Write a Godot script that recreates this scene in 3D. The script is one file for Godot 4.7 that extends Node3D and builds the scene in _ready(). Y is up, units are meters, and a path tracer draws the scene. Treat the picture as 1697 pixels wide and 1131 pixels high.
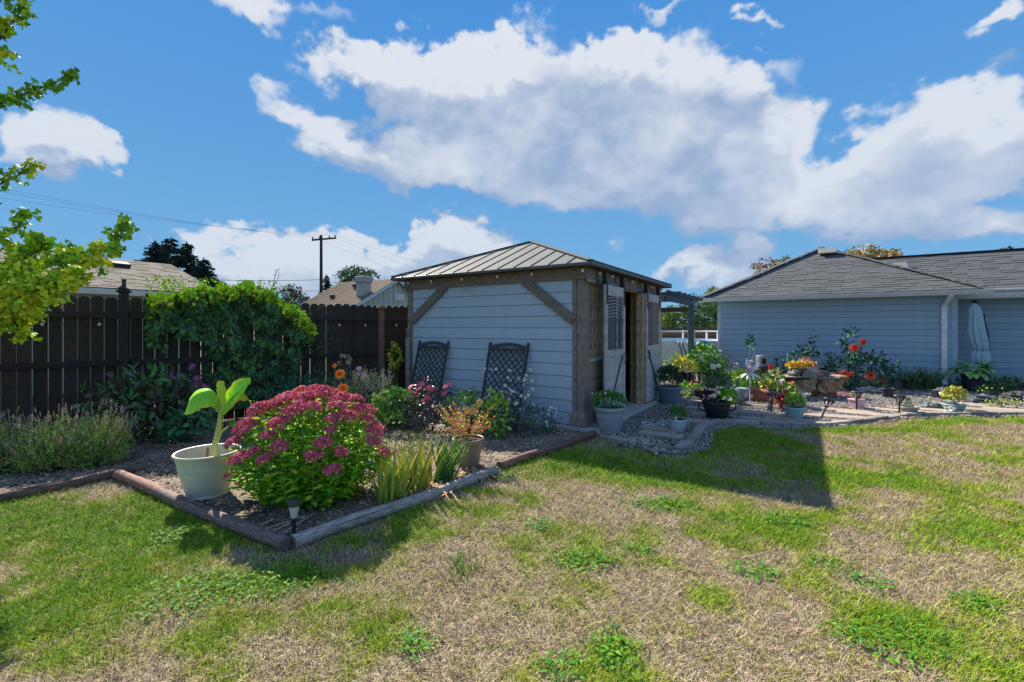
extends Node3D
# A back garden in late summer: lawn, flower bed edged with logs, a shed with barn doors, a gravel garden and houses around.

const EYE := 1.5                                   # height of the camera above the lawn
const FOCAL := 757.0                               # of the photograph, in its pixels
var R := RandomNumberGenerator.new()
var M := {}                                        # materials by name
var T := {}                                        # textures by name
var SHED := Transform3D()                          # the axes of the shed, which the houses share
var taken := {}

# ---------------------------------------------------------------- measuring: a ground point / a point at a depth seen at a place in the photograph
func G(px: float, py: float, y := 0.0) -> Vector3:
	var d := (EYE - y) * FOCAL / (py - 543.0)
	return Vector3((px - 848.5) / FOCAL * d, y, -d)

func P(px: float, py: float, d: float) -> Vector3:
	return Vector3((px - 848.5) / FOCAL * d, EYE + (543.0 - py) / FOCAL * d, -d)

func rf(a: float, b: float) -> float:
	return R.randf_range(a, b)

func rdir() -> Vector3:
	var y := R.randf_range(-1.0, 1.0)
	var a := R.randf() * TAU
	var r := sqrt(1.0 - y * y)
	return Vector3(cos(a) * r, y, sin(a) * r)

func lc(a: Color, b: Color, t: float) -> Color:
	return a.lerp(b, t)

func vary(c: Color, amount: float) -> Color:
	var k := 1.0 + R.randf_range(-amount, amount)
	return Color(c.r * k, c.g * k, c.b * k)

# ---------------------------------------------------------------- meshes
class MB:
	var v := PackedVector3Array()
	var c := PackedColorArray()
	var ix := PackedInt32Array()
	var col := Color(1, 1, 1)
	var xf := Transform3D()

	func vert(p: Vector3) -> int:
		v.append(xf * p)
		c.append(col)
		return v.size() - 1

	func face(a: int, b: int, d: int) -> void:      # counter-clockwise from outside
		ix.append(a)
		ix.append(d)
		ix.append(b)

	func tri(a: Vector3, b: Vector3, d: Vector3) -> void:
		face(vert(a), vert(b), vert(d))

	func quad(a: Vector3, b: Vector3, d: Vector3, e: Vector3) -> void:
		var k := vert(a)
		vert(b)
		vert(d)
		vert(e)
		face(k, k + 1, k + 2)
		face(k, k + 2, k + 3)

	func poly(pts: Array) -> void:                  # flat and convex
		var k := v.size()
		for p in pts:
			vert(p)
		for j in range(1, pts.size() - 1):
			face(k, k + j, k + j + 1)

	func turned(a: int, b: int, d: int, o: Vector3) -> void:   # a face of a convex body round o
		var n := (v[b] - v[a]).cross(v[d] - v[a])
		if n.dot((v[a] + v[b] + v[d]) / 3.0 - o) < 0.0:
			face(a, d, b)
		else:
			face(a, b, d)

	func box(lo: Vector3, hi: Vector3, bevel := 0.0) -> void:
		var m := (lo + hi) / 2.0
		var h := (hi - lo).abs() / 2.0
		var b := minf(bevel, minf(h.x, minf(h.y, h.z)) * 0.45)
		var o := xf * m
		var id := []
		for s in 8:
			var sg := Vector3(1 if s & 1 else -1, 1 if s & 2 else -1, 1 if s & 4 else -1)
			var three := []
			for k in 3:
				var q := Vector3(h.x - b, h.y - b, h.z - b)
				q[k] = h[k]
				three.append(vert(m + q * sg))
			id.append(three)
		for k in 3:
			var i1 := 1 << ((k + 1) % 3)
			var i2 := 1 << ((k + 2) % 3)
			for s in [0, 1 << k]:
				turned(id[s][k], id[s | i1][k], id[s | i1 | i2][k], o)
				turned(id[s][k], id[s | i1 | i2][k], id[s | i2][k], o)
			if b > 0.0:
				var x1 := (k + 1) % 3
				var x2 := (k + 2) % 3
				for s in [0, i1, i2, i1 | i2]:
					var e: int = s | (1 << k)
					turned(id[s][x1], id[s][x2], id[e][x2], o)
					turned(id[s][x1], id[e][x2], id[e][x1], o)
		if b > 0.0:
			for s in 8:
				turned(id[s][0], id[s][1], id[s][2], o)

	func beam(a: Vector3, b: Vector3, w: float, t: float, up := Vector3.UP, bevel := 0.0) -> void:   # a bar from a to b: w across, t along up
		var z := (b - a).normalized()
		var x := up.cross(z).normalized()
		var y := z.cross(x)
		var keep := xf
		xf = keep * Transform3D(Basis(x, y, z), a)
		box(Vector3(-w / 2, -t / 2, 0), Vector3(w / 2, t / 2, a.distance_to(b)), bevel)
		xf = keep

	func prism(cross: Array, a: Vector3, b: Vector3, ux: Vector3, uy: Vector3) -> void:   # a cross-section of Vector2, swept from a to b
		var n := cross.size()
		var o := xf * ((a + b) / 2.0)
		var mid := Vector2.ZERO
		for q in cross:
			mid += q / n
		o = xf * ((a + b) / 2.0 + ux * mid.x + uy * mid.y)
		for k in n:
			var q0: Vector2 = cross[k]
			var q1: Vector2 = cross[(k + 1) % n]
			var i0 := vert(a + ux * q0.x + uy * q0.y)
			vert(a + ux * q1.x + uy * q1.y)
			vert(b + ux * q1.x + uy * q1.y)
			vert(b + ux * q0.x + uy * q0.y)
			turned(i0, i0 + 1, i0 + 2, o)
			turned(i0, i0 + 2, i0 + 3, o)
		for e in [a, b]:
			var k0 := v.size()
			for q in cross:
				vert(e + ux * q.x + uy * q.y)
			for k in range(1, n - 1):
				turned(k0, k0 + k, k0 + k + 1, o)

	func tube(pts: Array, radii: Array, sides := 6, caps := true) -> void:
		var n := pts.size()
		var rings := []
		var side := Vector3.ZERO
		for k in n:
			var p: Vector3 = pts[k]
			var d: Vector3 = (pts[mini(k + 1, n - 1)] - pts[maxi(k - 1, 0)]).normalized()
			if side == Vector3.ZERO:
				side = d.cross(Vector3.UP if absf(d.y) < 0.9 else Vector3.RIGHT).normalized()
			side = (side - d * side.dot(d)).normalized()
			var other := d.cross(side)
			var r: float = radii[k] if k < radii.size() else radii[-1]
			var first := v.size()
			for j in sides:
				var a := TAU * j / sides
				vert(p + (side * cos(a) + other * sin(a)) * r)
			rings.append(first)
		for k in n - 1:
			for j in sides:
				var j2 := (j + 1) % sides
				face(rings[k] + j, rings[k] + j2, rings[k + 1] + j2)
				face(rings[k] + j, rings[k + 1] + j2, rings[k + 1] + j)
		if caps:
			for e in [0, n - 1]:
				var d: Vector3 = pts[e]
				var k0 := vert(d)
				for j in sides:
					v.append(v[rings[e] + j])
					c.append(col)
				for j in sides:
					if e == 0:
						face(k0, k0 + 1 + (j + 1) % sides, k0 + 1 + j)
					else:
						face(k0, k0 + 1 + j, k0 + 1 + (j + 1) % sides)

	func lathe(prof: Array, at: Vector3, segs := 24) -> void:   # Vector2(radius, height); a point given twice makes a hard edge
		var rings := []
		for q in prof:
			rings.append(v.size())
			for j in segs:
				var a := TAU * j / segs
				vert(at + Vector3(cos(a) * q.x, q.y, -sin(a) * q.x))
		for k in prof.size() - 1:
			if prof[k].is_equal_approx(prof[k + 1]):
				continue
			for j in segs:
				var j2 := (j + 1) % segs
				face(rings[k] + j, rings[k] + j2, rings[k + 1] + j2)
				face(rings[k] + j, rings[k + 1] + j2, rings[k + 1] + j)

	func leaf(p: Vector3, dir: Vector3, nrm: Vector3, ln: float, wd: float, fold := 0.12, droop := 0.1) -> void:
		var s := dir.cross(nrm).normalized()
		var n2 := s.cross(dir)
		var k := vert(p)
		vert(p + dir * ln * 0.45 + s * wd * 0.5 + n2 * fold * wd)
		vert(p + dir * ln - n2 * droop * ln)
		vert(p + dir * ln * 0.45 - s * wd * 0.5 + n2 * fold * wd)
		face(k, k + 1, k + 2)
		face(k, k + 2, k + 3)

	func oval(p: Vector3, dir: Vector3, nrm: Vector3, ln: float, wd: float, droop := 0.2, cup := 0.15) -> void:   # a broader leaf of six faces
		var s := dir.cross(nrm).normalized()
		var n2 := s.cross(dir)
		var k := vert(p)
		vert(p + dir * ln * 0.5 - n2 * droop * ln * 0.2)
		vert(p + dir * ln - n2 * droop * ln)
		for g in [1.0, -1.0]:
			vert(p + dir * ln * 0.22 + s * g * wd * 0.38 + n2 * cup * wd)
			vert(p + dir * ln * 0.62 + s * g * wd * 0.5 + n2 * (cup * wd - droop * ln * 0.35))
		face(k, k + 3, k + 1)
		face(k + 3, k + 4, k + 1)
		face(k + 4, k + 2, k + 1)
		face(k, k + 1, k + 5)
		face(k + 5, k + 1, k + 6)
		face(k + 6, k + 1, k + 2)

	func fan(p: Vector3, dir: Vector3, nrm: Vector3, r: float) -> void:   # a fan-shaped leaf with a notch
		var s := dir.cross(nrm).normalized()
		var n2 := s.cross(dir)
		var k := vert(p)
		vert(p + dir * r * 0.55 + s * r * 0.62)
		vert(p + dir * r * 0.98 + s * r * 0.36 - n2 * r * 0.1)
		vert(p + dir * r * 0.78)
		vert(p + dir * r * 0.98 - s * r * 0.36 - n2 * r * 0.1)
		vert(p + dir * r * 0.55 - s * r * 0.62)
		for j in 4:
			face(k, k + 1 + j, k + 2 + j)

	func blade(p: Vector3, dir: Vector3, bend: Vector3, ln: float, wd: float, segs := 3, tip := Color(-1, 0, 0)) -> void:
		var s := dir.cross(bend)
		if s.length() < 0.01:
			s = Vector3(0.7, 0, 0.7)
		s = s.normalized()
		var keep := col
		var k := v.size()
		for j in segs + 1:
			var t := float(j) / segs
			if tip.r >= 0.0:
				col = keep.lerp(tip, t)
			var q := p + dir * ln * t + bend * ln * t * t
			if j == segs:
				vert(q)
			else:
				var w := wd * (1.0 - 0.55 * t * t)
				vert(q + s * w / 2)
				vert(q - s * w / 2)
		for j in segs:
			if j == segs - 1:
				face(k + 2 * j, k + 2 * j + 1, k + 2 * j + 2)
			else:
				face(k + 2 * j, k + 2 * j + 1, k + 2 * j + 3)
				face(k + 2 * j, k + 2 * j + 3, k + 2 * j + 2)
		col = keep

	func ball(at: Vector3, r: Vector3, segs := 8, rings := 5, rough := 0.0, noise: FastNoiseLite = null, seed_at := 0.0) -> void:
		var first := v.size()
		for k in rings + 1:
			var b := PI * (float(k) / rings - 0.5)
			for j in segs:
				var a := TAU * j / segs
				var d := Vector3(cos(a) * cos(b), sin(b), sin(a) * cos(b))
				var f := 1.0
				if noise:
					f += rough * noise.get_noise_3d(d.x * 2.0 + seed_at, d.y * 2.0 + seed_at * 0.7, d.z * 2.0)
				vert(at + d * r * f)
		for k in rings:
			for j in segs:
				var j2 := (j + 1) % segs
				var a0 := first + k * segs
				if k > 0:
					face(a0 + j, a0 + segs + j2, a0 + j2)
				if k < rings - 1:
					face(a0 + j, a0 + segs + j, a0 + segs + j2)
				elif k == rings - 1:
					face(a0 + j, a0 + segs + j, a0 + segs + j2)

	func mesh(m: Material, smooth := true) -> ArrayMesh:
		var gain: float = m.get_meta("gain", 1.0)
		if gain != 1.0:
			for k in c.size():
				c[k] = Color(minf(c[k].r * gain, 0.8), minf(c[k].g * gain, 0.8), minf(c[k].b * gain, 0.8))
		var arr := []
		arr.resize(Mesh.ARRAY_MAX)
		arr[Mesh.ARRAY_VERTEX] = v
		arr[Mesh.ARRAY_COLOR] = c
		arr[Mesh.ARRAY_INDEX] = ix
		if smooth:
			var n := PackedVector3Array()
			n.resize(v.size())
			for k in range(0, ix.size(), 3):
				var f := (v[ix[k + 2]] - v[ix[k]]).cross(v[ix[k + 1]] - v[ix[k]])
				n[ix[k]] += f
				n[ix[k + 1]] += f
				n[ix[k + 2]] += f
			for k in n.size():
				n[k] = n[k].normalized() if n[k].length_squared() > 1e-20 else Vector3.UP
			arr[Mesh.ARRAY_NORMAL] = n
		var a := ArrayMesh.new()
		a.add_surface_from_arrays(Mesh.PRIMITIVE_TRIANGLES, arr)
		a.surface_set_material(0, m)
		return a

# ---------------------------------------------------------------- things, parts
func numbered(called: String) -> String:
	if not taken.has(called):
		taken[called] = 0
		return called
	taken[called] += 1
	return "%s_%03d" % [called, taken[called]]

func tag(o: Node3D, label: String, category: String, group := "") -> Node3D:
	o.set_meta("label", label)
	o.set_meta("category", category)
	if group:
		o.set_meta("group", group)
	return o

func thing(called: String, label: String, category: String, at := Vector3.ZERO, turn := 0.0, group := "") -> Node3D:
	var o := Node3D.new()
	o.name = numbered(called)
	add_child(o)
	o.position = at
	o.rotation.y = turn
	return tag(o, label, category, group)

func hang(called: String, mesh: Mesh, parent: Node3D, at := Transform3D(), kind := "") -> MeshInstance3D:
	var o := MeshInstance3D.new()
	o.name = numbered(called) if parent == self else called
	o.mesh = mesh
	o.transform = at
	if kind:
		o.set_meta("kind", kind)
	parent.add_child(o, true)
	return o

func part(called: String, mb: MB, m: Material, parent: Node3D, smooth := true, kind := "") -> MeshInstance3D:
	return hang(called, mb.mesh(m, smooth), parent, Transform3D(), kind)

func bx(called: String, lo: Vector3, hi: Vector3, c: Color, m: Material, parent: Node3D, bevel := 0.004) -> MeshInstance3D:
	var b := MB.new()
	b.col = c
	b.box(lo, hi, bevel)
	return part(called, b, m, parent)

func copy(o: Node3D, label: String, at: Vector3, turn := 0.0, size := 1.0) -> Node3D:
	var r: Node3D = o.duplicate()
	var called := String(o.name)
	if called.right(3).is_valid_int():
		called = called.left(-4)
	r.name = numbered(called)
	add_child(r)
	r.position = at
	r.rotation.y = turn
	r.scale = Vector3.ONE * size
	r.set_meta("label", label)
	return r

func many(called: String, mesh: Mesh, where: Array, tints: Array, parent: Node3D = self) -> MultiMeshInstance3D:
	var mm := MultiMesh.new()
	mm.transform_format = MultiMesh.TRANSFORM_3D
	mm.use_colors = true
	mm.mesh = mesh
	mm.instance_count = where.size()
	for k in where.size():
		mm.set_instance_transform(k, where[k])
		mm.set_instance_color(k, tints[k])
	var o := MultiMeshInstance3D.new()
	o.name = numbered(called) if parent == self else called
	o.multimesh = mm
	o.set_meta("kind", "stuff")
	parent.add_child(o, true)
	return o

# ---------------------------------------------------------------- textures and materials
func noise_tex(sd: int, freq: float, oct: int, lo: float, hi: float, size := 256, sharp := 1.0) -> ImageTexture:
	var n := FastNoiseLite.new()
	n.seed = sd
	n.frequency = freq
	n.fractal_octaves = oct
	var data := n.get_seamless_image(size, size).get_data()
	var out := PackedByteArray()
	out.resize(size * size)
	for k in out.size():
		var x := data[k] / 255.0
		x = clampf((x - 0.5) * sharp + 0.5, 0.0, 1.0)
		out[k] = int(255.0 * (lo + (hi - lo) * x))
	var im := Image.create_from_data(size, size, false, Image.FORMAT_L8, out)
	im.convert(Image.FORMAT_RGB8)
	return ImageTexture.create_from_image(im)

func mat(called: String, rough: float, tex := "", scale := Vector3.ONE, relief := 0.0, metal := 0.0) -> StandardMaterial3D:
	var m := StandardMaterial3D.new()
	m.resource_name = called
	m.vertex_color_use_as_albedo = true
	m.roughness = rough
	m.metallic = metal
	m.cull_mode = BaseMaterial3D.CULL_DISABLED
	if tex:
		m.albedo_texture = T[tex]
		m.uv1_triplanar = true
		m.uv1_scale = scale
		if relief > 0.0:
			m.heightmap_enabled = true
			m.heightmap_texture = T[tex]
			m.heightmap_scale = relief
	M[called] = m
	return m

func materials() -> void:
	T.iso = noise_tex(3, 0.03, 4, 0.91, 1.0, 256, 1.5)
	T.streak = noise_tex(9, 0.045, 4, 0.56, 1.0, 256, 1.6)
	T.grit = noise_tex(5, 0.16, 3, 0.45, 1.0, 256, 1.6)
	T.soft = noise_tex(7, 0.012, 3, 0.93, 1.0, 256, 1.4)
	T.rock = noise_tex(11, 0.025, 5, 0.5, 1.0, 256, 1.6)
	mat("wood_y", 0.8, "streak", Vector3(9, 0.5, 9), 0.03)
	mat("wood_x", 0.8, "streak", Vector3(0.5, 9, 9), 0.03)
	mat("wood_z", 0.8, "streak", Vector3(9, 9, 0.5), 0.03)
	mat("board_z", 0.62, "iso", Vector3(10, 16, 0.6))
	mat("board_x", 0.62, "iso", Vector3(0.6, 16, 10))
	mat("paint", 0.72, "soft", Vector3(1.5, 1.5, 1.5))
	mat("shingle", 0.95, "grit", Vector3(3, 3, 3), 0.05)
	mat("metal_roof", 0.78, "soft", Vector3(0.9, 0.9, 0.9), 0.0, 0.0).metallic_specular = 0.25
	mat("dark_metal", 0.45, "", Vector3.ONE, 0.0, 0.3)
	mat("plastic", 0.42, "soft", Vector3(3, 3, 3))
	mat("concrete", 0.9, "iso", Vector3(2, 2, 2), 0.1)
	mat("stone", 0.9, "rock", Vector3(2.2, 2.2, 2.2), 0.8)
	mat("paver", 0.92, "iso", Vector3(3, 3, 3), 0.2)
	mat("soil", 1.0, "rock", Vector3(3.7, 3.7, 3.7), 0.5)
	mat("ground", 1.0, "rock", Vector3(2.3, 2.3, 2.3), 0.8)
	mat("cloth", 0.9, "iso", Vector3(6, 6, 6), 0.05)
	mat("bark", 0.95, "streak", Vector3(6, 1.0, 6), 0.6)
	mat("petal", 0.75).backlight = Color(0.5, 0.5, 0.5)
	var l := mat("leaf", 0.5)
	l.backlight = Color(1.0, 1.0, 0.55)
	l.metallic_specular = 0.1
	l = mat("plum_leaf", 0.32)
	l.backlight = Color(0.4, 0.3, 0.35)
	l = mat("dull_leaf", 0.7)
	l.backlight = Color(0.6, 0.6, 0.4)
	l.metallic_specular = 0.25
	l = mat("grass", 0.75)
	l.backlight = Color(1.0, 1.0, 0.6)
	l.metallic_specular = 0.2
	for k in [["leaf", 1.6], ["dull_leaf", 1.4], ["petal", 1.35], ["plum_leaf", 1.4]]:
		M[k[0]].set_meta("gain", k[1])
	l = mat("bulb_glass", 0.15)
	l.albedo_color = Color(0.95, 0.95, 0.92, 0.45)
	l = mat("screen", 0.8)
	l.albedo_color = Color(0.42, 0.45, 0.5, 0.5)
	l.transparency = BaseMaterial3D.TRANSPARENCY_ALPHA
	l = mat("frosted", 0.5)
	l.backlight = Color(0.7, 0.7, 0.7)

# ---------------------------------------------------------------- the sky: air and clouds
func sky_texture() -> ImageTexture:
	var big := Vector2i(4096, 2048)
	var few := Vector2i(1024, 512)
	var cover := Image.create(few.x, 256, false, Image.FORMAT_RF)
	var n3 := FastNoiseLite.new()
	n3.seed = 21
	n3.frequency = 1.0
	n3.fractal_octaves = 4
	# clouds that stand before the camera: azimuth, height, half width, half height (degrees), strength
	var e := [-15.4,27.9,9.1,2.5,1.00,  -5.2,28.4,11.1,3.5,1.10,  5.4,27.5,12.6,4.5,1.15,  15.6,27.6,9.1,4.1,1.10,  24.0,25.7,5.4,2.2,0.90,  4.3,33.3,4.5,1.8,0.41,  -6.7,25.2,11.1,3.4,0.90,  3.9,22.4,14.7,4.2,1.00,  17.0,22.2,10.3,5.0,1.00,  -23.5,21.7,3.8,1.9,0.90,  -19.9,20.6,5.0,2.6,0.95,  -14.7,19.6,7.8,2.7,1.00,  -17.5,24.6,2.4,1.3,0.70,  -1.4,19.2,14.1,2.7,0.95,  11.3,18.1,14.3,3.7,1.05,  21.7,18.2,11.7,4.8,1.10,  30.8,19.3,4.5,4.2,1.00,  30.8,13.3,14.0,3.2,1.05,  38.5,14.1,7.9,4.7,1.10,  43.6,16.7,4.8,3.6,1.00,  47.0,15.3,3.9,4.1,1.05,  40.7,9.8,7.4,2.1,0.85,  46.6,8.9,3.6,2.1,0.90,  -28.9,31.1,3.8,1.3,0.70,  -22.2,32.8,6.2,1.1,0.46,  -46.2,15.9,3.1,2.2,1.00,  -42.7,16.0,1.1,0.8,0.60,  -47.8,13.4,2.1,1.0,0.70,  -30.6,7.6,4.8,2.4,0.90,  -23.5,8.1,6.4,2.9,1.00,  -15.4,8.5,6.3,3.0,1.00,  -8.2,10.4,5.9,3.5,1.10,  -2.2,10.5,3.9,2.5,0.95,  -26.0,6.0,10.4,2.6,0.80,  21.7,8.0,3.3,1.8,0.90,  26.7,8.0,4.1,2.1,1.00,  24.9,6.0,6.8,1.7,0.80,  47.2,25.2,2.5,1.0,0.90,  29.7,31.3,2.4,0.6,0.65,  30.0,28.9,1.8,0.4,0.50,  -26.6,23.9,3.1,1.4,0.55,  17.7,33.3,4.5,0.8,0.60,  39.8,20.2,2.5,1.4,0.50,  47.0,21.5,1.6,1.1,0.45,  -0.6,15.6,2.6,0.9,0.55,  12.8,9.6,2.5,1.0,0.40,  31.9,25.9,2.5,2.1,0.45,  -11.1,33.4,2.2,0.5,0.31]
	for y in 256:
		var el := 90.0 - (y + 0.5) * 180.0 / 512
		for x in few.x:
			var az := (x + 0.5) * 360.0 / few.x - 180.0
			var k := 1.0 - smoothstep(52.0, 66.0, absf(az))
			k *= 1.0 - smoothstep(37.0, 48.0, el)
			var c := 0.0
			if k > 0.0:
				var empty := 1.0
				for j in range(0, e.size(), 5):
					var dx: float = (az - e[j]) / e[j + 2]
					if dx > 1.6 or dx < -1.6:
						continue
					var dy: float = (el - e[j + 1]) / e[j + 3]
					var q := dx * dx + dy * dy
					if q < 1.7:
						empty *= 1.0 - clampf(e[j + 4] * (1.0 - q / 1.7) * 1.35, 0.0, 0.97)
				c = k * (1.0 - empty)
			if k < 1.0:
				var r := cos(deg_to_rad(el))
				var d := Vector3(sin(deg_to_rad(az)) * r, sin(deg_to_rad(el)), -cos(deg_to_rad(az)) * r)
				var s := 2.2 / (d.y + 0.35)
				c += (1.0 - k) * clampf(0.5 + 1.5 * n3.get_noise_3d(d.x * s, 3.0, d.z * s), 0.0, 1.0)
			cover.set_pixel(x, y, Color(c, 0, 0))
	var sky := Image.create(few.x, few.y, false, Image.FORMAT_RGBF)
	sky.fill(Color(0.12, 0.115, 0.085))
	_paint_sky(sky, cover, Rect2i(0, 0, few.x, 256), 4.0, Vector2i(0, 0))
	sky.resize(big.x, big.y, Image.INTERPOLATE_BILINEAR)
	var near := Rect2i(1348, 480, 1400, 544)       # the part before the camera, finer
	var fine := cover.get_region(Rect2i(near.position / 4, near.size / 4))
	fine.resize(near.size.x, near.size.y, Image.INTERPOLATE_BILINEAR)
	var patch := Image.create(near.size.x, near.size.y, false, Image.FORMAT_RGBF)
	_paint_sky(patch, fine, Rect2i(Vector2i.ZERO, near.size), 1.0, near.position)
	sky.blit_rect(patch, Rect2i(Vector2i.ZERO, near.size), near.position)
	var turned := Image.create(big.x, big.y, false, Image.FORMAT_RGBF)   # the picture's edge lies before the camera
	turned.blit_rect(sky, Rect2i(big.x / 2, 0, big.x / 2, big.y), Vector2i(0, 0))
	turned.blit_rect(sky, Rect2i(0, 0, big.x / 2, big.y), Vector2i(big.x / 2, 0))
	return ImageTexture.create_from_image(turned)

func _paint_sky(im: Image, cover: Image, box: Rect2i, step: float, at: Vector2i) -> void:
	var noises := []
	for k in 3:
		var n := FastNoiseLite.new()
		n.seed = [31, 47, 5][k]
		n.frequency = [0.0085, 0.03, 0.005][k] * step
		n.fractal_octaves = [6, 4, 4][k]
		n.fractal_gain = 0.55
		n.offset = Vector3(at.x, at.y * 1.35, 0) / step
		var w := box.size.x
		var h := int(box.size.y * 1.35) + 2
		noises.append(n.get_image(w, h, false, false, false).get_data())
	var w2 := box.size.x
	var up := maxi(1, int(44.0 / step))
	for y in box.size.y:
		var el := 90.0 - (at.y + (y + 0.5) * step) * 180.0 / 2048.0
		var low := pow(clampf(1.0 - el / 60.0, 0.0, 1.0), 2.2)
		var air := Color(0.023, 0.113, 0.305).lerp(Color(0.098, 0.218, 0.335), low)
		var ny := int(y * 1.35) * w2
		for x in w2:
			var a: float = noises[0][ny + x] / 255.0 - 0.5
			var b: float = noises[1][ny + x] / 255.0 - 0.5
			var g: float = noises[2][ny + x] / 255.0 - 0.5
			var wx := clampi(x + int((g * 110.0 + b * 34.0) / step), 0, w2 - 1)
			var wy := clampi(y + int((a * 75.0 + b * 18.0) / step), 0, box.size.y - 1)
			var c := cover.get_pixel(wx, wy).r
			var d := c * 1.02 - 0.03 + (a * 1.0 + b * 0.45) * (1.0 - 0.6 * c)
			var t := smoothstep(0.26, 0.84, d)
			var o := air
			if t > 0.0:
				var above := cover.get_pixel(wx, maxi(0, wy - up)).r
				var lit := clampf(0.36 + (c - above) * 1.3 + a * 0.8 + b * 0.35 + g * 1.3, 0.0, 1.0)
				var cloud := Color(0.135, 0.185, 0.275).lerp(Color(0.335, 0.35, 0.38), lit)
				cloud = cloud.lerp(Color(0.15, 0.225, 0.325), 0.35 * low)
				o = air.lerp(cloud, t * (0.5 + 0.5 * smoothstep(0.35, 0.95, d)))
			im.set_pixel(x, y, o)

# ---------------------------------------------------------------- the scene
func _ready() -> void:
	R.seed = 12
	var cam := Camera3D.new()
	cam.name = "camera"
	cam.position = Vector3(0, EYE, 0)
	cam.projection = Camera3D.PROJECTION_FRUSTUM
	cam.near = 0.05
	cam.far = 600.0
	cam.size = 2.0 * cam.near * 565.5 / FOCAL
	cam.frustum_offset = Vector2(0.0, -22.5 / FOCAL * cam.near)
	add_child(cam)
	cam.current = true
	var env := Environment.new()
	env.background_mode = Environment.BG_SKY
	env.tonemap_mode = Environment.TONE_MAPPER_LINEAR
	env.tonemap_exposure = 2.3
	env.sdfgi_enabled = true
	env.ssao_enabled = true
	env.ssil_enabled = true
	var pano := PanoramaSkyMaterial.new()
	pano.panorama = sky_texture()
	env.sky = Sky.new()
	env.sky.sky_material = pano
	var around := WorldEnvironment.new()
	around.name = "world_environment"
	around.environment = env
	add_child(around)
	var sun := DirectionalLight3D.new()
	sun.name = "sun"
	sun.light_color = Color(1.0, 0.95, 0.86)
	sun.light_energy = 1.6
	sun.light_angular_distance = 0.5
	sun.shadow_enabled = true
	sun.basis = Basis.looking_at(Vector3(1.55, -2.42, 2.55).normalized())
	add_child(sun)
	SHED = Transform3D(Basis(Vector3.UP, atan2(0.8406, 0.5416)), Vector3(1.004, 0, -6.64))
	materials()
	make_ground()
	make_fence()
	make_shed()
	make_house()
	make_neighbours()
	make_trees()
	make_pool_corner()
	make_logs()
	make_bed_plants()
	make_gravel_garden()
	make_small_things()

func S(x: float, y: float, z: float) -> Vector3:      # a place given in the shed's axes
	return SHED * Vector3(x, y, z)

const TURN := 0.9984                                   # the shed's turn

# ---------------------------------------------------------------- ground, lawn, soil, gravel
var bed := PackedVector2Array()
var gravel := PackedVector2Array()
var lawn_noise := FastNoiseLite.new()
var green_spots := []

func flat(p: Vector3) -> Vector2:
	return Vector2(p.x, p.z)

func greenness(x: float, z: float) -> float:
	var g := 0.23 + 1.15 * lawn_noise.get_noise_2d(x, z) + 0.8 * lawn_noise.get_noise_2d(x * 3.4 + 50.0, z * 3.4)
	for s in green_spots:
		var dx: float = (x - s[0]) / s[2]
		if absf(dx) < 1.5:
			var dz: float = (z - s[1]) / s[3]
			var q := dx * dx + dz * dz
			if q < 2.2:
				g += 0.8 * s[4] * (1.0 - q / 2.2)
	return clampf(g, 0.0, 1.0)

func sheet(called: String, lo: Vector2, hi: Vector2, step: float, y: float, amp: float, inside: PackedVector2Array, colour: Callable, m: Material) -> void:
	var n := FastNoiseLite.new()
	n.frequency = 2.2
	n.fractal_octaves = 3
	n.seed = 4
	var b := MB.new()
	var nx := int((hi.x - lo.x) / step) + 1
	var nz := int((hi.y - lo.y) / step) + 1
	for j in nz:
		for i in nx:
			var x := lo.x + i * step
			var z := lo.y + j * step
			b.col = colour.call(x, z)
			b.vert(Vector3(x, y + amp * n.get_noise_2d(x, z), z))
	for j in nz - 1:
		for i in nx - 1:
			var k := j * nx + i
			if inside.size() and not Geometry2D.is_point_in_polygon(Vector2(lo.x + (i + 0.5) * step, lo.y + (j + 0.5) * step), inside):
				continue
			b.face(k, k + nx, k + nx + 1)
			b.face(k, k + nx + 1, k + 1)
	var o := part(called, b, m, self)
	o.set_meta("kind", "structure")

func lawn_colour(x: float, z: float) -> Color:
	var g := greenness(x, z)
	return Color(0.13, 0.10, 0.068).lerp(Color(0.06, 0.085, 0.02), g)

func soil_colour(x: float, z: float) -> Color:
	var t := clampf(0.5 + lawn_noise.get_noise_2d(x * 3.0, z * 3.0), 0.0, 1.0)
	return Color(0.15, 0.115, 0.09).lerp(Color(0.38, 0.305, 0.24), t)

func gravel_colour(x: float, z: float) -> Color:
	var t := clampf(0.5 + lawn_noise.get_noise_2d(x * 3.0 + 9.0, z * 3.0), 0.0, 1.0)
	return Color(0.16, 0.15, 0.145).lerp(Color(0.30, 0.27, 0.24), t)

func pebble_mesh(sd: int, m: Material) -> ArrayMesh:
	var n := FastNoiseLite.new()
	n.seed = sd
	n.frequency = 0.6
	var b := MB.new()
	b.ball(Vector3.ZERO, Vector3(1, 0.62, 0.8), 6, 4, 0.7, n, sd * 3.1)
	return b.mesh(m, false)

func tuft_mesh(n: int, spread: float, tall: float, lay: float, wide: float) -> ArrayMesh:
	var b := MB.new()
	for k in n:
		var a := R.randf() * TAU
		var out := Vector3(cos(a), 0, sin(a))
		var up := rf(1.0 - lay, 1.0)
		var d := (Vector3.UP * up + out * rf(0.1, 0.3 + lay)).normalized()
		b.col = Color.WHITE * rf(0.65, 1.15)
		b.blade(Vector3(rf(-spread, spread), -0.004, rf(-spread, spread)), d, out * rf(0.1, 0.5) - Vector3.UP * 0.25 * lay, tall * rf(0.55, 1.15), wide * rf(0.7, 1.2), 2)
	return b.mesh(M.grass, false)

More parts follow.
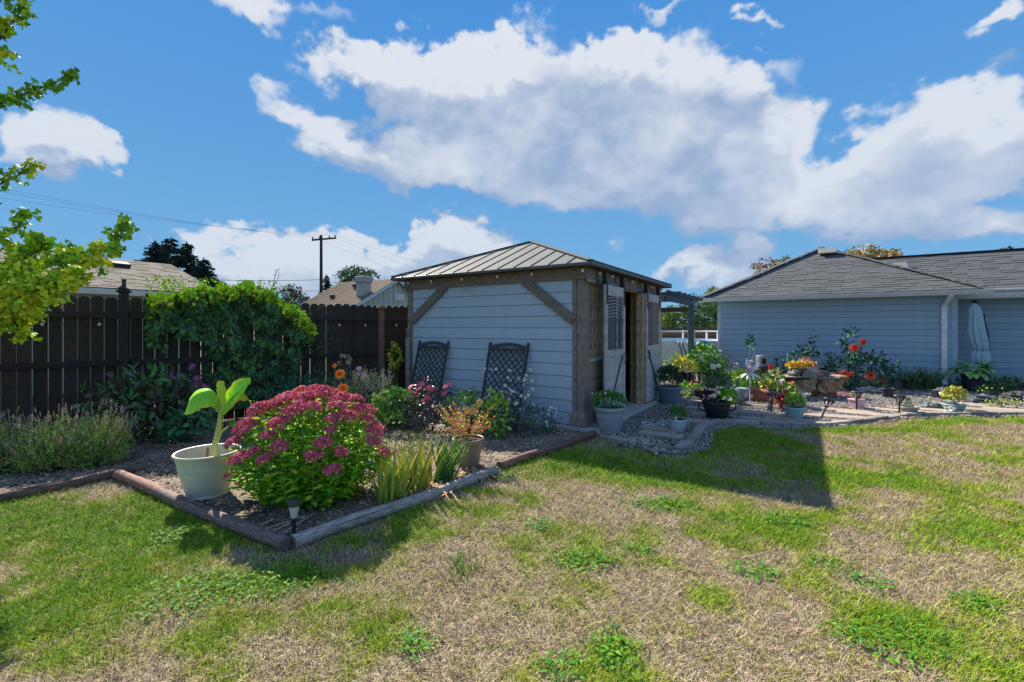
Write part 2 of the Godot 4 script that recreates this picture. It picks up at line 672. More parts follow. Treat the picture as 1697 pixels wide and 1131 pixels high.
func on_lawn(x: float, z: float) -> bool:
	var q := Vector2(x, z)
	return not Geometry2D.is_point_in_polygon(q, bed) and not Geometry2D.is_point_in_polygon(q, gravel)

func make_ground() -> void:
	lawn_noise.seed = 8
	lawn_noise.frequency = 0.55
	lawn_noise.fractal_octaves = 4
	for s in [[60, 850, 0.9, 0.5, 0.75], [200, 870, 0.9, 0.45, 0.7], [120, 930, 0.8, 0.35, 0.5], [330, 900, 0.35, 0.25, 0.5], [30, 1000, 0.6, 0.3, 0.4], [300, 985, 0.3, 0.14, 0.6], [450, 960, 0.28, 0.14, 0.8],
			[640, 890, 0.3, 0.2, 0.75], [850, 835, 0.45, 0.35, 0.55], [930, 775, 0.7, 0.35, 0.6], [1040, 775, 1.0, 0.5, 0.8], [1200, 735, 0.9, 0.6, 0.8], [1300, 740, 0.7, 0.7, 0.5], [1240, 800, 0.9, 0.25, 0.6],
			[1400, 790, 0.35, 0.4, 0.5], [1450, 850, 0.8, 0.3, 0.55], [1560, 880, 0.9, 0.35, 0.5], [1680, 900, 0.6, 0.3, 0.5], [1600, 800, 0.9, 0.3, 0.35], [1420, 712, 0.9, 0.16, 0.9], [1640, 700, 1.3, 0.18, 1.0],
			[770, 945, 0.1, 0.08, 0.9], [975, 930, 0.2, 0.07, 0.6], [1095, 836, 0.3, 0.1, 0.7], [1180, 990, 0.12, 0.1, 0.5], [1250, 948, 0.14, 0.06, 0.6], [1020, 1078, 0.1, 0.07, 0.6], [1300, 865, 0.3, 0.14, 0.5],
			[1480, 1060, 0.3, 0.12, 0.6], [1560, 1030, 0.3, 0.12, 0.7], [1400, 1050, 0.25, 0.1, 0.5], [1620, 1000, 0.12, 0.06, 0.6], [700, 1060, 0.12, 0.06, 0.5], [930, 1110, 0.12, 0.05, 0.6], [60, 1100, 0.3, 0.08, 0.4]]:
		var q := G(s[0], s[1])
		green_spots.append([q.x, q.z, s[2], s[3], s[4]])
	for q in [Vector2(-200, 868), Vector2(190, 789), Vector2(479, 913), Vector2(822, 783), Vector2(988, 722)]:
		bed.append(flat(G(q.x, q.y)))
	for q in [S(0, 0, 0.02), S(0, 0, -3.6)]:
		bed.append(flat(q))
	bed.append(Vector2(-2.35, -9.05))
	bed.append(Vector2(-8.6, -4.2))
	gravel.append(flat(S(0.0, 0, 0.0)))
	for q in [Vector2(985, 722), Vector2(1030, 741), Vector2(1085, 750), Vector2(1130, 755), Vector2(1168, 750), Vector2(1180, 734), Vector2(1183, 716), Vector2(1215, 709), Vector2(1300, 713), Vector2(1400, 709),
			Vector2(1450, 702), Vector2(1510, 694), Vector2(1600, 692), Vector2(1720, 691), Vector2(2000, 690)]:
		gravel.append(flat(G(q.x, q.y)))
	for q in [S(10.0, 0, 12), S(10.0, 0, 0), S(22, 0, 0), S(22, 0, -12), S(4.0, 0, -12), S(4.0, 0, 0)]:
		gravel.append(flat(q))
	var far := MB.new()
	far.col = Color(0.11, 0.12, 0.05)
	far.quad(Vector3(-300, -0.05, 300), Vector3(300, -0.05, 300), Vector3(300, -0.05, -300), Vector3(-300, -0.05, -300))
	part("ground", far, M.ground, self).set_meta("kind", "structure")
	sheet("lawn", Vector2(-9, -9.5), Vector2(12, 2.5), 0.08, -0.012, 0.012, PackedVector2Array(), lawn_colour, M.ground)
	sheet("garden_soil", Vector2(-9, -9.3), Vector2(1.6, -2.9), 0.06, 0.012, 0.022, bed, soil_colour, M.soil)
	sheet("gravel_ground", Vector2(0.8, -26), Vector2(18, -5.0), 0.1, 0.006, 0.012, gravel, gravel_colour, M.ground)
	# grass
	var kinds := [tuft_mesh(11, 0.032, 0.046, 0.85, 0.0028), tuft_mesh(10, 0.035, 0.064, 1.0, 0.0026), tuft_mesh(10, 0.026, 0.055, 0.4, 0.0032), tuft_mesh(10, 0.028, 0.045, 0.6, 0.0032)]
	var put := [[], [], [], []]
	var tint := [[], [], [], []]
	for ring in [[1.5, 3.0, 3200.0], [3.0, 4.6, 1900.0], [4.6, 8.2, 1000.0]]:
		var half: float = ring[1] * 1.25 + 0.4
		var n := int(half * 2.0 * (ring[1] - ring[0]) * ring[2])
		for k in n:
			var z := -rf(ring[0], ring[1])
			var x := rf(-half, half)
			if absf(x) > -z * 1.2 + 0.35 or not on_lawn(x, z):
				continue
			var g := greenness(x, z)
			var which := R.randi() % 2
			var c := Color(0.55, 0.44, 0.295).lerp(Color(0.27, 0.20, 0.13), R.randf())
			if R.randf() < 0.22:
				c = Color(0.66, 0.57, 0.42)
			if R.randf() < 0.06 + 0.80 * smoothstep(0.10, 0.90, g):
				which += 2
				c = Color(0.42, 0.45, 0.04).lerp(Color(0.13, 0.31, 0.016), clampf(g * 0.8 + rf(-0.35, 0.35), 0.0, 1.0))
			elif R.randf() < g * 0.8:
				c = c.lerp(Color(0.33, 0.37, 0.05), 0.55)
			var size := rf(0.75, 1.25) * (1.0 if -z < 4.6 else 1.3)
			put[which].append(Transform3D(Basis(Vector3.UP, R.randf() * TAU).scaled(Vector3(size, size * rf(0.8, 1.2), size)), Vector3(x, -0.012, z)))
			tint[which].append(vary(c, 0.22))
	for k in 4:
		many(["dry_grass", "dry_grass", "green_grass", "green_grass"][k], kinds[k], put[k], tint[k])
	# gravel
	var stones := [pebble_mesh(1, M.paver), pebble_mesh(2, M.paver), pebble_mesh(3, M.paver)]
	put = [[], [], []]
	tint = [[], [], []]
	for k in 60000:
		var z := -rf(5.4, 14.5)
		var x := rf(0.9, 13.5)
		if absf(x) > -z * 1.2 or R.randf() < (-z - 8.0) * 0.12 or not Geometry2D.is_point_in_polygon(Vector2(x, z), gravel):
			continue
		var s := rf(0.008, 0.019) * (1.3 if R.randf() < 0.1 else 1.0)
		put[k % 3].append(Transform3D(Basis.from_euler(Vector3(rf(-0.5, 0.5), R.randf() * TAU, rf(-0.5, 0.5))).scaled(Vector3.ONE * s), Vector3(x, 0.010 + s * 0.2, z)))
		var v := rf(0.16, 0.44) * (1.5 if R.randf() < 0.12 else 1.0)
		tint[k % 3].append(Color(v, v * rf(0.90, 0.97), v * rf(0.80, 0.94)))
	for k in 3:
		many("gravel", stones[k], put[k], tint[k])
	# bark and clods on the soil
	put = [[], [], []]
	tint = [[], [], []]
	for k in 52000:
		var z := -rf(2.9, 8.6)
		var x := rf(-6.2, 1.4)
		if absf(x) > -z * 1.2 or not Geometry2D.is_point_in_polygon(Vector2(x, z), bed):
			continue
		var s := rf(0.004, 0.011) * (1.7 if R.randf() < 0.06 else 1.0)
		put[k % 3].append(Transform3D(Basis.from_euler(Vector3(rf(-0.8, 0.8), R.randf() * TAU, rf(-0.8, 0.8))).scaled(Vector3(s * rf(0.8, 1.9), s * 0.8, s)), Vector3(x, 0.014 + s * 0.35, z)))
		var v := rf(0.12, 0.52)
		tint[k % 3].append(Color(v * 1.15, v * 0.93, v * 0.75))
	for k in 3:
		many("bark_chips", stones[k], put[k], tint[k])
	# straw lying on the soil
	var straw := MB.new()
	for k in 900:
		var x := rf(-5.6, 0.8)
		var z := -rf(3.0, 8.0)
		if not Geometry2D.is_point_in_polygon(Vector2(x, z), bed):
			continue
		var a := R.randf() * TAU
		straw.col = vary(Color(0.30, 0.24, 0.15), 0.4)
		straw.blade(Vector3(x, 0.03, z), Vector3(cos(a), rf(0.0, 0.25), sin(a)), Vector3(0, -0.1, rf(-0.3, 0.3)), rf(0.06, 0.22), 0.004, 2)
	part("dry_straw", straw, M.grass, self, false, "stuff")

# ---------------------------------------------------------------- the dark fence
func make_fence() -> void:
	var at := Vector3(-6.25, 0, -6.0)
	var t := thing("wooden_fence", "dark stained board fence with pointed pickets behind the flower bed", "fence", at, 0.6598)
	var dark := Color(0.056, 0.044, 0.040)
	for r in [0.16, 0.955, 1.63]:
		for k in 5:
			var x0 := -2.9 + k * 1.89
			bx("rail", Vector3(x0 + 0.062, r, 0.002), Vector3(x0 + 1.828, r + 0.088, 0.04), vary(Color(0.042, 0.036, 0.038), 0.2), M.wood_x, t)
	var x := -2.88
	while x < 5.75:
		var w := rf(0.128, 0.142)
		var h := 1.93 + rf(-0.012, 0.012)
		var b := MB.new()
		b.col = vary(dark, 0.35)
		var q := 0.034
		b.prism([Vector2(0, 0.03), Vector2(w, 0.03), Vector2(w, h - q * 1.3), Vector2(w - q * 0.45, h - q * 0.45), Vector2(w - q * 1.3, h), Vector2(q * 1.3, h), Vector2(q * 0.45, h - q * 0.45), Vector2(0, h - q * 1.3)],
				Vector3(x, 0, -0.018), Vector3(x, 0, 0.0), Vector3.RIGHT, Vector3.UP)
		part("picket", b, M.wood_y, t)
		x += w + (rf(0.002, 0.006) if R.randf() < 0.6 else rf(0.009, 0.014))
	for k in 5:
		var px := -2.9 + k * 1.89
		var late := k == 4
		var c := Color(0.27, 0.165, 0.115) if late else Color(0.04, 0.034, 0.038)
		var top := 1.86 if late else 2.0
		var o := bx("post", Vector3(px - 0.055, 0, 0.002), Vector3(px + 0.055, top, 0.112), c, M.wood_y, t, 0.006)
		var b := MB.new()
		b.col = c * 1.15
		b.box(Vector3(px - 0.085, top, -0.03), Vector3(px + 0.085, top + 0.03, 0.142), 0.008)
		b.box(Vector3(px - 0.06, top + 0.03, -0.003), Vector3(px + 0.06, top + 0.055, 0.117), 0.02)
		part("post_cap", b, M.wood_y, o)
		if k == 2:
			var f := MB.new()
			f.col = Color(0.02, 0.02, 0.022)
			f.lathe([Vector2(0.085, 2.05), Vector2(0.06, 2.075), Vector2(0.03, 2.1), Vector2(0.022, 2.12), Vector2(0.022, 2.16), Vector2(0.028, 2.16), Vector2(0.028, 2.185), Vector2(0.0, 2.19)], Vector3(px, 0, 0.057), 14)
			part("finial", f, M.dark_metal, o)
	# small clear bulbs strung on the fence
	var sl := thing("string_light", "cord of clear bulbs strung along the dark fence", "string light", at, 0.6598)
	var cord := MB.new()
	cord.col = Color(0.015, 0.015, 0.015)
	var spots := [-0.42, 0.06, 0.62, 1.30, 1.95, 2.65, 3.35, 3.88, 4.36, 4.98, 5.45]
	for k in spots.size() - 1:
		var pts := []
		for j in 6:
			var f := j / 5.0
			pts.append(Vector3(lerpf(spots[k], spots[k + 1], f), 1.6 - 0.07 * (1.0 - pow(2.0 * f - 1.0, 2.0)), 0.05))
		cord.tube(pts, [0.004], 5)
	part("cord", cord, M.plastic, sl)
	for s in spots:
		bulb(sl, Vector3(s, 1.6, 0.055))

func bulb(parent: Node3D, p: Vector3, size := 1.0, glass := 0.5) -> void:
	var b := MB.new()
	b.col = Color(0.02, 0.02, 0.02)
	b.lathe([Vector2(0.0, 0.0), Vector2(0.016, 0.0), Vector2(0.018, -0.045), Vector2(0.0, -0.045)], Vector3.ZERO, 8)
	var o := part("socket", b, M.plastic, parent)
	o.position = p
	o.scale = Vector3.ONE * size * 0.72
	var g := MB.new()
	g.col = Color(glass, glass, glass * 0.97)
	g.lathe([Vector2(0.012, -0.046), Vector2(0.026, -0.066), Vector2(0.031, -0.088), Vector2(0.022, -0.108), Vector2(0.0, -0.114)], Vector3.ZERO, 10)
	part("bulb", g, M.frosted, o)

# ---------------------------------------------------------------- roofs: panels or shingles clipped by the hips
func roof_cells(p0: Vector3, p1: Vector3, q0: Vector3, q1: Vector3) -> Dictionary:   # eave p0 -> p1, top q0 -> q1 (may coincide)
	var ux := (p1 - p0).normalized()
	var n := ux.cross((q0 - p0)).normalized()
	if n.y < 0.0:
		n = -n
	var uy := n.cross(ux).normalized()
	if uy.y < 0.0:
		uy = -uy
	return {"o": p0, "ux": ux, "uy": uy, "n": n, "len": p0.distance_to(p1), "top": (q0 - p0).dot(uy), "a": (q0 - p0).dot(ux), "b": (q1 - p0).dot(ux)}

func roof_height(f: Dictionary, s: float) -> float:
	var t: float = f.top
	if f.a > 0.0 and s < f.a:
		return t * s / f.a
	if s > f.b and f.b < f.len:
		return t * (f.len - s) / (f.len - f.b)
	return t

func roof_panels(f: Dictionary, wide: float, m: Material, c: Color, parent: Node3D, rib := 0.014) -> void:
	var s := 0.0
	while s < f.len - 0.01:
		var e: float = minf(s + wide, f.len)
		var b := MB.new()
		b.col = vary(c, 0.05)
		var pts := [Vector2(s, 0), Vector2(e, 0), Vector2(e, roof_height(f, e))]
		for k in [f.b, f.a]:
			if k > s + 0.001 and k < e - 0.001:
				pts.append(Vector2(k, roof_height(f, k)))
		pts.append(Vector2(s, roof_height(f, s)))
		var up := []
		for q in pts:
			up.append(f.o + f.ux * q.x + f.uy * q.y + f.n * 0.004)
		b.poly(up)
		var h := roof_height(f, s)
		if h > 0.08:
			b.col = b.col * 0.82
			b.beam(f.o + f.ux * s + f.n * 0.011 - f.uy * 0.004, f.o + f.ux * s + f.n * 0.011 + f.uy * (h - 0.02), rib * 0.9, rib, f.n)
		part("roof_panel", b, m, parent)
		s = e

func roof_shingles(f: Dictionary, row: float, wide: float, m: Material, c: Color, parent: Node3D, single: int) -> void:
	var rest := MB.new()
	var t := 0.0
	var made := 0
	var rows := 0
	while t < f.top - 0.02:
		var s := -wide * rf(0.0, 1.0)
		while s < f.len:
			var w := wide * rf(0.75, 1.3)
			var lo := maxf(s, f.a * t / f.top if f.a > 0.0 else 0.0)
			var hi := minf(s + w, f.len - (f.len - f.b) * t / f.top)
			if hi - lo > 0.03:
				var b := MB.new() if made < single else rest
				b.col = vary(c, 0.17)
				var th := 0.009 if R.randf() < 0.5 else 0.017
				var l1: float = minf(row + 0.012, f.top - t)
				var lo1 := maxf(lo, f.a * (t + l1) / f.top if f.a > 0.0 else 0.0)
				var hi1 := minf(hi, f.len - (f.len - f.b) * (t + l1) / f.top)
				if hi1 > lo1 - 0.001:
					var p := func(x: float, y: float, z: float) -> Vector3: return f.o + f.ux * x + f.uy * y + f.n * z
					var a0: Vector3 = p.call(lo + 0.003, t, th)
					var a1: Vector3 = p.call(hi - 0.003, t, th)
					var a2: Vector3 = p.call(hi1 - 0.003, t + l1, 0.005)
					var a3: Vector3 = p.call(lo1 + 0.003, t + l1, 0.005)
					b.quad(a0, a1, a2, a3)
					b.quad(p.call(lo + 0.003, t, 0.0), p.call(hi - 0.003, t, 0.0), a1, a0)
					if th > 0.012:
						b.quad(p.call(hi - 0.003, t, 0.0), p.call(hi1 - 0.003, t + l1, 0.0), a2, a1)
						b.quad(p.call(lo1 + 0.003, t + l1, 0.0), p.call(lo + 0.003, t, 0.0), a0, a3)
					if made < single:
						part("shingle", b, m, parent)
					made += 1
			s += w
		t += row
		rows += 1
	if rest.v.size():
		part("shingle", rest, m, parent, true, "stuff")

func siding(parent: Node3D, z0: float, z1: float, x: float, y0: float, y1: float, row: float, c: Color) -> void:   # lapped boards that face -x
	var y := y0
	while y < y1 - 0.02:
		var h: float = minf(row, y1 - y)
		var b := MB.new()
		b.col = vary(c, 0.05)
		if y < 0.3:                                        # rain splash at the foot
			b.col = b.col.lerp(Color(0.20, 0.17, 0.13), 0.22 - 0.5 * y)
		b.prism([Vector2(0, 0.009), Vector2(-0.024, 0.009), Vector2(-0.026, 0.014), Vector2(-0.020, h), Vector2(0, h)], Vector3(x, y, z0), Vector3(x, y, z1), Vector3.RIGHT, Vector3.UP)
		part("siding_board", b, M.board_z, parent)
		y += row

# ---------------------------------------------------------------- the shed
func make_shed() -> void:
	var t := thing("garden_shed", "square grey garden shed with ribbed metal hip roof and two sliding barn doors", "shed", SHED.origin, TURN)
	var old := Color(0.39, 0.325, 0.28)              # weathered timber
	var raw := Color(0.62, 0.40, 0.19)                # new cedar
	var white := Color(0.74, 0.73, 0.74)
	var grey := Color(0.43, 0.565, 0.69)
	var L := 4.0
	var W := 3.5
	bx("slab", Vector3(-0.09, -0.05, -W - 0.05), Vector3(L + 0.05, 0.055, 0.30), Color(0.40, 0.39, 0.385), M.concrete, t, 0.012)
	# walls
	var wall := bx("wall", Vector3(0.02, 0.056, -W + 0.13), Vector3(0.1, 2.2, -0.135), grey, M.paint, t, 0.0)
	siding(wall, -W + 0.125, -0.132, 0.018, 0.06, 2.2, 0.1785, grey)
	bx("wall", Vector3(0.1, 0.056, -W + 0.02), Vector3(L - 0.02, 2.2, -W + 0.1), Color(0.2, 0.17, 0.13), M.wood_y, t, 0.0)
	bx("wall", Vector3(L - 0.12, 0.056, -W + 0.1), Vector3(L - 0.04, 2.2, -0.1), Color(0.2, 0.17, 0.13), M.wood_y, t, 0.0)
	# posts and beams
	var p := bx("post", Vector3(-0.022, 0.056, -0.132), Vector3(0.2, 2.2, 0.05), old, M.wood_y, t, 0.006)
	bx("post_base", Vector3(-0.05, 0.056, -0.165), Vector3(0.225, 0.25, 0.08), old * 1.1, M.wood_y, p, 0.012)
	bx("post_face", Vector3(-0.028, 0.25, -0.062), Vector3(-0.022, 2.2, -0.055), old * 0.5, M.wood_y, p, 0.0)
	bx("post", Vector3(-0.022, 0.056, -W), Vector3(0.11, 2.2, -W + 0.125), old, M.wood_y, t, 0.006)
	bx("post", Vector3(L - 0.12, 0.056, -0.1), Vector3(L, 2.2, 0.10), raw * 1.1, M.wood_y, t, 0.006)
	bx("beam", Vector3(-0.05, 2.2, -W - 0.06), Vector3(0.06, 2.39, 0.075), old * 0.9, M.wood_z, t, 0.006)
	bx("beam", Vector3(0.06, 2.2, -0.03), Vector3(L + 0.06, 2.39, 0.07), old * 1.25, M.wood_x, t, 0.006)
	bx("beam", Vector3(L - 0.04, 2.2, -W - 0.06), Vector3(L + 0.06, 2.39, -0.03), old, M.wood_z, t, 0.0)
	bx("beam", Vector3(0.06, 2.2, -W - 0.06), Vector3(L - 0.04, 2.39, -W + 0.05), old, M.wood_x, t, 0.0)
	for k in 5:                                        # bolts in the beam
		for j in 2:
			var bolt := MB.new()
			bolt.col = Color(0.03, 0.03, 0.03)
			bolt.ball(Vector3(-0.052, 2.25 + 0.09 * j, [-0.06, -0.13, -1.72, -W + 0.06, -1.78][k]), Vector3(0.006, 0.011, 0.011), 6, 4)
			part("bolt", bolt, M.dark_metal, t)
	for s in [[-0.95, -0.10], [-W + 0.95, -W + 0.10]]:
		var b := MB.new()
		b.col = old * 0.8
		b.beam(Vector3(-0.04, 2.23, s[0]), Vector3(-0.04, 1.60, s[1]), 0.034, 0.145, Vector3(0, 1, -signf(s[1] - s[0])), 0.006)
		part("brace", b, M.wood_y, t)
	var br := MB.new()
	br.col = Color(0.10, 0.095, 0.09)
	br.beam(Vector3(0.86, 2.22, 0.055), Vector3(0.24, 1.60, 0.055), 0.05, 0.13, Vector3(0.7, 0.7, 0), 0.006)
	part("brace", br, M.wood_y, t)
	# the bay beside the corner post: lattice over a panel
	bx("trim_board", Vector3(0.02, 2.168, 0.072), Vector3(0.62, 2.2, 0.10), Color(0.62, 0.58, 0.52), M.wood_x, t)
	var lat := Node3D.new()
	lat.name = "lattice"
	t.add_child(lat, true)
	for k in 13:
		var x := 0.225 + k * 0.068
		bx("slat", Vector3(x, 1.03, 0.012), Vector3(x + 0.026, 2.2, 0.024), vary(Color(0.72, 0.55, 0.37), 0.15), M.wood_y, lat, 0.002)
	for k in 5:
		var y := 1.12 + k * 0.24
		bx("slat", Vector3(0.2, y, -0.001), Vector3(1.12, y + 0.036, 0.011), vary(Color(0.6, 0.46, 0.3), 0.15), M.wood_x, lat, 0.002)
	bx("sill", Vector3(0.2, 0.985, -0.06), Vector3(1.14, 1.03, 0.05), white, M.wood_x, t)
	for k in 6:
		var x := 0.2 + k * 0.152
		bx("panel_board", Vector3(x, 0.056, 0.01), Vector3(x + 0.148, 0.985, 0.04), vary(Color(0.46, 0.39, 0.31), 0.12), M.wood_y, t, 0.004)
	bx("jamb", Vector3(1.125, 0.056, -0.12), Vector3(1.215, 2.2, 0.06), raw * 0.8, M.wood_y, t)
	# far side of the opening
	for k in 2:
		bx("jamb", Vector3(2.44, 0.056, 0.035 + k * 0.072), Vector3(2.50, 2.149, 0.105 + k * 0.072), vary(Color(0.92, 0.70, 0.40), 0.06), M.wood_y, t)
	bx("jamb", Vector3(2.501, 0.056, -0.1), Vector3(L - 0.13, 2.2, 0.07), raw * 0.8, M.wood_y, t)
	bx("header", Vector3(1.215, 2.15, -0.02), Vector3(2.5, 2.199, 0.069), raw, M.wood_x, t)
	for k in 4:
		var b := MB.new()
		b.col = Color(0.10, 0.05, 0.025)
		b.ball(Vector3(2.439, [0.5, 1.15, 1.62, 1.95][k], [0.06, 0.14, 0.07, 0.15][k]), Vector3(0.003, 0.02, 0.013), 7, 4)
		part("knot", b, M.wood_y, t)
	# doors
	for d in [[0.40, 1.28, 1.0], [2.50, 3.44, -1.0]]:
		barn_door(t, d[0], d[1], d[2], white)
	var rail := bx("door_track", Vector3(0.30, 2.165, 0.155), Vector3(3.80, 2.205, 0.167), Color(0.13, 0.15, 0.18), M.dark_metal, t, 0.003)
	for x in [0.34, 1.0, 1.9, 2.8, 3.7]:
		bx("standoff", Vector3(x, 2.175, 0.07), Vector3(x + 0.03, 2.195, 0.154), Color(0.03, 0.03, 0.03), M.dark_metal, rail, 0.0)
	# roof
	var base := 2.41
	var a := Vector3(-0.25, base, 0.26)
	var b2 := Vector3(-0.25, base, -W - 0.2)
	var c2 := Vector3(L + 0.22, base, -W - 0.2)
	var d2 := Vector3(L + 0.22, base, 0.26)
	var t1 := Vector3(1.50, 3.145, -1.72)
	var t2 := Vector3(2.35, 3.145, -1.72)
	var tin := Color(0.155, 0.172, 0.182)
	var roof := Node3D.new()
	roof.name = "roof"
	t.add_child(roof, true)
	roof_panels(roof_cells(b2, a, t1, t1), 0.30, M.metal_roof, tin, roof)
	roof_panels(roof_cells(a, d2, t1, t2), 0.30, M.metal_roof, tin, roof)
	roof_panels(roof_cells(d2, c2, t2, t2), 0.30, M.metal_roof, tin, roof)
	roof_panels(roof_cells(c2, b2, t2, t1), 0.30, M.metal_roof, tin, roof)
	for e in [[a, t1], [b2, t1], [c2, t2], [d2, t2], [t1, t2]]:
		var cap := MB.new()
		cap.col = tin * 0.8
		cap.beam(e[0] + Vector3(0, 0.022, 0), e[1] + Vector3(0, 0.022, 0), 0.09, 0.022, Vector3.UP, 0.005)
		part("ridge_cap", cap, M.metal_roof, roof)
	for e in [[a, b2], [b2, c2], [c2, d2], [d2, a]]:
		var f := MB.new()
		f.col = Color(0.10, 0.105, 0.11)
		f.beam(e[0] - Vector3(0, 0.022, 0), e[1] - Vector3(0, 0.022, 0), 0.03, 0.045, Vector3.UP, 0.004)
		part("eave_trim", f, M.dark_metal, roof)
	var inner := MB.new()
	inner.col = Color(0.16, 0.13, 0.11)
	var dn := Vector3(0, -0.03, 0)
	inner.quad(a + dn, b2 + dn, c2 + dn, d2 + dn)
	part("soffit", inner, M.wood_z, roof)
	# cords with bulbs under the eaves
	var sl := thing("string_light", "cord of white globe bulbs under the eaves of the grey shed", "string light", SHED.origin, TURN)
	var cord := MB.new()
	cord.col = Color(0.02, 0.02, 0.02)
	var at := []
	for z in [-3.42, -2.85, -2.15, -1.42, -0.78, 0.06]:
		at.append(Vector3(-0.085, 2.385, z))
	for x in [0.42, 0.95, 1.45, 1.95, 2.55, 3.2, 3.95]:
		at.append(Vector3(x, 2.385, 0.12))
	for k in at.size() - 1:
		var pts := []
		for j in 6:
			var f := j / 5.0
			pts.append(at[k].lerp(at[k + 1], f) - Vector3(0, 0.02 * (1.0 - pow(2.0 * f - 1.0, 2.0)), 0))
		cord.tube(pts, [0.004], 5)
	part("cord", cord, M.plastic, sl)
	for q in at:
		bulb(sl, q, 1.15, 0.85)
	var loop := MB.new()
	loop.col = Color(0.55, 0.52, 0.46)
	var lp := []
	for j in 9:
		var f := j / 8.0
		lp.append(Vector3(-0.056, 2.205 - 0.075 * sin(PI * f), lerpf(-2.25, -1.85, f)))
	loop.tube(lp, [0.005], 5)
	part("hanging_wire", loop, M.plastic, t)

func barn_door(shed: Node3D, x0: float, x1: float, lean: float, white: Color) -> void:
	var d := Node3D.new()
	d.name = "barn_door"
	shed.add_child(d, true)
	var z0 := 0.185
	var z1 := 0.225
	var y0 := 0.085
	var y1 := 2.15
	for e in [[x0, x0 + 0.085], [x1 - 0.085, x1]]:
		bx("stile", Vector3(e[0], y0, z0), Vector3(e[1], y1, z1), vary(white, 0.06), M.wood_y, d)
	for e in [[y0, y0 + 0.11], [1.03, 1.15], [y1 - 0.16, y1]]:
		bx("door_rail", Vector3(x0 + 0.085, e[0], z0 + 0.002), Vector3(x1 - 0.085, e[1], z1 - 0.002), vary(white, 0.08), M.wood_x, d)
	var n := 6
	var w := (x1 - x0 - 0.17) / n
	for k in n:
		bx("door_board", Vector3(x0 + 0.085 + k * w + 0.002, y0 + 0.11, z0 + 0.004), Vector3(x0 + 0.085 + (k + 1) * w - 0.002, 1.03, z1 - 0.014), vary(white * 1.05, 0.12), M.wood_y, d)
	var s := MB.new()
	s.col = Color.WHITE
	s.quad(Vector3(x0 + 0.085, 1.15, z0 + 0.02), Vector3(x1 - 0.085, 1.15, z0 + 0.02), Vector3(x1 - 0.085, y1 - 0.16, z0 + 0.02), Vector3(x0 + 0.085, y1 - 0.16, z0 + 0.02))
	part("screen", s, M.screen, d)
	if lean > 0.0:
		bx("mullion", Vector3(x0 + 0.50, 1.15, z0 + 0.024), Vector3(x0 + 0.52, y1 - 0.16, z1 - 0.006), white * 1.2, M.wood_y, d)
		for k in 7:                                    # bowed wires at the top of the screen
			var b := MB.new()
			b.col = Color(0.5, 0.5, 0.48)
			var pts := []
			for j in 7:
				var f := j / 6.0
				pts.append(Vector3(lerpf(x0 + 0.09, x1 - 0.09, f), 1.64 + k * 0.05 + 0.035 * sin(PI * f), z0 + 0.03))
			b.tube(pts, [0.006], 5)
			part("wire", b, M.plastic, d)
	var rod := MB.new()
	rod.col = Color(0.05, 0.055, 0.065)
	var lo := Vector3(x0 + 0.11, y0 + 0.09, z1 - 0.002)
	var hi := Vector3(x1 - 0.11, 1.06, z1 - 0.002)
	if lean < 0.0:
		lo.x = x1 - 0.11
		hi.x = x0 + 0.11
	rod.tube([lo, hi], [0.012], 6)
	part("diagonal_rod", rod, M.dark_metal, d)
	for x in [x0 + 0.02, x1 - 0.085]:
		var hg := bx("hanger", Vector3(x, 1.86, z1 + 0.001), Vector3(x + 0.065, 2.16, z1 + 0.008), Color(0.02, 0.022, 0.025), M.dark_metal, d, 0.002)
		bx("roller_housing", Vector3(x - 0.02, 2.16, 0.168), Vector3(x + 0.085, 2.335, 0.232), Color(0.02, 0.024, 0.03), M.dark_metal, hg, 0.01)
	var h := MB.new()
	h.col = Color(0.02, 0.02, 0.02)
	var hx := x0 + 0.045 if lean < 0.0 else x1 - 0.045
	var pts := []
	for j in 7:
		var f := PI * j / 6.0
		pts.append(Vector3(hx, 1.0 + 0.075 * cos(f), z1 + 0.045 * sin(f)))
	h.tube(pts, [0.008], 6)
	part("handle", h, M.dark_metal, d)

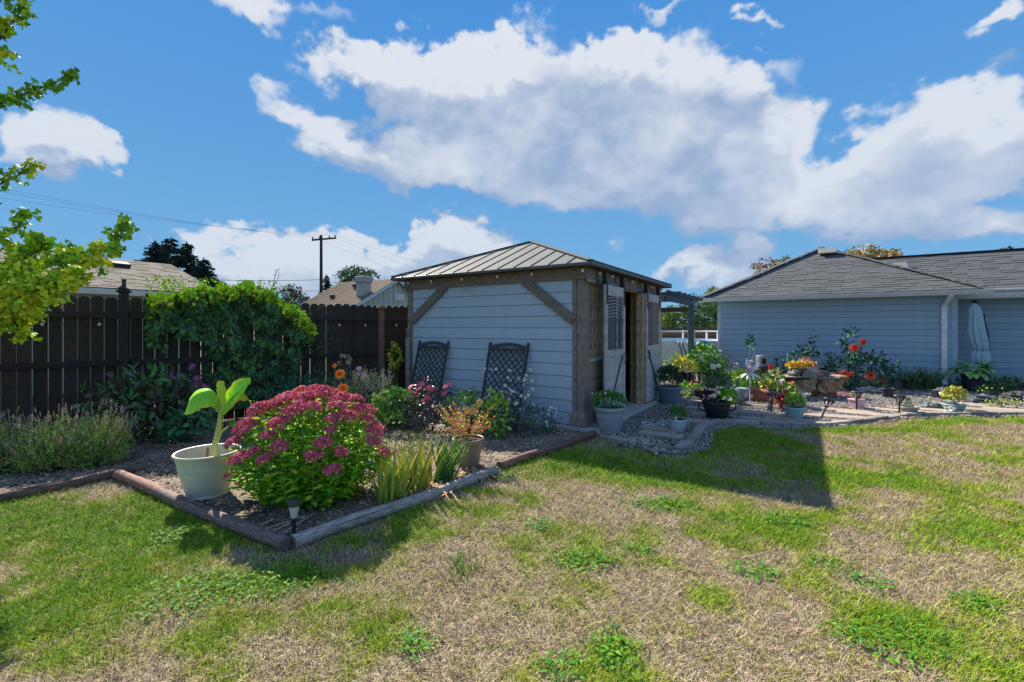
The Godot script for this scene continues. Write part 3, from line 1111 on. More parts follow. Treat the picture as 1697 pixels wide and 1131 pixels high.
# ---------------------------------------------------------------- the grey house on the right
func make_house() -> void:
	var t := thing("house", "single storey blue grey lap sided house with dark shingle roof and white gutters", "house", SHED.origin, TURN)
	var blue := Color(0.32, 0.46, 0.59)
	var white := Color(0.74, 0.76, 0.78)
	var tar := Color(0.155, 0.172, 0.20)
	var x0 := 9.5
	var z0 := 0.42
	var z1 := 5.93
	var top := 2.38
	# the wing that stands forward
	var w := bx("wall", Vector3(x0 + 0.002, 0, z0), Vector3(x0 + 0.12, top, z1 - 0.002), blue, M.paint, t, 0.0)
	siding(w, z0 + 0.09, z1 - 0.1, x0, 0.12, top, 0.165, blue)
	bx("corner_board", Vector3(x0 - 0.026, 0.1, z0 - 0.01), Vector3(x0, top, z0 + 0.09), Color(0.45, 0.49, 0.54), M.paint, w)
	bx("corner_board", Vector3(x0 - 0.026, 0.1, z1 - 0.1), Vector3(x0, top, z1 + 0.01), blue * 1.15, M.paint, w)
	bx("wall", Vector3(x0 + 0.12, 0, z1 - 0.12), Vector3(x0 + 0.9, top, z1), blue, M.paint, t, 0.0)
	bx("wall", Vector3(x0 + 0.12, 0, z0), Vector3(x0 + 9, top, z0 + 0.12), blue, M.paint, t, 0.0)
	# the main wall, set back
	var x1 := 10.30
	var w2 := bx("wall", Vector3(x1 + 0.002, 0, z1), Vector3(x1 + 0.12, top, z1 + 9.0), blue, M.paint, t, 0.0)
	siding(w2, z1 + 0.005, z1 + 9.0, x1, 0.12, top, 0.165, blue * 0.93)
	bx("foundation", Vector3(x1 - 0.005, 0, z1), Vector3(x1 + 0.001, 0.12, z1 + 9.0), Color(0.2, 0.2, 0.2), M.concrete, t, 0.0)
	bx("foundation", Vector3(x0 - 0.005, 0, z0), Vector3(x0 + 0.001, 0.12, z1), Color(0.2, 0.2, 0.2), M.concrete, t, 0.0)
	# roofs
	var e := 2.42
	var ov := 0.40
	var a := Vector3(x0 - ov, e, z0 - ov)
	var b := Vector3(x0 - ov, e, z1 + ov)
	var mid := (z0 + z1) / 2.0
	var apex := Vector3(x0 - ov + 3.15, 4.13, mid)
	var roof := Node3D.new()
	roof.name = "roof"
	t.add_child(roof, true)
	var deck := MB.new()
	deck.col = tar * 0.7
	var back := apex + Vector3(7, 0, 0)
	deck.poly([b, a, apex])
	deck.quad(b + Vector3(10, 0, 0), b, apex, back)
	deck.quad(a, a + Vector3(10, 0, 0), back, apex)
	part("roof_deck", deck, M.shingle, roof)
	var face := roof_cells(a, b, apex, apex)
	face.o += face.n * 0.004
	roof_shingles(face, 0.143, 0.30, M.shingle, tar, roof, 290)
	var ex := x1 - 0.42
	var m0 := Vector3(ex, e, z1 - 2.6)
	var m1 := Vector3(ex, e, z1 + 9.0)
	var r0 := Vector3(12.05, 3.66, z1 - 2.6)
	var r1 := Vector3(12.05, 3.66, z1 + 9.0)
	var main := Node3D.new()
	main.name = "roof"
	t.add_child(main, true)
	var d2 := MB.new()
	d2.col = tar * 0.7
	d2.quad(m1, m0, r0, r1)
	d2.quad(r1, r0, r0 + Vector3(3, -1.7, 0), r1 + Vector3(3, -1.7, 0))
	part("roof_deck", d2, M.shingle, main)
	var mf := roof_cells(m0, m1, r0, r1)
	mf.o += mf.n * 0.004
	roof_shingles(mf, 0.143, 0.30, M.shingle, tar, main, 0)
	for r in [[a, apex], [b, apex]]:
		for k in 16:
			var c := MB.new()
			c.col = vary(tar, 0.12)
			var p: Vector3 = r[0].lerp(r[1], k / 16.0)
			var q: Vector3 = r[0].lerp(r[1], (k + 1.05) / 16.0)
			c.beam(p + Vector3(0, 0.05, 0), q + Vector3(0, 0.042, 0), 0.22, 0.014)
			part("hip_shingle", c, M.shingle, roof)
	for k in 30:
		var c := MB.new()
		c.col = vary(tar, 0.12)
		c.beam(r0.lerp(r1, k / 30.0) + Vector3(0, 0.012, 0), r0.lerp(r1, (k + 1.02) / 30.0) + Vector3(0, 0.008, 0), 0.22, 0.014)
		part("ridge_shingle", c, M.shingle, main)
	# gutters, soffits, downspout
	var prof := [Vector2(0, 0), Vector2(0, -0.115), Vector2(-0.07, -0.115), Vector2(-0.115, -0.04), Vector2(-0.125, 0)]
	var g := MB.new()
	g.col = Color(0.66, 0.68, 0.70)
	g.prism(prof, Vector3(a.x, e - 0.01, a.z - 0.1), Vector3(b.x, e - 0.01, b.z + 0.12), Vector3.RIGHT, Vector3.UP)
	part("gutter", g, M.paint, t)
	g = MB.new()
	g.col = white
	g.prism(prof, Vector3(ex, e - 0.08, b.z - 0.45), Vector3(ex, e - 0.08, z1 + 9.0), Vector3.RIGHT, Vector3.UP)
	part("gutter", g, M.paint, t)
	bx("fascia", Vector3(ex + 0.002, e - 0.20, b.z - 0.4), Vector3(ex + 0.03, e + 0.035, z1 + 9.0), Color(0.75, 0.75, 0.74), M.paint, t)
	bx("drip_edge", Vector3(ex - 0.10, e - 0.005, b.z - 0.2), Vector3(ex + 0.002, e + 0.03, z1 + 9.0), Color(0.75, 0.75, 0.74), M.paint, t)
	bx("soffit", Vector3(a.x, e - 0.06, a.z), Vector3(x0 + 0.1, e - 0.04, b.z), white * 0.8, M.paint, t, 0.0)
	bx("soffit", Vector3(ex + 0.03, e - 0.09, b.z), Vector3(x1 + 0.1, e - 0.07, z1 + 9.0), white * 0.8, M.paint, t, 0.0)
	var spout := MB.new()
	spout.col = white * 1.05
	var sz := 5.62
	spout.box(Vector3(x0 - 0.09, 0.12, sz), Vector3(x0 - 0.028, 2.05, sz + 0.115), 0.012)
	spout.beam(Vector3(x0 - 0.06, 2.04, sz + 0.0575), Vector3(x0 - ov - 0.05, 2.30, sz + 0.0575 + 0.06), 0.10, 0.06, Vector3.UP, 0.01)
	spout.beam(Vector3(x0 - 0.06, 0.13, sz + 0.0575), Vector3(x0 - 0.2, 0.06, sz + 0.0575), 0.10, 0.06, Vector3.UP, 0.01)
	var sp := part("downspout", spout, M.paint, t)
	bx("strap", Vector3(x0 - 0.094, 1.62, sz - 0.02), Vector3(x0 - 0.024, 1.645, sz + 0.135), white, M.paint, sp)
	# roof vents
	for v in [[face, 3.30, 3.02], [mf, 1.65, 1.55], [mf, 5.05, 1.62]]:
		var f: Dictionary = v[0]
		var p: Vector3 = f.o + f.ux * v[1] + f.uy * v[2]
		var keep := Basis(f.ux, f.n, -f.uy)
		var vb := MB.new()
		vb.xf = Transform3D(keep, p)
		vb.col = Color(0.20, 0.205, 0.215)
		vb.box(Vector3(-0.24, 0.10, -0.20), Vector3(0.24, 0.135, 0.22), 0.01)
		vb.col = Color(0.05, 0.05, 0.055)
		vb.box(Vector3(-0.19, 0.0, -0.15), Vector3(0.19, 0.10, 0.15))
		part("roof_vent", vb, M.paint, roof if v[0] == face else main)

# ---------------------------------------------------------------- houses over the fence
func make_neighbours() -> void:
	# left: grey shingles
	var t := thing("house", "low house with faded grey brown shingle gable roof beyond the dark fence", "house", Vector3(-9.03, 0, -11.36), TURN)
	var tan := Color(0.19, 0.172, 0.165)
	bx("wall", Vector3(-7.5, 0, -6.2), Vector3(1.3, 2.35, -0.4), Color(0.42, 0.42, 0.40), M.paint, t, 0.0)
	var deck := MB.new()
	deck.col = tan * 0.7
	var e0 := Vector3(-8, 2.42, 0)
	var e1 := Vector3(1.7, 2.42, 0)
	var r0 := Vector3(-8, 3.50, -3.3)
	var r1 := Vector3(1.7, 3.50, -3.3)
	deck.quad(e0, e1, r1, r0)
	deck.quad(Vector3(1.7, 2.42, -6.6), Vector3(-8, 2.42, -6.6), r0, r1)
	var rf_ := part("roof", deck, M.shingle, t)
	var f := roof_cells(e0, e1, r0, r1)
	f.o += f.n * 0.004
	roof_shingles(f, 0.145, 0.33, M.shingle, tan, rf_, 0)
	var gb := MB.new()
	gb.col = Color(0.42, 0.42, 0.40)
	gb.poly([Vector3(1.3, 2.35, -0.4), Vector3(1.3, 2.35, -6.2), Vector3(1.3, 3.40, -3.3)])
	part("gable", gb, M.paint, t)
	bx("fascia", Vector3(-8, 2.27, -0.03), Vector3(1.7, 2.41, 0.0), Color(0.62, 0.62, 0.60), M.paint, t)
	bx("soffit", Vector3(-8, 2.34, -0.4), Vector3(1.7, 2.36, -0.03), Color(0.6, 0.6, 0.58), M.paint, t, 0.0)
	for q in [[-0.55, 2.75], [0.15, 2.55]]:
		var p: Vector3 = f.o + f.ux * (8.0 + q[0]) + f.uy * q[1]
		var vb := MB.new()
		vb.xf = Transform3D(Basis(f.ux, f.n, -f.uy), p)
		vb.col = Color(0.045, 0.035, 0.035)
		vb.box(Vector3(-0.2, 0.0, -0.15), Vector3(0.2, 0.11, 0.15), 0.02)
		part("roof_vent", vb, M.paint, t)
	for q in [[-3.75, 3.85], [-3.35, 3.9]]:
		var b := MB.new()
		b.col = Color(0.32, 0.33, 0.35)
		b.lathe([Vector2(0.06, 3.1), Vector2(0.06, q[1] - 0.12), Vector2(0.1, q[1] - 0.12), Vector2(0.1, q[1]), Vector2(0.0, q[1] + 0.05)], Vector3(q[0], 0, -3.45), 10)
		part("vent_pipe", b, M.dark_metal, t)
	# middle: tan ribbed metal
	t = thing("house", "pale green house with tan ribbed metal roof and block chimney beyond the fence", "house", Vector3(-8.54, 0, -25.0), TURN)
	var green := Color(0.40, 0.45, 0.40)
	var H := 2.79
	var hr := 4.43
	var a := Vector3(-0.1, H, 0.25)
	var b2 := Vector3(-0.1, H, -5.2)
	var t0 := Vector3(2.85, hr, 0.25)
	var t1 := Vector3(2.85, hr, -5.2)
	var roof := Node3D.new()
	roof.name = "roof"
	t.add_child(roof, true)
	roof_panels(roof_cells(b2, a, t1, t0), 0.27, M.metal_roof, Color(0.25, 0.19, 0.14), roof, 0.06)
	roof_panels(roof_cells(Vector3(5.8, H, 0.25), Vector3(5.8, H, -5.2), t0, t1), 0.6, M.metal_roof, Color(0.215, 0.165, 0.12), roof)
	bx("wall", Vector3(0.25, 0, -5.0), Vector3(5.45, H - 0.05, -0.002), green, M.paint, t, 0.0)
	var gm := MB.new()
	gm.col = green
	gm.prism([Vector2(0.2, H - 0.06), Vector2(5.5, H - 0.06), Vector2(2.85, hr - 0.08)], Vector3(0, 0, -0.1), Vector3(0, 0, 0), Vector3.RIGHT, Vector3.UP)
	part("gable", gm, M.paint, t)
	for k in 14:
		var x := 0.45 + k * 0.37
		var h := hr - 0.16 - absf(x - 2.85) * 0.62
		bx("batten", Vector3(x, 0.2, 0.0), Vector3(x + 0.035, h, 0.02), green * 0.85, M.paint, t, 0.0)
	for s in [[Vector3(-0.1, H - 0.09, 0.25), Vector3(2.85, hr - 0.09, 0.25)], [Vector3(2.85, hr - 0.09, 0.25), Vector3(5.8, H - 0.09, 0.25)]]:
		var q := MB.new()
		q.col = Color(0.50, 0.56, 0.60)
		q.beam(s[0], s[1], 0.035, 0.17, Vector3.UP)
		part("rake_board", q, M.paint, t)
	bx("fascia", Vector3(-0.13, H - 0.17, -5.2), Vector3(-0.1, H, 0.23), Color(0.62, 0.64, 0.66), M.paint, t)
	var v := bx("gable_vent", Vector3(2.75, 3.12, 0.022), Vector3(3.5, 3.52, 0.06), Color(0.72, 0.73, 0.74), M.paint, t)
	for k in 5:
		bx("louvre", Vector3(2.79, 3.15 + k * 0.07, 0.06), Vector3(3.46, 3.19 + k * 0.07, 0.075), Color(0.55, 0.56, 0.58), M.paint, v, 0.0)
	var ch := bx("chimney", Vector3(0.75, 2.6, -0.95), Vector3(1.3, 4.05, -0.30), Color(0.36, 0.38, 0.40), M.concrete, t, 0.02)
	bx("chimney_cap", Vector3(0.68, 4.05, -1.02), Vector3(1.37, 4.42, -0.23), Color(0.34, 0.36, 0.38), M.concrete, ch, 0.03)
	bx("flue", Vector3(0.80, 4.42, -0.9), Vector3(1.25, 4.48, -0.35), Color(0.05, 0.05, 0.05), M.concrete, ch)
	for q in [Vector3(1.75, 3.95, -2.6), Vector3(0.6, 3.25, -3.2)]:
		bx("vent_cap", q, q + Vector3(0.2, 0.22, 0.3), Color(0.06, 0.05, 0.05), M.paint, t, 0.03)
	# far right, between the shed and the grey house
	t = thing("house", "distant brown roofed house glimpsed behind the red fence", "house", Vector3(9.6, 0, -28.5), TURN)
	bx("wall", Vector3(0.3, 0, -5), Vector3(4, 2.0, -0.3), Color(0.35, 0.32, 0.3), M.paint, t, 0.0)
	var dk := MB.new()
	dk.col = Color(0.13, 0.11, 0.11)
	dk.prism([Vector2(0, 1.95), Vector2(4.2, 1.95), Vector2(2.1, 2.8)], Vector3(0, 0, -5.2), Vector3(0, 0, 0), Vector3.RIGHT, Vector3.UP)
	part("roof", dk, M.shingle, t)

	# utility pole and its lines
	var top := P(532, 390, 40)
	t = thing("utility_pole", "dark wooden utility pole with one crossarm above the tan roof", "utility pole", Vector3(top.x, 0, top.z))
	var pole := MB.new()
	pole.col = Color(0.06, 0.055, 0.06)
	pole.tube([Vector3.ZERO, Vector3(0, top.y, 0)], [0.17, 0.12], 8)
	part("pole", pole, M.bark, t)
	var arm := MB.new()
	arm.col = Color(0.06, 0.055, 0.06)
	var a0 := Vector3(-0.68, top.y - 0.50, 0.35)
	var a1 := Vector3(1.10, top.y - 0.14, -0.55)
	arm.beam(a0, a1, 0.12, 0.14, Vector3.UP)
	part("crossarm", arm, M.bark, t)
	for k in [0.04, 0.32, 0.72, 0.96]:
		var b := MB.new()
		b.col = Color(0.14, 0.15, 0.17)
		b.lathe([Vector2(0.03, 0.05), Vector2(0.07, 0.12), Vector2(0.05, 0.2), Vector2(0.07, 0.24), Vector2(0.0, 0.28)], a0.lerp(a1, k), 8)
		part("insulator", b, M.plastic, t)
	for q in [[0.04, P(-40, 303, 24), "upper power line from the pole crossarm over the left houses"], [0.32, P(-40, 310, 24), "middle power line from the pole crossarm over the left houses"], [0.96, P(-40, 322, 24), "lowest power line from the pole crossarm over the left houses"],
			[0.04, P(860, 520, 58), "lowest power line from the pole dropping behind the shed roof"], [0.72, P(860, 500, 58), "middle power line from the pole dropping behind the shed roof"], [0.96, P(860, 478, 58), "upper power line from the pole dropping behind the shed roof"]]:
		var s: Vector3 = t.position + a0.lerp(a1, q[0]) + Vector3(0, 0.27, 0)
		power_line(s, q[1], 0.35, 0.006, q[2])
	power_line(Vector3(t.position.x, top.y - 3.9, t.position.z), P(150, 455, 30), 0.2, 0.022, "thick cable slung low from the pole towards the conifers")
	power_line(Vector3(t.position.x, top.y - 4.9, t.position.z), P(120, 462, 26), 0.15, 0.022, "second low cable just above the vine, below the thick cable")

func power_line(a: Vector3, b: Vector3, sag: float, r: float, label: String) -> void:
	var w := MB.new()
	w.col = Color(0.05, 0.055, 0.065)
	var pts := []
	for j in 15:
		var f := j / 14.0
		pts.append(a.lerp(b, f) - Vector3(0, sag * (1.0 - pow(2.0 * f - 1.0, 2.0)), 0))
	w.tube(pts, [r], 5, false)
	tag(part("power_line", w, M.bark, self), label, "power line", "power lines")

# ---------------------------------------------------------------- trees
func foliage(b: MB, n: int, at: Vector3, rad: Vector3, ln: float, wd: float, cols: Array, shell := 0.55, up := 0.15, broad := false, low := -1.0) -> void:
	for k in n:
		var d := rdir()
		if d.y < low:
			d.y = -d.y
		var f := pow(rf(shell, 1.0), 0.6)
		var p := at + Vector3(d.x * rad.x, d.y * rad.y, d.z * rad.z) * f
		var dir := (d * 0.8 + rdir() * 0.75 + Vector3.UP * up).normalized()
		var nn := (rdir() + Vector3.UP * 0.8).normalized()
		b.col = vary(cols[R.randi() % cols.size()], 0.22)
		var s := rf(0.7, 1.25)
		if broad:
			b.oval(p, dir, nn, ln * s, wd * s)
		else:
			b.leaf(p, dir, nn, ln * s, wd * s)

func clumped(b: MB, clumps: int, each: int, at: Vector3, rad: Vector3, ln: float, wd: float, cols: Array, size: float) -> void:   # a crown of leaf clumps with gaps between
	for c in clumps:
		var d := rdir()
		var p := at + Vector3(d.x * rad.x, d.y * rad.y, d.z * rad.z) * rf(0.45, 1.0)
		var cs := size * rf(0.6, 1.2)
		var own := [vary(cols[R.randi() % cols.size()], 0.3), vary(cols[R.randi() % cols.size()], 0.2)]
		foliage(b, each, p, Vector3(cs, cs * 0.7, cs), ln, wd, own, 0.2)

func tree(called: String, label: String, base: Vector3, crown: Vector3, rad: Vector3, cols: Array, clumps: int, each: int, leaf_size: float, group := "", wood := Color(0.08, 0.06, 0.05)) -> Node3D:
	var t := thing(called, label, "tree", base, 0.0, group)
	var tr := MB.new()
	tr.col = wood
	var c := crown - base
	tr.tube([Vector3.ZERO, Vector3(c.x * 0.3, c.y * 0.45, c.z * 0.3), Vector3(c.x, c.y, c.z)], [0.05 * c.y, 0.035 * c.y, 0.015 * c.y], 8)
	part("trunk", tr, M.bark, t)
	for k in 6:
		var l := MB.new()
		l.col = wood
		var d := rdir()
		d.y = absf(d.y) * 0.8
		var s := Vector3(c.x, c.y * rf(0.6, 0.95), c.z)
		var e := c + Vector3(d.x * rad.x, d.y * rad.y, d.z * rad.z) * 0.8
		l.tube([s, s.lerp(e, 0.5) + Vector3(0, 0.04 * c.y, 0), e], [0.014 * c.y, 0.008 * c.y, 0.003 * c.y], 5)
		part("limb", l, M.bark, t)
	var b := MB.new()
	clumped(b, clumps, each, c, rad, leaf_size, leaf_size * 0.6, cols, minf(rad.x, rad.y) * 0.36)
	part("crown", b, M.leaf, t, false, "stuff")
	return t

func conifer(label: String, base: Vector3, h: float, r: float) -> void:
	var t := thing("conifer_tree", label, "tree", base, 0.0, "conifers over the left roof")
	var tr := MB.new()
	tr.col = Color(0.07, 0.05, 0.04)
	tr.tube([Vector3.ZERO, Vector3(0, h, 0)], [h * 0.025, 0.015], 7)
	part("trunk", tr, M.bark, t)
	var b := MB.new()
	var y := h * 0.3
	while y < h * 0.99:
		var f := 1.0 - (y / h)
		var n := 6 + int(7 * f)
		for k in n:
			var a := R.randf() * TAU
			var out := Vector3(cos(a), 0, sin(a))
			var ln := r * (0.12 + 1.35 * f) * rf(0.6, 1.15)
			var m := 7
			for j in m:
				var u := (j + 0.6) / m
				var p := Vector3(0, y, 0) + out * ln * u + Vector3(0, 0.22 * ln * u - 0.25 * ln * u * u, 0)
				b.col = vary(Color(0.034, 0.058, 0.05), 0.4)
				for g in 5:
					var d := (out * 0.9 + rdir() * 0.65 + Vector3(0, 0.15, 0)).normalized()
					b.leaf(p, d, rdir(), ln * 0.30 * rf(0.6, 1.2) + 0.08, 0.07 + ln * 0.04, 0.1, 0.15)
		y += h * 0.022
	for k in 24:
		b.col = vary(Color(0.022, 0.042, 0.032), 0.3)
		b.leaf(Vector3(0, h * rf(0.94, 1.0), 0), (Vector3.UP + rdir() * 0.6).normalized(), rdir(), 0.28, 0.05)
	part("crown", b, M.dull_leaf, t, false, "stuff")

func make_trees() -> void:
	var n := 0
	for q in [[256, 402, 36.0, 2.5, "leftmost and tallest dark conifer rising over the grey shingle roof"], [283, 396, 37.5, 2.7, "second dark conifer from the left over the grey roof, with broad feathery top"],
			[310, 404, 38.5, 2.4, "third dark conifer over the grey roof, beside the shortest one"], [337, 430, 38.0, 2.2, "shortest dark conifer where the grey roof slopes down"]]:
		var p := P(q[0], q[1], q[2])
		conifer(q[4], Vector3(p.x, 0, p.z), p.y, q[3])
		n += 1
	var p := P(66, 392, 42)
	conifer("conifer half hidden behind the ginkgo branches above the left roof", Vector3(p.x, 0, p.z), p.y, 1.6)
	p = P(541, 457, 52)
	conifer("thin conifer right beside the foot of the utility pole", Vector3(p.x, 0, p.z), p.y, 1.3)
	p = P(592, 462, 40)
	tree("leafy_tree", "open green tree rising behind the tan metal roof", Vector3(p.x, 0, p.z), p, Vector3(1.7, 1.3, 1.5), [Color(0.05, 0.11, 0.035), Color(0.10, 0.17, 0.05), Color(0.035, 0.075, 0.03)], 60, 34, 0.22)
	p = P(482, 496, 36)
	tree("plum_tree", "dark purple leaved tree behind the end of the vine", Vector3(p.x, 0, p.z), p, Vector3(1.6, 1.0, 1.2), [Color(0.05, 0.025, 0.04), Color(0.035, 0.025, 0.03), Color(0.07, 0.035, 0.04)], 45, 30, 0.18)
	# bare sapling
	var t := thing("bare_sapling", "thin bare sapling standing against the sky above the vine", "sapling", Vector3(P(448, 500, 13).x, 0, -13))
	var b := MB.new()
	b.col = Color(0.07, 0.055, 0.05)
	var q0 := P(448, 500, 13) - t.position
	b.tube([Vector3(q0.x, 0, 0), q0, P(455, 458, 13) - t.position, P(460, 447, 13) - t.position], [0.02, 0.012, 0.008, 0.004], 5)
	b.tube([P(449, 478, 13) - t.position, P(461, 460, 13) - t.position, P(462, 448, 13) - t.position], [0.008, 0.006, 0.004], 5)
	part("stem", b, M.bark, t)
	b = MB.new()
	foliage(b, 10, P(459, 452, 13) - t.position, Vector3(0.08, 0.12, 0.08), 0.07, 0.04, [Color(0.05, 0.06, 0.04)])
	part("leaves", b, M.dull_leaf, t, false, "stuff")
	# right side
	p = P(1168, 522, 24)
	tree("leafy_tree", "dense green tree right behind the red fence beside the grey house", Vector3(p.x, 0, p.z), p, Vector3(1.5, 0.95, 1.2), [Color(0.07, 0.12, 0.035), Color(0.035, 0.07, 0.03), Color(0.14, 0.19, 0.05)], 90, 40, 0.14)
	p = P(1115, 530, 26)
	tree("leafy_tree", "bright green bush like tree seen under the pergola beam", Vector3(p.x, 0, p.z), p, Vector3(1.0, 0.7, 1.0), [Color(0.16, 0.25, 0.05), Color(0.09, 0.16, 0.04)], 45, 34, 0.14)
	p = P(1185, 500, 30)
	tree("leafy_tree", "yellow green tree under the eave end of the grey house", Vector3(p.x, 0, p.z), p, Vector3(1.1, 0.9, 1.0), [Color(0.20, 0.26, 0.06), Color(0.12, 0.17, 0.05)], 45, 34, 0.15)
	p = P(1443, 428, 32)
	tree("autumn_tree", "tan leaved tree rising behind the peak of the grey house roof", Vector3(p.x, 0, p.z), p, Vector3(2.3, 0.85, 1.6), [Color(0.30, 0.22, 0.09), Color(0.20, 0.15, 0.06), Color(0.36, 0.28, 0.13)], 75, 30, 0.2)
	p = P(1300, 446, 30)
	tree("autumn_tree", "sparse brown leaved tree behind the left slope of the grey house roof", Vector3(p.x, 0, p.z), p, Vector3(2.4, 0.75, 1.6), [Color(0.22, 0.18, 0.10), Color(0.15, 0.13, 0.08), Color(0.32, 0.18, 0.08)], 55, 24, 0.17)
	p = P(1672, 420, 34)
	tree("leafy_tree", "green treetop showing above the far right roof ridge", Vector3(p.x, 0, p.z), p, Vector3(0.9, 0.5, 0.8), [Color(0.05, 0.09, 0.04), Color(0.08, 0.12, 0.05)], 20, 24, 0.2)
	make_ginkgo()
	make_vine()

func make_ginkgo() -> void:
	var base := Vector3(-6.5, 0, -5.0)
	var t := thing("ginkgo_tree", "ginkgo tree with fan shaped yellow green leaves reaching in from the left", "tree", base)
	var tr := MB.new()
	tr.col = Color(0.16, 0.13, 0.10)
	tr.tube([Vector3.ZERO, Vector3(0.05, 1.5, 0), Vector3(-0.05, 3.2, 0.05), Vector3(0.0, 5.2, 0.0)], [0.10, 0.08, 0.06, 0.025], 10)
	part("trunk", tr, M.bark, t)
	var yellow := [Color(0.44, 0.45, 0.03), Color(0.34, 0.42, 0.035), Color(0.19, 0.34, 0.03)]
	var green := [Color(0.13, 0.28, 0.03), Color(0.08, 0.19, 0.03), Color(0.22, 0.34, 0.035)]
	# branch: start height, points (px, py, depth), leaves, spread, tints
	for s in [[1.75, [[-60, 540, 4.9], [20, 500, 4.8], [100, 452, 4.7], [160, 425, 4.6], [214, 374, 4.55]], 330, 0.15, yellow, green],
			[1.6, [[-60, 520, 4.6], [30, 490, 4.5], [80, 470, 4.4], [125, 455, 4.3]], 330, 0.19, yellow, yellow],
			[1.45, [[-80, 560, 4.8], [-20, 540, 4.7], [20, 530, 4.6], [40, 555, 4.6]], 170, 0.15, yellow, yellow],
			[1.9, [[-60, 470, 4.8], [10, 440, 4.7], [60, 420, 4.7], [75, 405, 4.7]], 190, 0.17, green, yellow],
			[2.1, [[-70, 420, 5.0], [-10, 395, 5.0], [30, 375, 4.9], [45, 358, 4.9]], 110, 0.13, green, green],
			[2.4, [[-90, 360, 4.9], [-20, 315, 4.9], [30, 290, 4.8], [60, 275, 4.8]], 90, 0.09, yellow, green],
			[2.9, [[-100, 230, 4.6], [-10, 175, 4.5], [60, 148, 4.4], [128, 122, 4.4]], 150, 0.09, green, green],
			[3.3, [[-90, 150, 4.6], [-20, 90, 4.6], [10, 50, 4.5], [40, 10, 4.5]], 130, 0.13, yellow, green],
			[3.5, [[-90, 80, 4.4], [-30, 20, 4.4], [0, -40, 4.4], [30, -90, 4.4]], 110, 0.18, green, green],
			[1.7, [[-70, 500, 4.7], [0, 505, 4.6], [50, 505, 4.5], [85, 490, 4.45]], 240, 0.16, yellow, yellow], [1.9, [[-60, 450, 4.9], [20, 460, 4.8], [90, 430, 4.7], [120, 415, 4.7]], 200, 0.13, yellow, green],
			[2.6, [[-120, 300, 5.2], [-150, 220, 5.3], [-190, 150, 5.4]], 160, 0.35, green, green],
			[3.9, [[-180, 40, 5.2], [-220, -60, 5.3], [-180, -160, 5.3]], 220, 0.45, green, green],
			[2.2, [[-220, 420, 5.3], [-300, 360, 5.5], [-340, 300, 5.6]], 220, 0.45, yellow, green]]:
		var pts := [Vector3(0, s[0], 0)]
		var rad := [0.03]
		for q in s[1]:
			pts.append(P(q[0], q[1], q[2]) - base)
			rad.append(0.018 * (1.0 - 0.8 * pts.size() / 6.0))
		var b := MB.new()
		b.col = Color(0.15, 0.125, 0.10)
		b.tube(pts, rad, 6)
		var limb := part("branch", b, M.bark, t)
		var l := MB.new()
		var tw := MB.new()
		tw.col = Color(0.20, 0.17, 0.11)
		var total: int = int(s[2] / 3.6)
		for k in total:
			var f := (0.1 + 0.9 * (k + R.randf()) / total) * (pts.size() - 1)
			var i := mini(int(f), pts.size() - 2)
			var c: Vector3 = pts[i].lerp(pts[i + 1], f - i)
			var along: Vector3 = (pts[i + 1] - pts[i]).normalized()
			var thin: float = s[3] * (1.25 - 0.85 * f / (pts.size() - 1))
			var td := (rdir() + along * 0.7 + Vector3(0, 0.15, 0)).normalized()
			var ln: float = thin * rf(0.8, 2.3)
			tw.tube([c, c + td * ln * 0.5 + Vector3(0, 0.01, 0), c + td * ln - Vector3(0, 0.02, 0)], [0.004, 0.003, 0.0015], 4, false)
			var pal: Array = s[4] if R.randf() < 0.65 else s[5]
			var own: Color = pal[R.randi() % pal.size()]
			for j in int(6 + ln * 60.0):
				var q: Vector3 = c + td * ln * sqrt(rf(0.02, 1.0)) + rdir() * 0.028
				l.col = vary(own.lerp(pal[R.randi() % pal.size()], 0.4), 0.22)
				l.fan(q, (rdir() + Vector3(0.2, -0.35, 0)).normalized(), (rdir() + Vector3.UP * 0.4).normalized(), rf(0.028, 0.062))
		part("twigs", tw, M.bark, limb, true, "stuff")
		part("leaves", l, M.leaf, limb, false, "stuff")

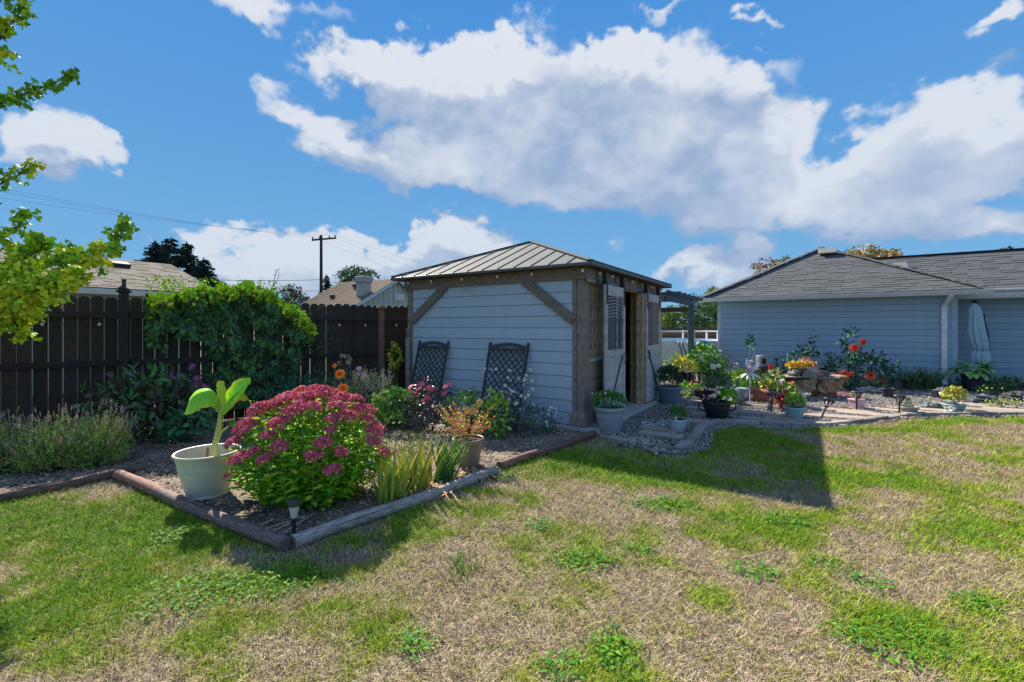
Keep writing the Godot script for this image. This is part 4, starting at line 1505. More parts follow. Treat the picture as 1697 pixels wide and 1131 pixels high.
func make_vine() -> void:
	var at := Vector3(-6.25, 0, -6.0)
	var t := thing("climbing_vine", "thick leafy vine draped over the dark fence, bright green along its top", "vine", at, 0.6598)
	var st := MB.new()
	st.col = Color(0.09, 0.07, 0.05)
	for k in 14:
		var x := rf(1.7, 3.2)
		var pts := [Vector3(x, 0, 0.18)]
		for j in 5:
			pts.append(Vector3(x + rf(-0.15, 0.15) * (j + 1), 0.4 * (j + 1), rf(0.08, 0.25)))
		st.tube(pts, [0.014, 0.012, 0.01, 0.008, 0.006, 0.004], 5)
	part("stem", st, M.bark, t, true, "stuff")
	var b := MB.new()
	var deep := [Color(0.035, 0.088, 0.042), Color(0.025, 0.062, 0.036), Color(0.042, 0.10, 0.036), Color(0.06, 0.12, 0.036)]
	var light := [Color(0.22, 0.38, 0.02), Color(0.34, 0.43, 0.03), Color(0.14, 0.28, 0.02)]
	var n := FastNoiseLite.new()
	n.seed = 6
	n.frequency = 1.6
	for k in 11500:
		var x := rf(1.16, 3.38)
		var top := lerpf(1.95, 2.12, smoothstep(1.1, 2.3, x)) - 0.55 * smoothstep(2.6, 3.4, x) + 0.16 * n.get_noise_2d(x * 2.0, 0.0)
		var bottom := 0.25
		if x < 1.85:
			bottom = lerpf(1.62, 1.35, smoothstep(1.1, 1.6, x)) - (0.35 if x > 1.10 and x < 1.33 else 0.0)
		elif x > 3.0:
			bottom = lerpf(0.45, 1.45, smoothstep(3.0, 3.35, x)) + 0.15 * n.get_noise_2d(x * 3.0, 8.0)
		elif x > 2.9:
			bottom = 0.4
		var y := rf(bottom, top)
		if R.randf() < 0.30:
			y = top - absf(rf(-0.30, 0.22))
		if n.get_noise_2d(x * 1.7, y * 1.7 + 4.0) < -0.33 and y < 1.5:
			continue
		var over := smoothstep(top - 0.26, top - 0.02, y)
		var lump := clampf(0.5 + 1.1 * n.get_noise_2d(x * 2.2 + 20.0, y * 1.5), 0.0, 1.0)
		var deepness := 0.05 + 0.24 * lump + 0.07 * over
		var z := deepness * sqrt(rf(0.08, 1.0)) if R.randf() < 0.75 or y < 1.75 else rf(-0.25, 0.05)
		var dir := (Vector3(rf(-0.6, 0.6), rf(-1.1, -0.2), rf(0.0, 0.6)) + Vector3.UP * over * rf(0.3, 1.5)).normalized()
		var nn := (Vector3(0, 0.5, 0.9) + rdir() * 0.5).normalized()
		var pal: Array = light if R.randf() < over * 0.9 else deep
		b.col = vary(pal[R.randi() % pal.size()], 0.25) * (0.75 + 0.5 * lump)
		var s := rf(0.055, 0.105)
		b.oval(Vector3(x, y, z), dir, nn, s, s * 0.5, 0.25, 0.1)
	# shoots that stand out at the top and hang at the end
	for k in 60:
		var x := rf(1.1, 3.1)
		var top := 2.05
		var d := Vector3(rf(-0.4, 0.6), rf(0.4, 1.0), rf(-0.3, 0.5)).normalized()
		for j in 5:
			b.col = vary(light[R.randi() % 3], 0.2)
			b.oval(Vector3(x, top - 0.5 * smoothstep(2.85, 3.6, x), 0.05) + d * 0.05 * j, (d + rdir()).normalized(), rdir(), 0.05, 0.03)
	for k in 5:
		var p := Vector3(3.2, rf(0.9, 1.7), 0.14)
		for j in 26:
			p += Vector3(0.02, -0.006, 0.0) + rdir() * 0.012
			b.col = vary(deep[R.randi() % 4], 0.2)
			b.oval(p, rdir(), rdir(), 0.045, 0.03)
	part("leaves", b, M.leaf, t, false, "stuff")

# ---------------------------------------------------------------- pergola, pool and fence between shed and house
func make_pool_corner() -> void:
	var t := thing("pergola", "blue grey pergola behind the shed with one slender post in view", "pergola", SHED.origin, TURN)
	var c := Color(0.13, 0.19, 0.24)
	for q in [[7.06, 0.1], [7.06, -2.7], [4.6, -2.7]]:
		bx("post", Vector3(q[0] - 0.07, 0, q[1] - 0.07), Vector3(q[0] + 0.07, 2.10, q[1] + 0.07), c, M.wood_y, t, 0.008)
	for z in [0.1, -2.7]:
		bx("beam", Vector3(4.3, 2.10, z - 0.03), Vector3(7.4, 2.22, z + 0.03), c * 0.9, M.wood_x, t, 0.005)
	bx("beam", Vector3(7.03, 1.93, -2.63), Vector3(7.09, 2.06, 0.03), Color(0.11, 0.08, 0.06), M.wood_z, t, 0.005)
	for k in 6:
		bx("rafter", Vector3(4.5 + k * 0.51, 2.221, -3.0), Vector3(4.54 + k * 0.51, 2.31, 0.40), c, M.wood_z, t, 0.004)
	for k in 7:
		bx("slat", Vector3(4.35, 2.311, -2.9 + k * 0.5), Vector3(7.4, 2.34, -2.84 + k * 0.5), c * 1.1, M.wood_x, t, 0.002)
	# pool
	t = thing("swimming_pool", "round above ground pool with white wall and top rail beside the pergola post", "pool", Vector3(5.2, 0, -16.2))
	var pool := MB.new()
	pool.col = Color(0.62, 0.66, 0.70)
	pool.lathe([Vector2(2.2, 0), Vector2(2.2, 1.08), Vector2(2.2, 1.08), Vector2(2.17, 1.08), Vector2(2.17, 1.08), Vector2(2.17, 0.85)], Vector3.ZERO, 48)
	part("wall", pool, M.plastic, t)
	var water := MB.new()
	water.col = Color(0.10, 0.30, 0.45)
	water.lathe([Vector2(2.17, 0.9), Vector2(0, 0.9)], Vector3.ZERO, 40)
	part("water", water, M.plastic, t)
	var rail := MB.new()
	rail.col = Color(0.70, 0.72, 0.75)
	var pts := []
	for k in 49:
		pts.append(Vector3(cos(TAU * k / 48) * 2.23, 1.36, sin(TAU * k / 48) * 2.23))
	rail.tube(pts, [0.014], 6, false)
	part("top_rail", rail, M.plastic, t)
	for k in 14:
		var a := TAU * k / 14 + 0.06
		bx("upright", Vector3(cos(a) * 2.24 - 0.03, 0, sin(a) * 2.24 - 0.03), Vector3(cos(a) * 2.24 + 0.03, 1.40, sin(a) * 2.24 + 0.03), Color(0.66, 0.69, 0.72), M.plastic, t)
	var seam := MB.new()
	seam.col = Color(0.40, 0.43, 0.46)
	pts = []
	for k in 49:
		pts.append(Vector3(cos(TAU * k / 48) * 2.205, 0.42, sin(TAU * k / 48) * 2.205))
	seam.tube(pts, [0.012], 5, false)
	part("seam", seam, M.plastic, t)
	# what leans and hangs there
	for q in [[1125, 1133, "leftmost of the three dark hoses hanging on the pool wall"], [1131, 1139, "middle one of the three dark hoses hanging on the pool wall"], [1140, 1146, "rightmost dark hose hanging on the pool wall by the pergola post"]]:
		var h := MB.new()
		h.col = Color(0.06, 0.065, 0.075)
		h.tube([P(q[0] - 1, 566, 13.9), P(q[0], 571, 13.7), P((q[0] + q[1]) / 2.0 + 1, 583, 13.7), P(q[1], 598, 13.7)], [0.02], 6)
		tag(part("hose", h, M.plastic, self), q[2], "hose", "dark hoses on the pool")
	var bh := MB.new()
	bh.col = Color(0.08, 0.22, 0.45)
	for k in 4:
		var hp := []
		for j in 13:
			var a := PI * j / 12.0
			hp.append(P(1161 + k * 1.2, 566, 13.5) + Vector3(-cos(a) * (0.13 + 0.02 * k) + 0.1 * (1.0 - sin(a)) * signf(-cos(a)), -0.32 + 0.34 * sin(a), 0.02 * k))
		bh.tube(hp, [0.016], 6)
	tag(part("hose", bh, M.plastic, self), "coil of bright blue hose hung at the pool edge", "hose")
	var pf := P(1181, 612, 13.0)
	t = thing("plastic_table", "small white plastic stand between the pool and the house corner", "table", Vector3(pf.x, 0, pf.z))
	bx("tabletop", Vector3(-0.22, 0.80, -0.15), Vector3(0.22, 0.84, 0.15), Color(0.7, 0.7, 0.7), M.plastic, t)
	for k in 4:
		bx("leg", Vector3(-0.2 if k % 2 else 0.16, 0, -0.14 if k < 2 else 0.10), Vector3(-0.16 if k % 2 else 0.2, 0.80, -0.10 if k < 2 else 0.14), Color(0.66, 0.66, 0.66), M.plastic, t)
	bx("shelf", Vector3(-0.2, 0.45, -0.13), Vector3(0.2, 0.48, 0.13), Color(0.62, 0.62, 0.62), M.plastic, t)
	# red fence
	t = thing("wooden_fence", "low red brown board fence behind the swimming pool", "fence", Vector3(4.2, 0, -19.4), -0.12)
	for k in 46:
		bx("picket", Vector3(k * 0.15, 0, 0), Vector3(k * 0.15 + 0.142, 1.5 + rf(-0.01, 0.01), 0.02), vary(Color(0.12, 0.055, 0.04), 0.25), M.wood_y, t, 0.0)
	for y in [0.35, 1.16]:
		bx("rail", Vector3(0, y, 0.021), Vector3(6.9, y + 0.1, 0.06), Color(0.30, 0.10, 0.05), M.wood_x, t, 0.004)

# ---------------------------------------------------------------- logs round the bed
func log_edge(label: String, p0: Vector3, p1: Vector3, r: float, c0: Color, c1: Color, split := 0.0) -> void:
	var t := thing("landscape_log", label, "log", p0, atan2(-(p1 - p0).z, (p1 - p0).x), "logs edging the flower bed")
	p1 = Vector3(p0.distance_to(p1), 0, 0)
	p0 = Vector3.ZERO
	var n := 22
	var b := MB.new()
	var pts := []
	var rad := []
	var side := (p1 - p0).cross(Vector3.UP).normalized()
	for k in n + 1:
		var f := float(k) / n
		pts.append((p1 - p0) * f + side * 0.012 * sin(f * 5.0 + r * 90.0) + Vector3(0, r * 0.72 + 0.006 * sin(f * 9.0), 0))
		rad.append(r * (1.0 + 0.05 * sin(f * 23.0 + 2.0)))
	b.tube(pts, rad, 14)
	for k in b.v.size():
		var f := clampf((b.v[k]).dot((p1 - p0).normalized()) / p0.distance_to(p1), 0.0, 1.0)
		b.c[k] = vary(c0.lerp(c1, smoothstep(split - 0.02, split + 0.02, f) if split > 0.0 else f), 0.12)
	part("trunk", b, M.log_wood, t)
	for e in [0, n]:                                       # sawn ends
		var d := MB.new()
		var dir: Vector3 = ((p1 - p0) * (1.0 if e else -1.0)).normalized()
		d.col = Color(0.20, 0.16, 0.14)
		d.tube([pts[e] + dir * 0.001, pts[e] + dir * 0.004], [r * 0.9], 14)
		part("sawn_end", d, M.log_wood, t)
	for k in 3:                                            # cracks along the grain
		var a := rf(0.3, 2.8)
		var f := rf(0.1, 0.6)
		var cr := MB.new()
		cr.col = c0 * 0.3
		var cp := []
		for j in 5:
			var g := f + j * 0.07
			cp.append((p1 - p0) * g + side * (cos(a) * r * 0.985) + Vector3(0, r * 0.72 + sin(a) * r * 0.985, 0))
		cr.tube(cp, [0.001, 0.004, 0.004, 0.003, 0.001], 4)
		part("crack", cr, M.log_wood, t)

func make_logs() -> void:
	var red := Color(0.155, 0.085, 0.07)
	var dark := Color(0.13, 0.095, 0.09)
	var grey := Color(0.56, 0.50, 0.47)
	mat("log_wood", 0.85, "streak", Vector3(0.7, 7.0, 7.0), 0.12)
	log_edge("dark log on the left, its end poking past the reddish log", G(-170, 868), G(238, 781), 0.046, dark * 1.35, red * 1.3)
	log_edge("reddish log with worn pale top, left of the potted banana, running to the front corner", G(192, 793), G(474, 912), 0.049, red * 2.3, dark * 2.1, 0.36)
	log_edge("silvery weathered log in front of the iris clumps", G(486, 909), G(822, 786), 0.049, grey, grey * 0.85)
	log_edge("red brown log running from the brown pot to the shed corner post", G(829, 779), G(985, 723), 0.048, red * 1.9, red * 1.4, 0.45)

# ---------------------------------------------------------------- flowers
func dahlia_head(c0: Color, c1: Color, r: float) -> ArrayMesh:
	var b := MB.new()
	for ring in 4:
		var n := 13 - ring * 2
		for k in n:
			var a := TAU * (k + 0.5 * ring) / n + rf(-0.1, 0.1)
			var tilt := -0.15 + ring * 0.38
			var d := Vector3(cos(a) * cos(tilt), sin(tilt), sin(a) * cos(tilt))
			b.col = vary(c0.lerp(c1, ring / 3.0), 0.18)
			b.oval(Vector3(0, 0.004 * ring, 0), d, Vector3.UP, r * (1.0 - 0.17 * ring), r * 0.36, 0.12, 0.18)
	b.col = c1 * 0.7
	b.ball(Vector3(0, 0.012, 0), Vector3(1, 0.7, 1) * r * 0.18, 7, 4)
	return b.mesh(M.petal, false)

func daisy_head(c: Color, mid: Color, r: float, petals := 8) -> ArrayMesh:
	var b := MB.new()
	for k in petals:
		var a := TAU * k / petals + rf(-0.08, 0.08)
		b.col = vary(c, 0.15)
		b.oval(Vector3.ZERO, Vector3(cos(a), rf(0.05, 0.25), sin(a)).normalized(), Vector3.UP, r, r * 0.62, 0.15, 0.08)
	b.col = mid
	b.ball(Vector3(0, 0.005, 0), Vector3(1, 0.6, 1) * r * 0.24, 7, 4)
	return b.mesh(M.petal, false)

func facing(p: Vector3, up: Vector3, size := 1.0) -> Transform3D:
	var y := up.normalized()
	var x := y.cross(Vector3(0.3, 0.1, 0.9)).normalized()
	return Transform3D(Basis(x, y, x.cross(y)).scaled(Vector3.ONE * size), p)

func stem(parent: Node3D, pts: Array, r0: float, r1: float, c: Color, called := "stem") -> void:
	var b := MB.new()
	b.col = c
	var rad := []
	for k in pts.size():
		rad.append(lerpf(r0, r1, float(k) / (pts.size() - 1)))
	b.tube(pts, rad, 5, false)
	part(called, b, M.dull_leaf, parent)

func bush(called: String, label: String, category: String, at: Vector3, mid: float, rad: Vector3, n: int, ln: float, wd: float, cols: Array, group := "", broad := true, mname := "leaf") -> Node3D:
	var t := thing(called, label, category, at, 0.0, group)
	for k in 7:
		var d := rdir()
		var e := Vector3(d.x * rad.x, mid + absf(d.y) * rad.y * 0.8, d.z * rad.z) * 0.8
		stem(t, [Vector3(d.x * 0.04, 0, d.z * 0.04), e * 0.5 + Vector3(0, 0.03, 0), e], 0.008, 0.003, cols[0] * 0.6)
	var b := MB.new()
	foliage(b, int(n * 0.55), Vector3(0, mid, 0), rad, ln, wd, cols, 0.45, 0.15, broad, -0.8)
	for c in int(n * 0.45 / 14):                        # clumps break the outline
		var d := rdir()
		d.y = maxf(d.y, -0.5)
		foliage(b, 14, Vector3(d.x * rad.x, mid + d.y * rad.y, d.z * rad.z) * rf(0.85, 1.12), Vector3.ONE * rad.x * 0.25, ln, wd, [vary(cols[R.randi() % cols.size()], 0.3)], 0.1, 0.2, broad)
	part("foliage", b, M[mname], t, false, "stuff")
	return t

func lavender(label: String, at: Vector3, r: float, h: float, lean: Vector3) -> void:
	var t := thing("lavender_bush", label, "shrub", at, 0.0, "spent lavender by the left fence")
	var b := MB.new()
	var s := MB.new()
	for k in 620:
		var d := rdir()
		d.y = absf(d.y)
		var tip := Vector3(d.x * r, 0.08 + d.y * h * 0.92, d.z * r) * rf(0.72, 1.06) + lean * d.y
		var dir := (tip - Vector3(d.x, 0, d.z) * 0.08)
		var ln := dir.length()
		dir = dir / ln
		var c: Color = [Color(0.19, 0.32, 0.05), Color(0.28, 0.38, 0.08), Color(0.13, 0.21, 0.06), Color(0.22, 0.20, 0.12)][R.randi() % 4]
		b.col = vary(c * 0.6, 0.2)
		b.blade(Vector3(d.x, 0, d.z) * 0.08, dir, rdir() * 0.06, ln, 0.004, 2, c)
		for j in 11:
			b.col = vary(c, 0.25)
			b.leaf(tip - dir * ln * rf(0.02, 0.5), (dir + rdir() * 0.9).normalized(), rdir(), rf(0.025, 0.045), 0.008)
		if d.y > 0.25 and R.randf() < 0.42:
			var q := tip
			var up := (dir + Vector3.UP * 0.8 + rdir() * 0.25).normalized()
			s.col = Color(0.17, 0.19, 0.11)
			s.blade(q, up, rdir() * 0.1, 0.09, 0.003, 2)
			for j in 10:
				s.col = vary([Color(0.31, 0.26, 0.20), Color(0.22, 0.19, 0.15), Color(0.40, 0.34, 0.26)][R.randi() % 3], 0.2)
				s.leaf(q + up * (0.055 + 0.005 * j), (up + rdir()).normalized(), rdir(), 0.014, 0.009)
	part("foliage", b, M.dull_leaf, t, false, "stuff")
	part("flower_spikes", s, M.dull_leaf, t, false, "stuff")

func make_pot(t: Node3D, prof: Array, c: Color, soil_y: float, soil_r: float, called := "pot") -> MeshInstance3D:
	var b := MB.new()
	b.col = c
	b.lathe(prof, Vector3.ZERO, 36)
	var o := part(called, b, M.plastic, t)
	var s := MB.new()
	s.col = Color(0.05, 0.038, 0.03)
	s.lathe([Vector2(soil_r, soil_y), Vector2(soil_r * 0.6, soil_y + 0.012), Vector2(0, soil_y + 0.018)], Vector3.ZERO, 18)
	part("soil", s, M.soil, t)
	return o

func pot_profile(rt: float, rb: float, h: float, lip := 0.015, lip_h := 0.04) -> Array:
	var rm := lerpf(rb, rt - lip, 0.75)
	return [Vector2(0, 0.0), Vector2(rb * 0.95, 0.0), Vector2(rb * 0.95, 0.0), Vector2(rb, 0.012), Vector2(lerpf(rb, rm, 0.55), h * 0.4), Vector2(rm, h * 0.75), Vector2(rt - lip, h - lip_h), Vector2(rt - lip, h - lip_h), Vector2(rt - 0.002, h - lip_h), Vector2(rt, h - lip_h + 0.004),
		Vector2(rt, h - 0.006), Vector2(rt - 0.006, h), Vector2(rt - 0.02, h), Vector2(rt - 0.024, h - 0.008), Vector2(rt - 0.03, h * 0.6)]

func make_bed_plants() -> void:
	# ---- stonecrop with flat crimson heads
	var t := thing("stonecrop_plant", "huge stonecrop mound with flat crimson flower heads at the bed corner", "plant", Vector3(-1.76, 0, -3.98))
	var heads := []
	for k in 5:
		var b := MB.new()
		for j in 75:
			var d := rdir()
			d.y = absf(d.y)
			var u := Vector3(d.x, 0.0, d.z) * sqrt(R.randf()) * 1.05
			b.col = vary(Color(0.34, 0.045, 0.08).lerp(Color(0.52, 0.13, 0.17), R.randf()), 0.3)
			b.ball(Vector3(u.x * 0.47, 0.20 * (1.0 - 0.9 * u.length_squared()) + rf(-0.05, 0.06), u.z * 0.47), Vector3.ONE * rf(0.045, 0.085), 5, 3)
		for j in 110:
			var d := rdir()
			d.y = absf(d.y)
			var p := Vector3(d.x, d.y * 0.32, d.z) * sqrt(R.randf())
			p.y = 0.44 * (1.0 - 0.85 * (p.x * p.x + p.z * p.z)) + rf(-0.12, 0.10) + 0.10 * sin(p.x * 9.0 + k) * sin(p.z * 8.0)
			p *= 0.5
			b.col = vary(Color(0.40, 0.05, 0.085).lerp(Color(0.62, 0.20, 0.24), R.randf() * R.randf()), 0.28)
			b.leaf(p, (Vector3(d.x * 0.6, 0.9, d.z * 0.6) + rdir() * 0.5).normalized(), rdir(), 0.075, 0.065, 0.2, 0.0)
			b.leaf(p, rdir(), rdir(), 0.07, 0.07, 0.2, 0.0)
		for j in 9:
			var a := TAU * j / 9
			b.col = Color(0.20, 0.22, 0.09)
			b.blade(Vector3(0, -0.42, 0), Vector3(cos(a) * 0.5, 0.75, sin(a) * 0.5).normalized(), Vector3(0, 0.1, 0), 0.5, 0.03, 2)
		heads.append(b.mesh(M.petal, false))
	var lv := MB.new()
	var greens := [Color(0.11, 0.29, 0.02), Color(0.18, 0.37, 0.02), Color(0.08, 0.23, 0.02), Color(0.30, 0.44, 0.03)]
	for k in 150:
		var a := k * 2.39996
		var u := sqrt((k + 0.5) / 150.0)
		var top := Vector3(cos(a) * u * 0.66, 0.0, sin(a) * u * 0.60)
		top.y = 0.86 * pow(maxf(0.0, 1.0 - pow(u * 0.94, 2.4)), 0.5) + rf(-0.035, 0.035) + 0.06
		if u > 0.9 and R.randf() < 0.3:
			top.y = rf(0.22, 0.4)
		var foot := Vector3(top.x * 0.5, 0.0, top.z * 0.5)
		var bend := Vector3(top.x * 0.86, top.y * 0.5, top.z * 0.86)
		var sb := MB.new()
		if k % 2 == 0:
			sb.col = Color(0.13, 0.20, 0.06)
			sb.tube([foot, bend, top - Vector3(0, 0.03, 0)], [0.006, 0.005, 0.004], 5, false)
			part("stem", sb, M.dull_leaf, t)
		var n := 19
		for j in n:
			var f := 0.08 + 0.86 * j / n
			var p := foot.lerp(bend, f * 2.0) if f < 0.5 else bend.lerp(top, f * 2.0 - 1.0)
			var b2 := a + j * 2.1 + rf(-0.4, 0.4)
			var d := Vector3(cos(b2), rf(0.1, 0.7), sin(b2)).normalized()
			lv.col = vary(greens[R.randi() % 4], 0.2)
			lv.oval(p, d, Vector3.UP + rdir() * 0.3, rf(0.07, 0.105), rf(0.036, 0.052), rf(-0.1, 0.35), 0.16)
		var size := rf(0.12, 0.21) * (0.7 if top.y < 0.35 else 1.0)
		if k % 9 in [1, 3, 4, 6, 7] and u < 0.86 or k % 9 in [1, 4, 6, 7] and u >= 0.86:
			continue
		var out := Vector3(top.x * 0.5, 0.75, top.z * 0.5) + rdir() * 0.15
		hang("flower_head", heads[k % 5], t, facing(top, out, size))
	part("foliage", lv, M.leaf, t, false, "stuff")

	# ---- banana in a white pot
	t = thing("potted_banana", "young banana plant with bright backlit leaves in a large white pot", "potted plant", Vector3(-2.72, 0.012, -4.08))
	var prof := [Vector2(0, 0), Vector2(0.165, 0), Vector2(0.165, 0), Vector2(0.175, 0.005), Vector2(0.175, 0.02), Vector2(0.160, 0.026), Vector2(0.172, 0.05), Vector2(0.215, 0.22), Vector2(0.228, 0.295), Vector2(0.232, 0.297), Vector2(0.231, 0.308), Vector2(0.234, 0.31), Vector2(0.238, 0.33), Vector2(0.241, 0.332), Vector2(0.242, 0.352),
		Vector2(0.252, 0.36), Vector2(0.260, 0.368), Vector2(0.262, 0.38), Vector2(0.255, 0.388), Vector2(0.243, 0.385), Vector2(0.238, 0.37), Vector2(0.222, 0.24)]
	make_pot(t, prof, Color(0.62, 0.61, 0.53), 0.255, 0.226)
	stem(t, [Vector3(0.05, 0.25, 0), Vector3(0.06, 0.42, 0), Vector3(0.10, 0.60, 0.0), Vector3(0.12, 0.78, 0)], 0.032, 0.016, Color(0.34, 0.36, 0.12), "stalk")
	stem(t, [Vector3(0.055, 0.25, 0.02), Vector3(0.085, 0.44, 0.02), Vector3(0.13, 0.56, 0.01), Vector3(0.185, 0.60, 0.0)], 0.018, 0.007, Color(0.30, 0.36, 0.11), "leaf_stalk")
	stem(t, [Vector3(0.02, 0.26, 0.02), Vector3(0.015, 0.36, 0.03), Vector3(0.02, 0.42, 0.03)], 0.016, 0.010, Color(0.14, 0.10, 0.07), "dead_stump")
	for k in 6:
		var a := k * 1.1
		var dl := MB.new()
		dl.col = vary(Color(0.20, 0.12, 0.07), 0.3)
		dl.oval(Vector3(0.05, 0.275, 0.02), Vector3(cos(a), 0.12, sin(a)).normalized(), Vector3.UP, 0.09, 0.04, 0.3)
		part("dry_leaf", dl, M.dull_leaf, t)
	var G1 := Color(0.13, 0.36, 0.035)
	var Y1 := Color(0.50, 0.50, 0.04)
	big_leaf(t, [Vector3(0.115, 0.74, 0.01), Vector3(0.085, 0.88, 0.01), Vector3(0.02, 0.945, 0.02), Vector3(-0.07, 0.93, 0.04), Vector3(-0.125, 0.86, 0.05)], [0.01, 0.08, 0.15, 0.17, 0.10], Vector3(0.15, 0.0, 0.6), G1, Y1, "leaf", Vector3(-0.12, -1.0, 0.0))
	big_leaf(t, [Vector3(0.12, 0.72, 0.0), Vector3(0.13, 0.84, 0.0), Vector3(0.135, 0.93, 0.01), Vector3(0.13, 1.015, 0.02)], [0.02, 0.05, 0.055, 0.035], Vector3(0.95, 0.1, 0.3), Color(0.34, 0.42, 0.05), Y1, "rolled_leaf")
	big_leaf(t, [Vector3(0.125, 0.72, 0.01), Vector3(0.19, 0.83, 0.0), Vector3(0.28, 0.945, -0.02), Vector3(0.37, 1.02, -0.03)], [0.02, 0.085, 0.10, 0.02], Vector3(0.55, -0.65, 0.55), G1 * 1.1, Y1, "leaf")
	big_leaf(t, [Vector3(0.125, 0.70, -0.03), Vector3(0.24, 0.84, -0.06), Vector3(0.33, 0.83, -0.06), Vector3(0.36, 0.72, -0.05)], [0.02, 0.09, 0.09, 0.04], Vector3(0.3, 0.5, 0.8), Color(0.20, 0.34, 0.05), Color(0.30, 0.18, 0.09), "withered_leaf")
	big_leaf(t, [Vector3(0.185, 0.60, 0.0), Vector3(0.24, 0.625, 0.0), Vector3(0.29, 0.615, 0.0), Vector3(0.315, 0.58, 0.0)], [0.01, 0.05, 0.05, 0.01], Vector3(0.1, 0.6, 0.8), Color(0.05, 0.16, 0.07), Color(0.08, 0.22, 0.08), "small_leaf")

	# ---- solar light at the corner
	t = thing("garden_light", "short solar stake light with pale cone lens under the stonecrop", "garden light", G(487, 893))
	var sl := MB.new()
	sl.col = Color(0.02, 0.022, 0.025)
	sl.lathe([Vector2(0.0, 0.0), Vector2(0.012, 0.0), Vector2(0.012, 0.13), Vector2(0.022, 0.135), Vector2(0.022, 0.15), Vector2(0.0, 0.15)], Vector3.ZERO, 12)
	part("stake", sl, M.plastic, t)
	sl = MB.new()
	sl.col = Color(0.50, 0.52, 0.46)
	sl.lathe([Vector2(0.020, 0.15), Vector2(0.036, 0.232)], Vector3.ZERO, 16)
	part("lens", sl, M.frosted, t)
	sl = MB.new()
	sl.col = Color(0.05, 0.055, 0.065)
	sl.lathe([Vector2(0.036, 0.232), Vector2(0.039, 0.234), Vector2(0.039, 0.27), Vector2(0.035, 0.274), Vector2(0.0, 0.276)], Vector3.ZERO, 16)
	part("cap", sl, M.plastic, t)
	var dry := MB.new()
	for q in [[440, 884, 505, 866], [448, 890, 480, 878], [452, 902, 520, 862], [430, 878, 452, 872]]:
		dry.col = vary(Color(0.42, 0.38, 0.32), 0.15)
		dry.tube([G(q[0], q[1]) + Vector3(0, 0.03, 0), G(q[2], q[3]) + Vector3(0, 0.05, 0)], [0.004, 0.003], 5)
	tag(part("dead_stalks", dry, M.dull_leaf, self), "pale dead stalks lying on the soil behind the solar light", "dead stalks")

	# ---- iris
	iris("iris_clump", "yellowing iris clump right of the stonecrop", [[662, 832], [680, 822], [640, 838], [700, 815], [655, 820]], 120, 0.54, [Color(0.22, 0.32, 0.05), Color(0.36, 0.36, 0.05), Color(0.46, 0.34, 0.08), Color(0.12, 0.24, 0.04)], 0.0)
	iris("iris_clump", "green fan of iris leaves leaning right beside the brown pot", [[730, 800], [738, 797], [746, 795], [722, 803]], 62, 0.54, [Color(0.06, 0.19, 0.05), Color(0.11, 0.28, 0.04), Color(0.04, 0.13, 0.05)], 0.55)
	for q in [["withered_leaves", "curled brown iris leaves lying over the silvery log", 700, 815, 90], ["withered_leaves", "dead brown strap leaves by the foot of the brown pot", 785, 790, 45]]:
		var w := MB.new()
		var c := G(q[2], q[3])
		for k in q[4]:
			var a := R.randf() * TAU
			w.col = vary([Color(0.36, 0.24, 0.12), Color(0.22, 0.14, 0.08), Color(0.45, 0.34, 0.2)][R.randi() % 3], 0.25)
			w.blade(c + Vector3(rf(-0.32, 0.3) * (1.0 if q[4] > 50 else 0.4), 0.03, rf(-0.12, 0.12)), Vector3(cos(a), rf(0.2, 0.9), sin(a)).normalized(), Vector3(cos(a) * 0.3, -0.9, sin(a) * 0.3 + 0.2), rf(0.12, 0.32), 0.016, 4)
		tag(part(q[0], w, M.dull_leaf, self, false, "stuff"), q[1], "dead leaves")

	# ---- brown pot with reddish spikes
	t = thing("potted_plant", "tan pot of rusty red flower spikes tucked behind the iris fan", "potted plant", Vector3(-0.47, 0.012, -4.92))
	make_pot(t, pot_profile(0.175, 0.115, 0.30), Color(0.24, 0.185, 0.15), 0.27, 0.145)
	var fl := MB.new()
	for k in 24:
		var a := R.randf() * TAU
		var d := (Vector3(cos(a) * rf(0.3, 1.1), rf(0.45, 1.0), sin(a) * rf(0.2, 0.8))).normalized()
		var ln := rf(0.28, 0.56)
		fl.col = Color(0.18, 0.16, 0.05)
		fl.blade(Vector3(0, 0.27, 0), d, rdir() * 0.06, ln, 0.006, 3)
		for j in 34:
			var f := rf(0.3, 1.0)
			fl.col = vary([Color(0.42, 0.20, 0.09), Color(0.50, 0.15, 0.08), Color(0.32, 0.28, 0.07), Color(0.55, 0.36, 0.20)][R.randi() % 4], 0.2)
			fl.leaf(Vector3(0, 0.27, 0) + d * ln * f, (d * 0.5 + rdir()).normalized(), rdir(), 0.032, 0.018)
	part("flower_spikes", fl, M.leaf, t, false, "stuff")

	# ---- against the fence and the shed, from the left
	lavender("spent lavender bush cut by the left edge, nearest the dark log", Vector3(-5.35, 0, -4.8), 0.40, 0.50, Vector3(0.0, 0, 0))
	lavender("spent lavender bush in the middle of the row of three", Vector3(-4.86, 0, -4.85), 0.38, 0.54, Vector3(0.05, 0, 0))
	lavender("spent lavender bush leaning right towards the dark peony", Vector3(-4.55, 0, -4.95), 0.34, 0.56, Vector3(0.14, 0, 0))
	var ph := [Color(0.06, 0.12, 0.05), Color(0.085, 0.075, 0.065), Color(0.06, 0.18, 0.05), Color(0.09, 0.055, 0.06), Color(0.05, 0.09, 0.05)]
	bush("peony_bush", "broad dark peony bush with bronzing leaves before the dark fence", "shrub", Vector3(-4.85, 0, -6.1), 0.42, Vector3(0.74, 0.40, 0.45), 1500, 0.13, 0.05, ph, "", true)
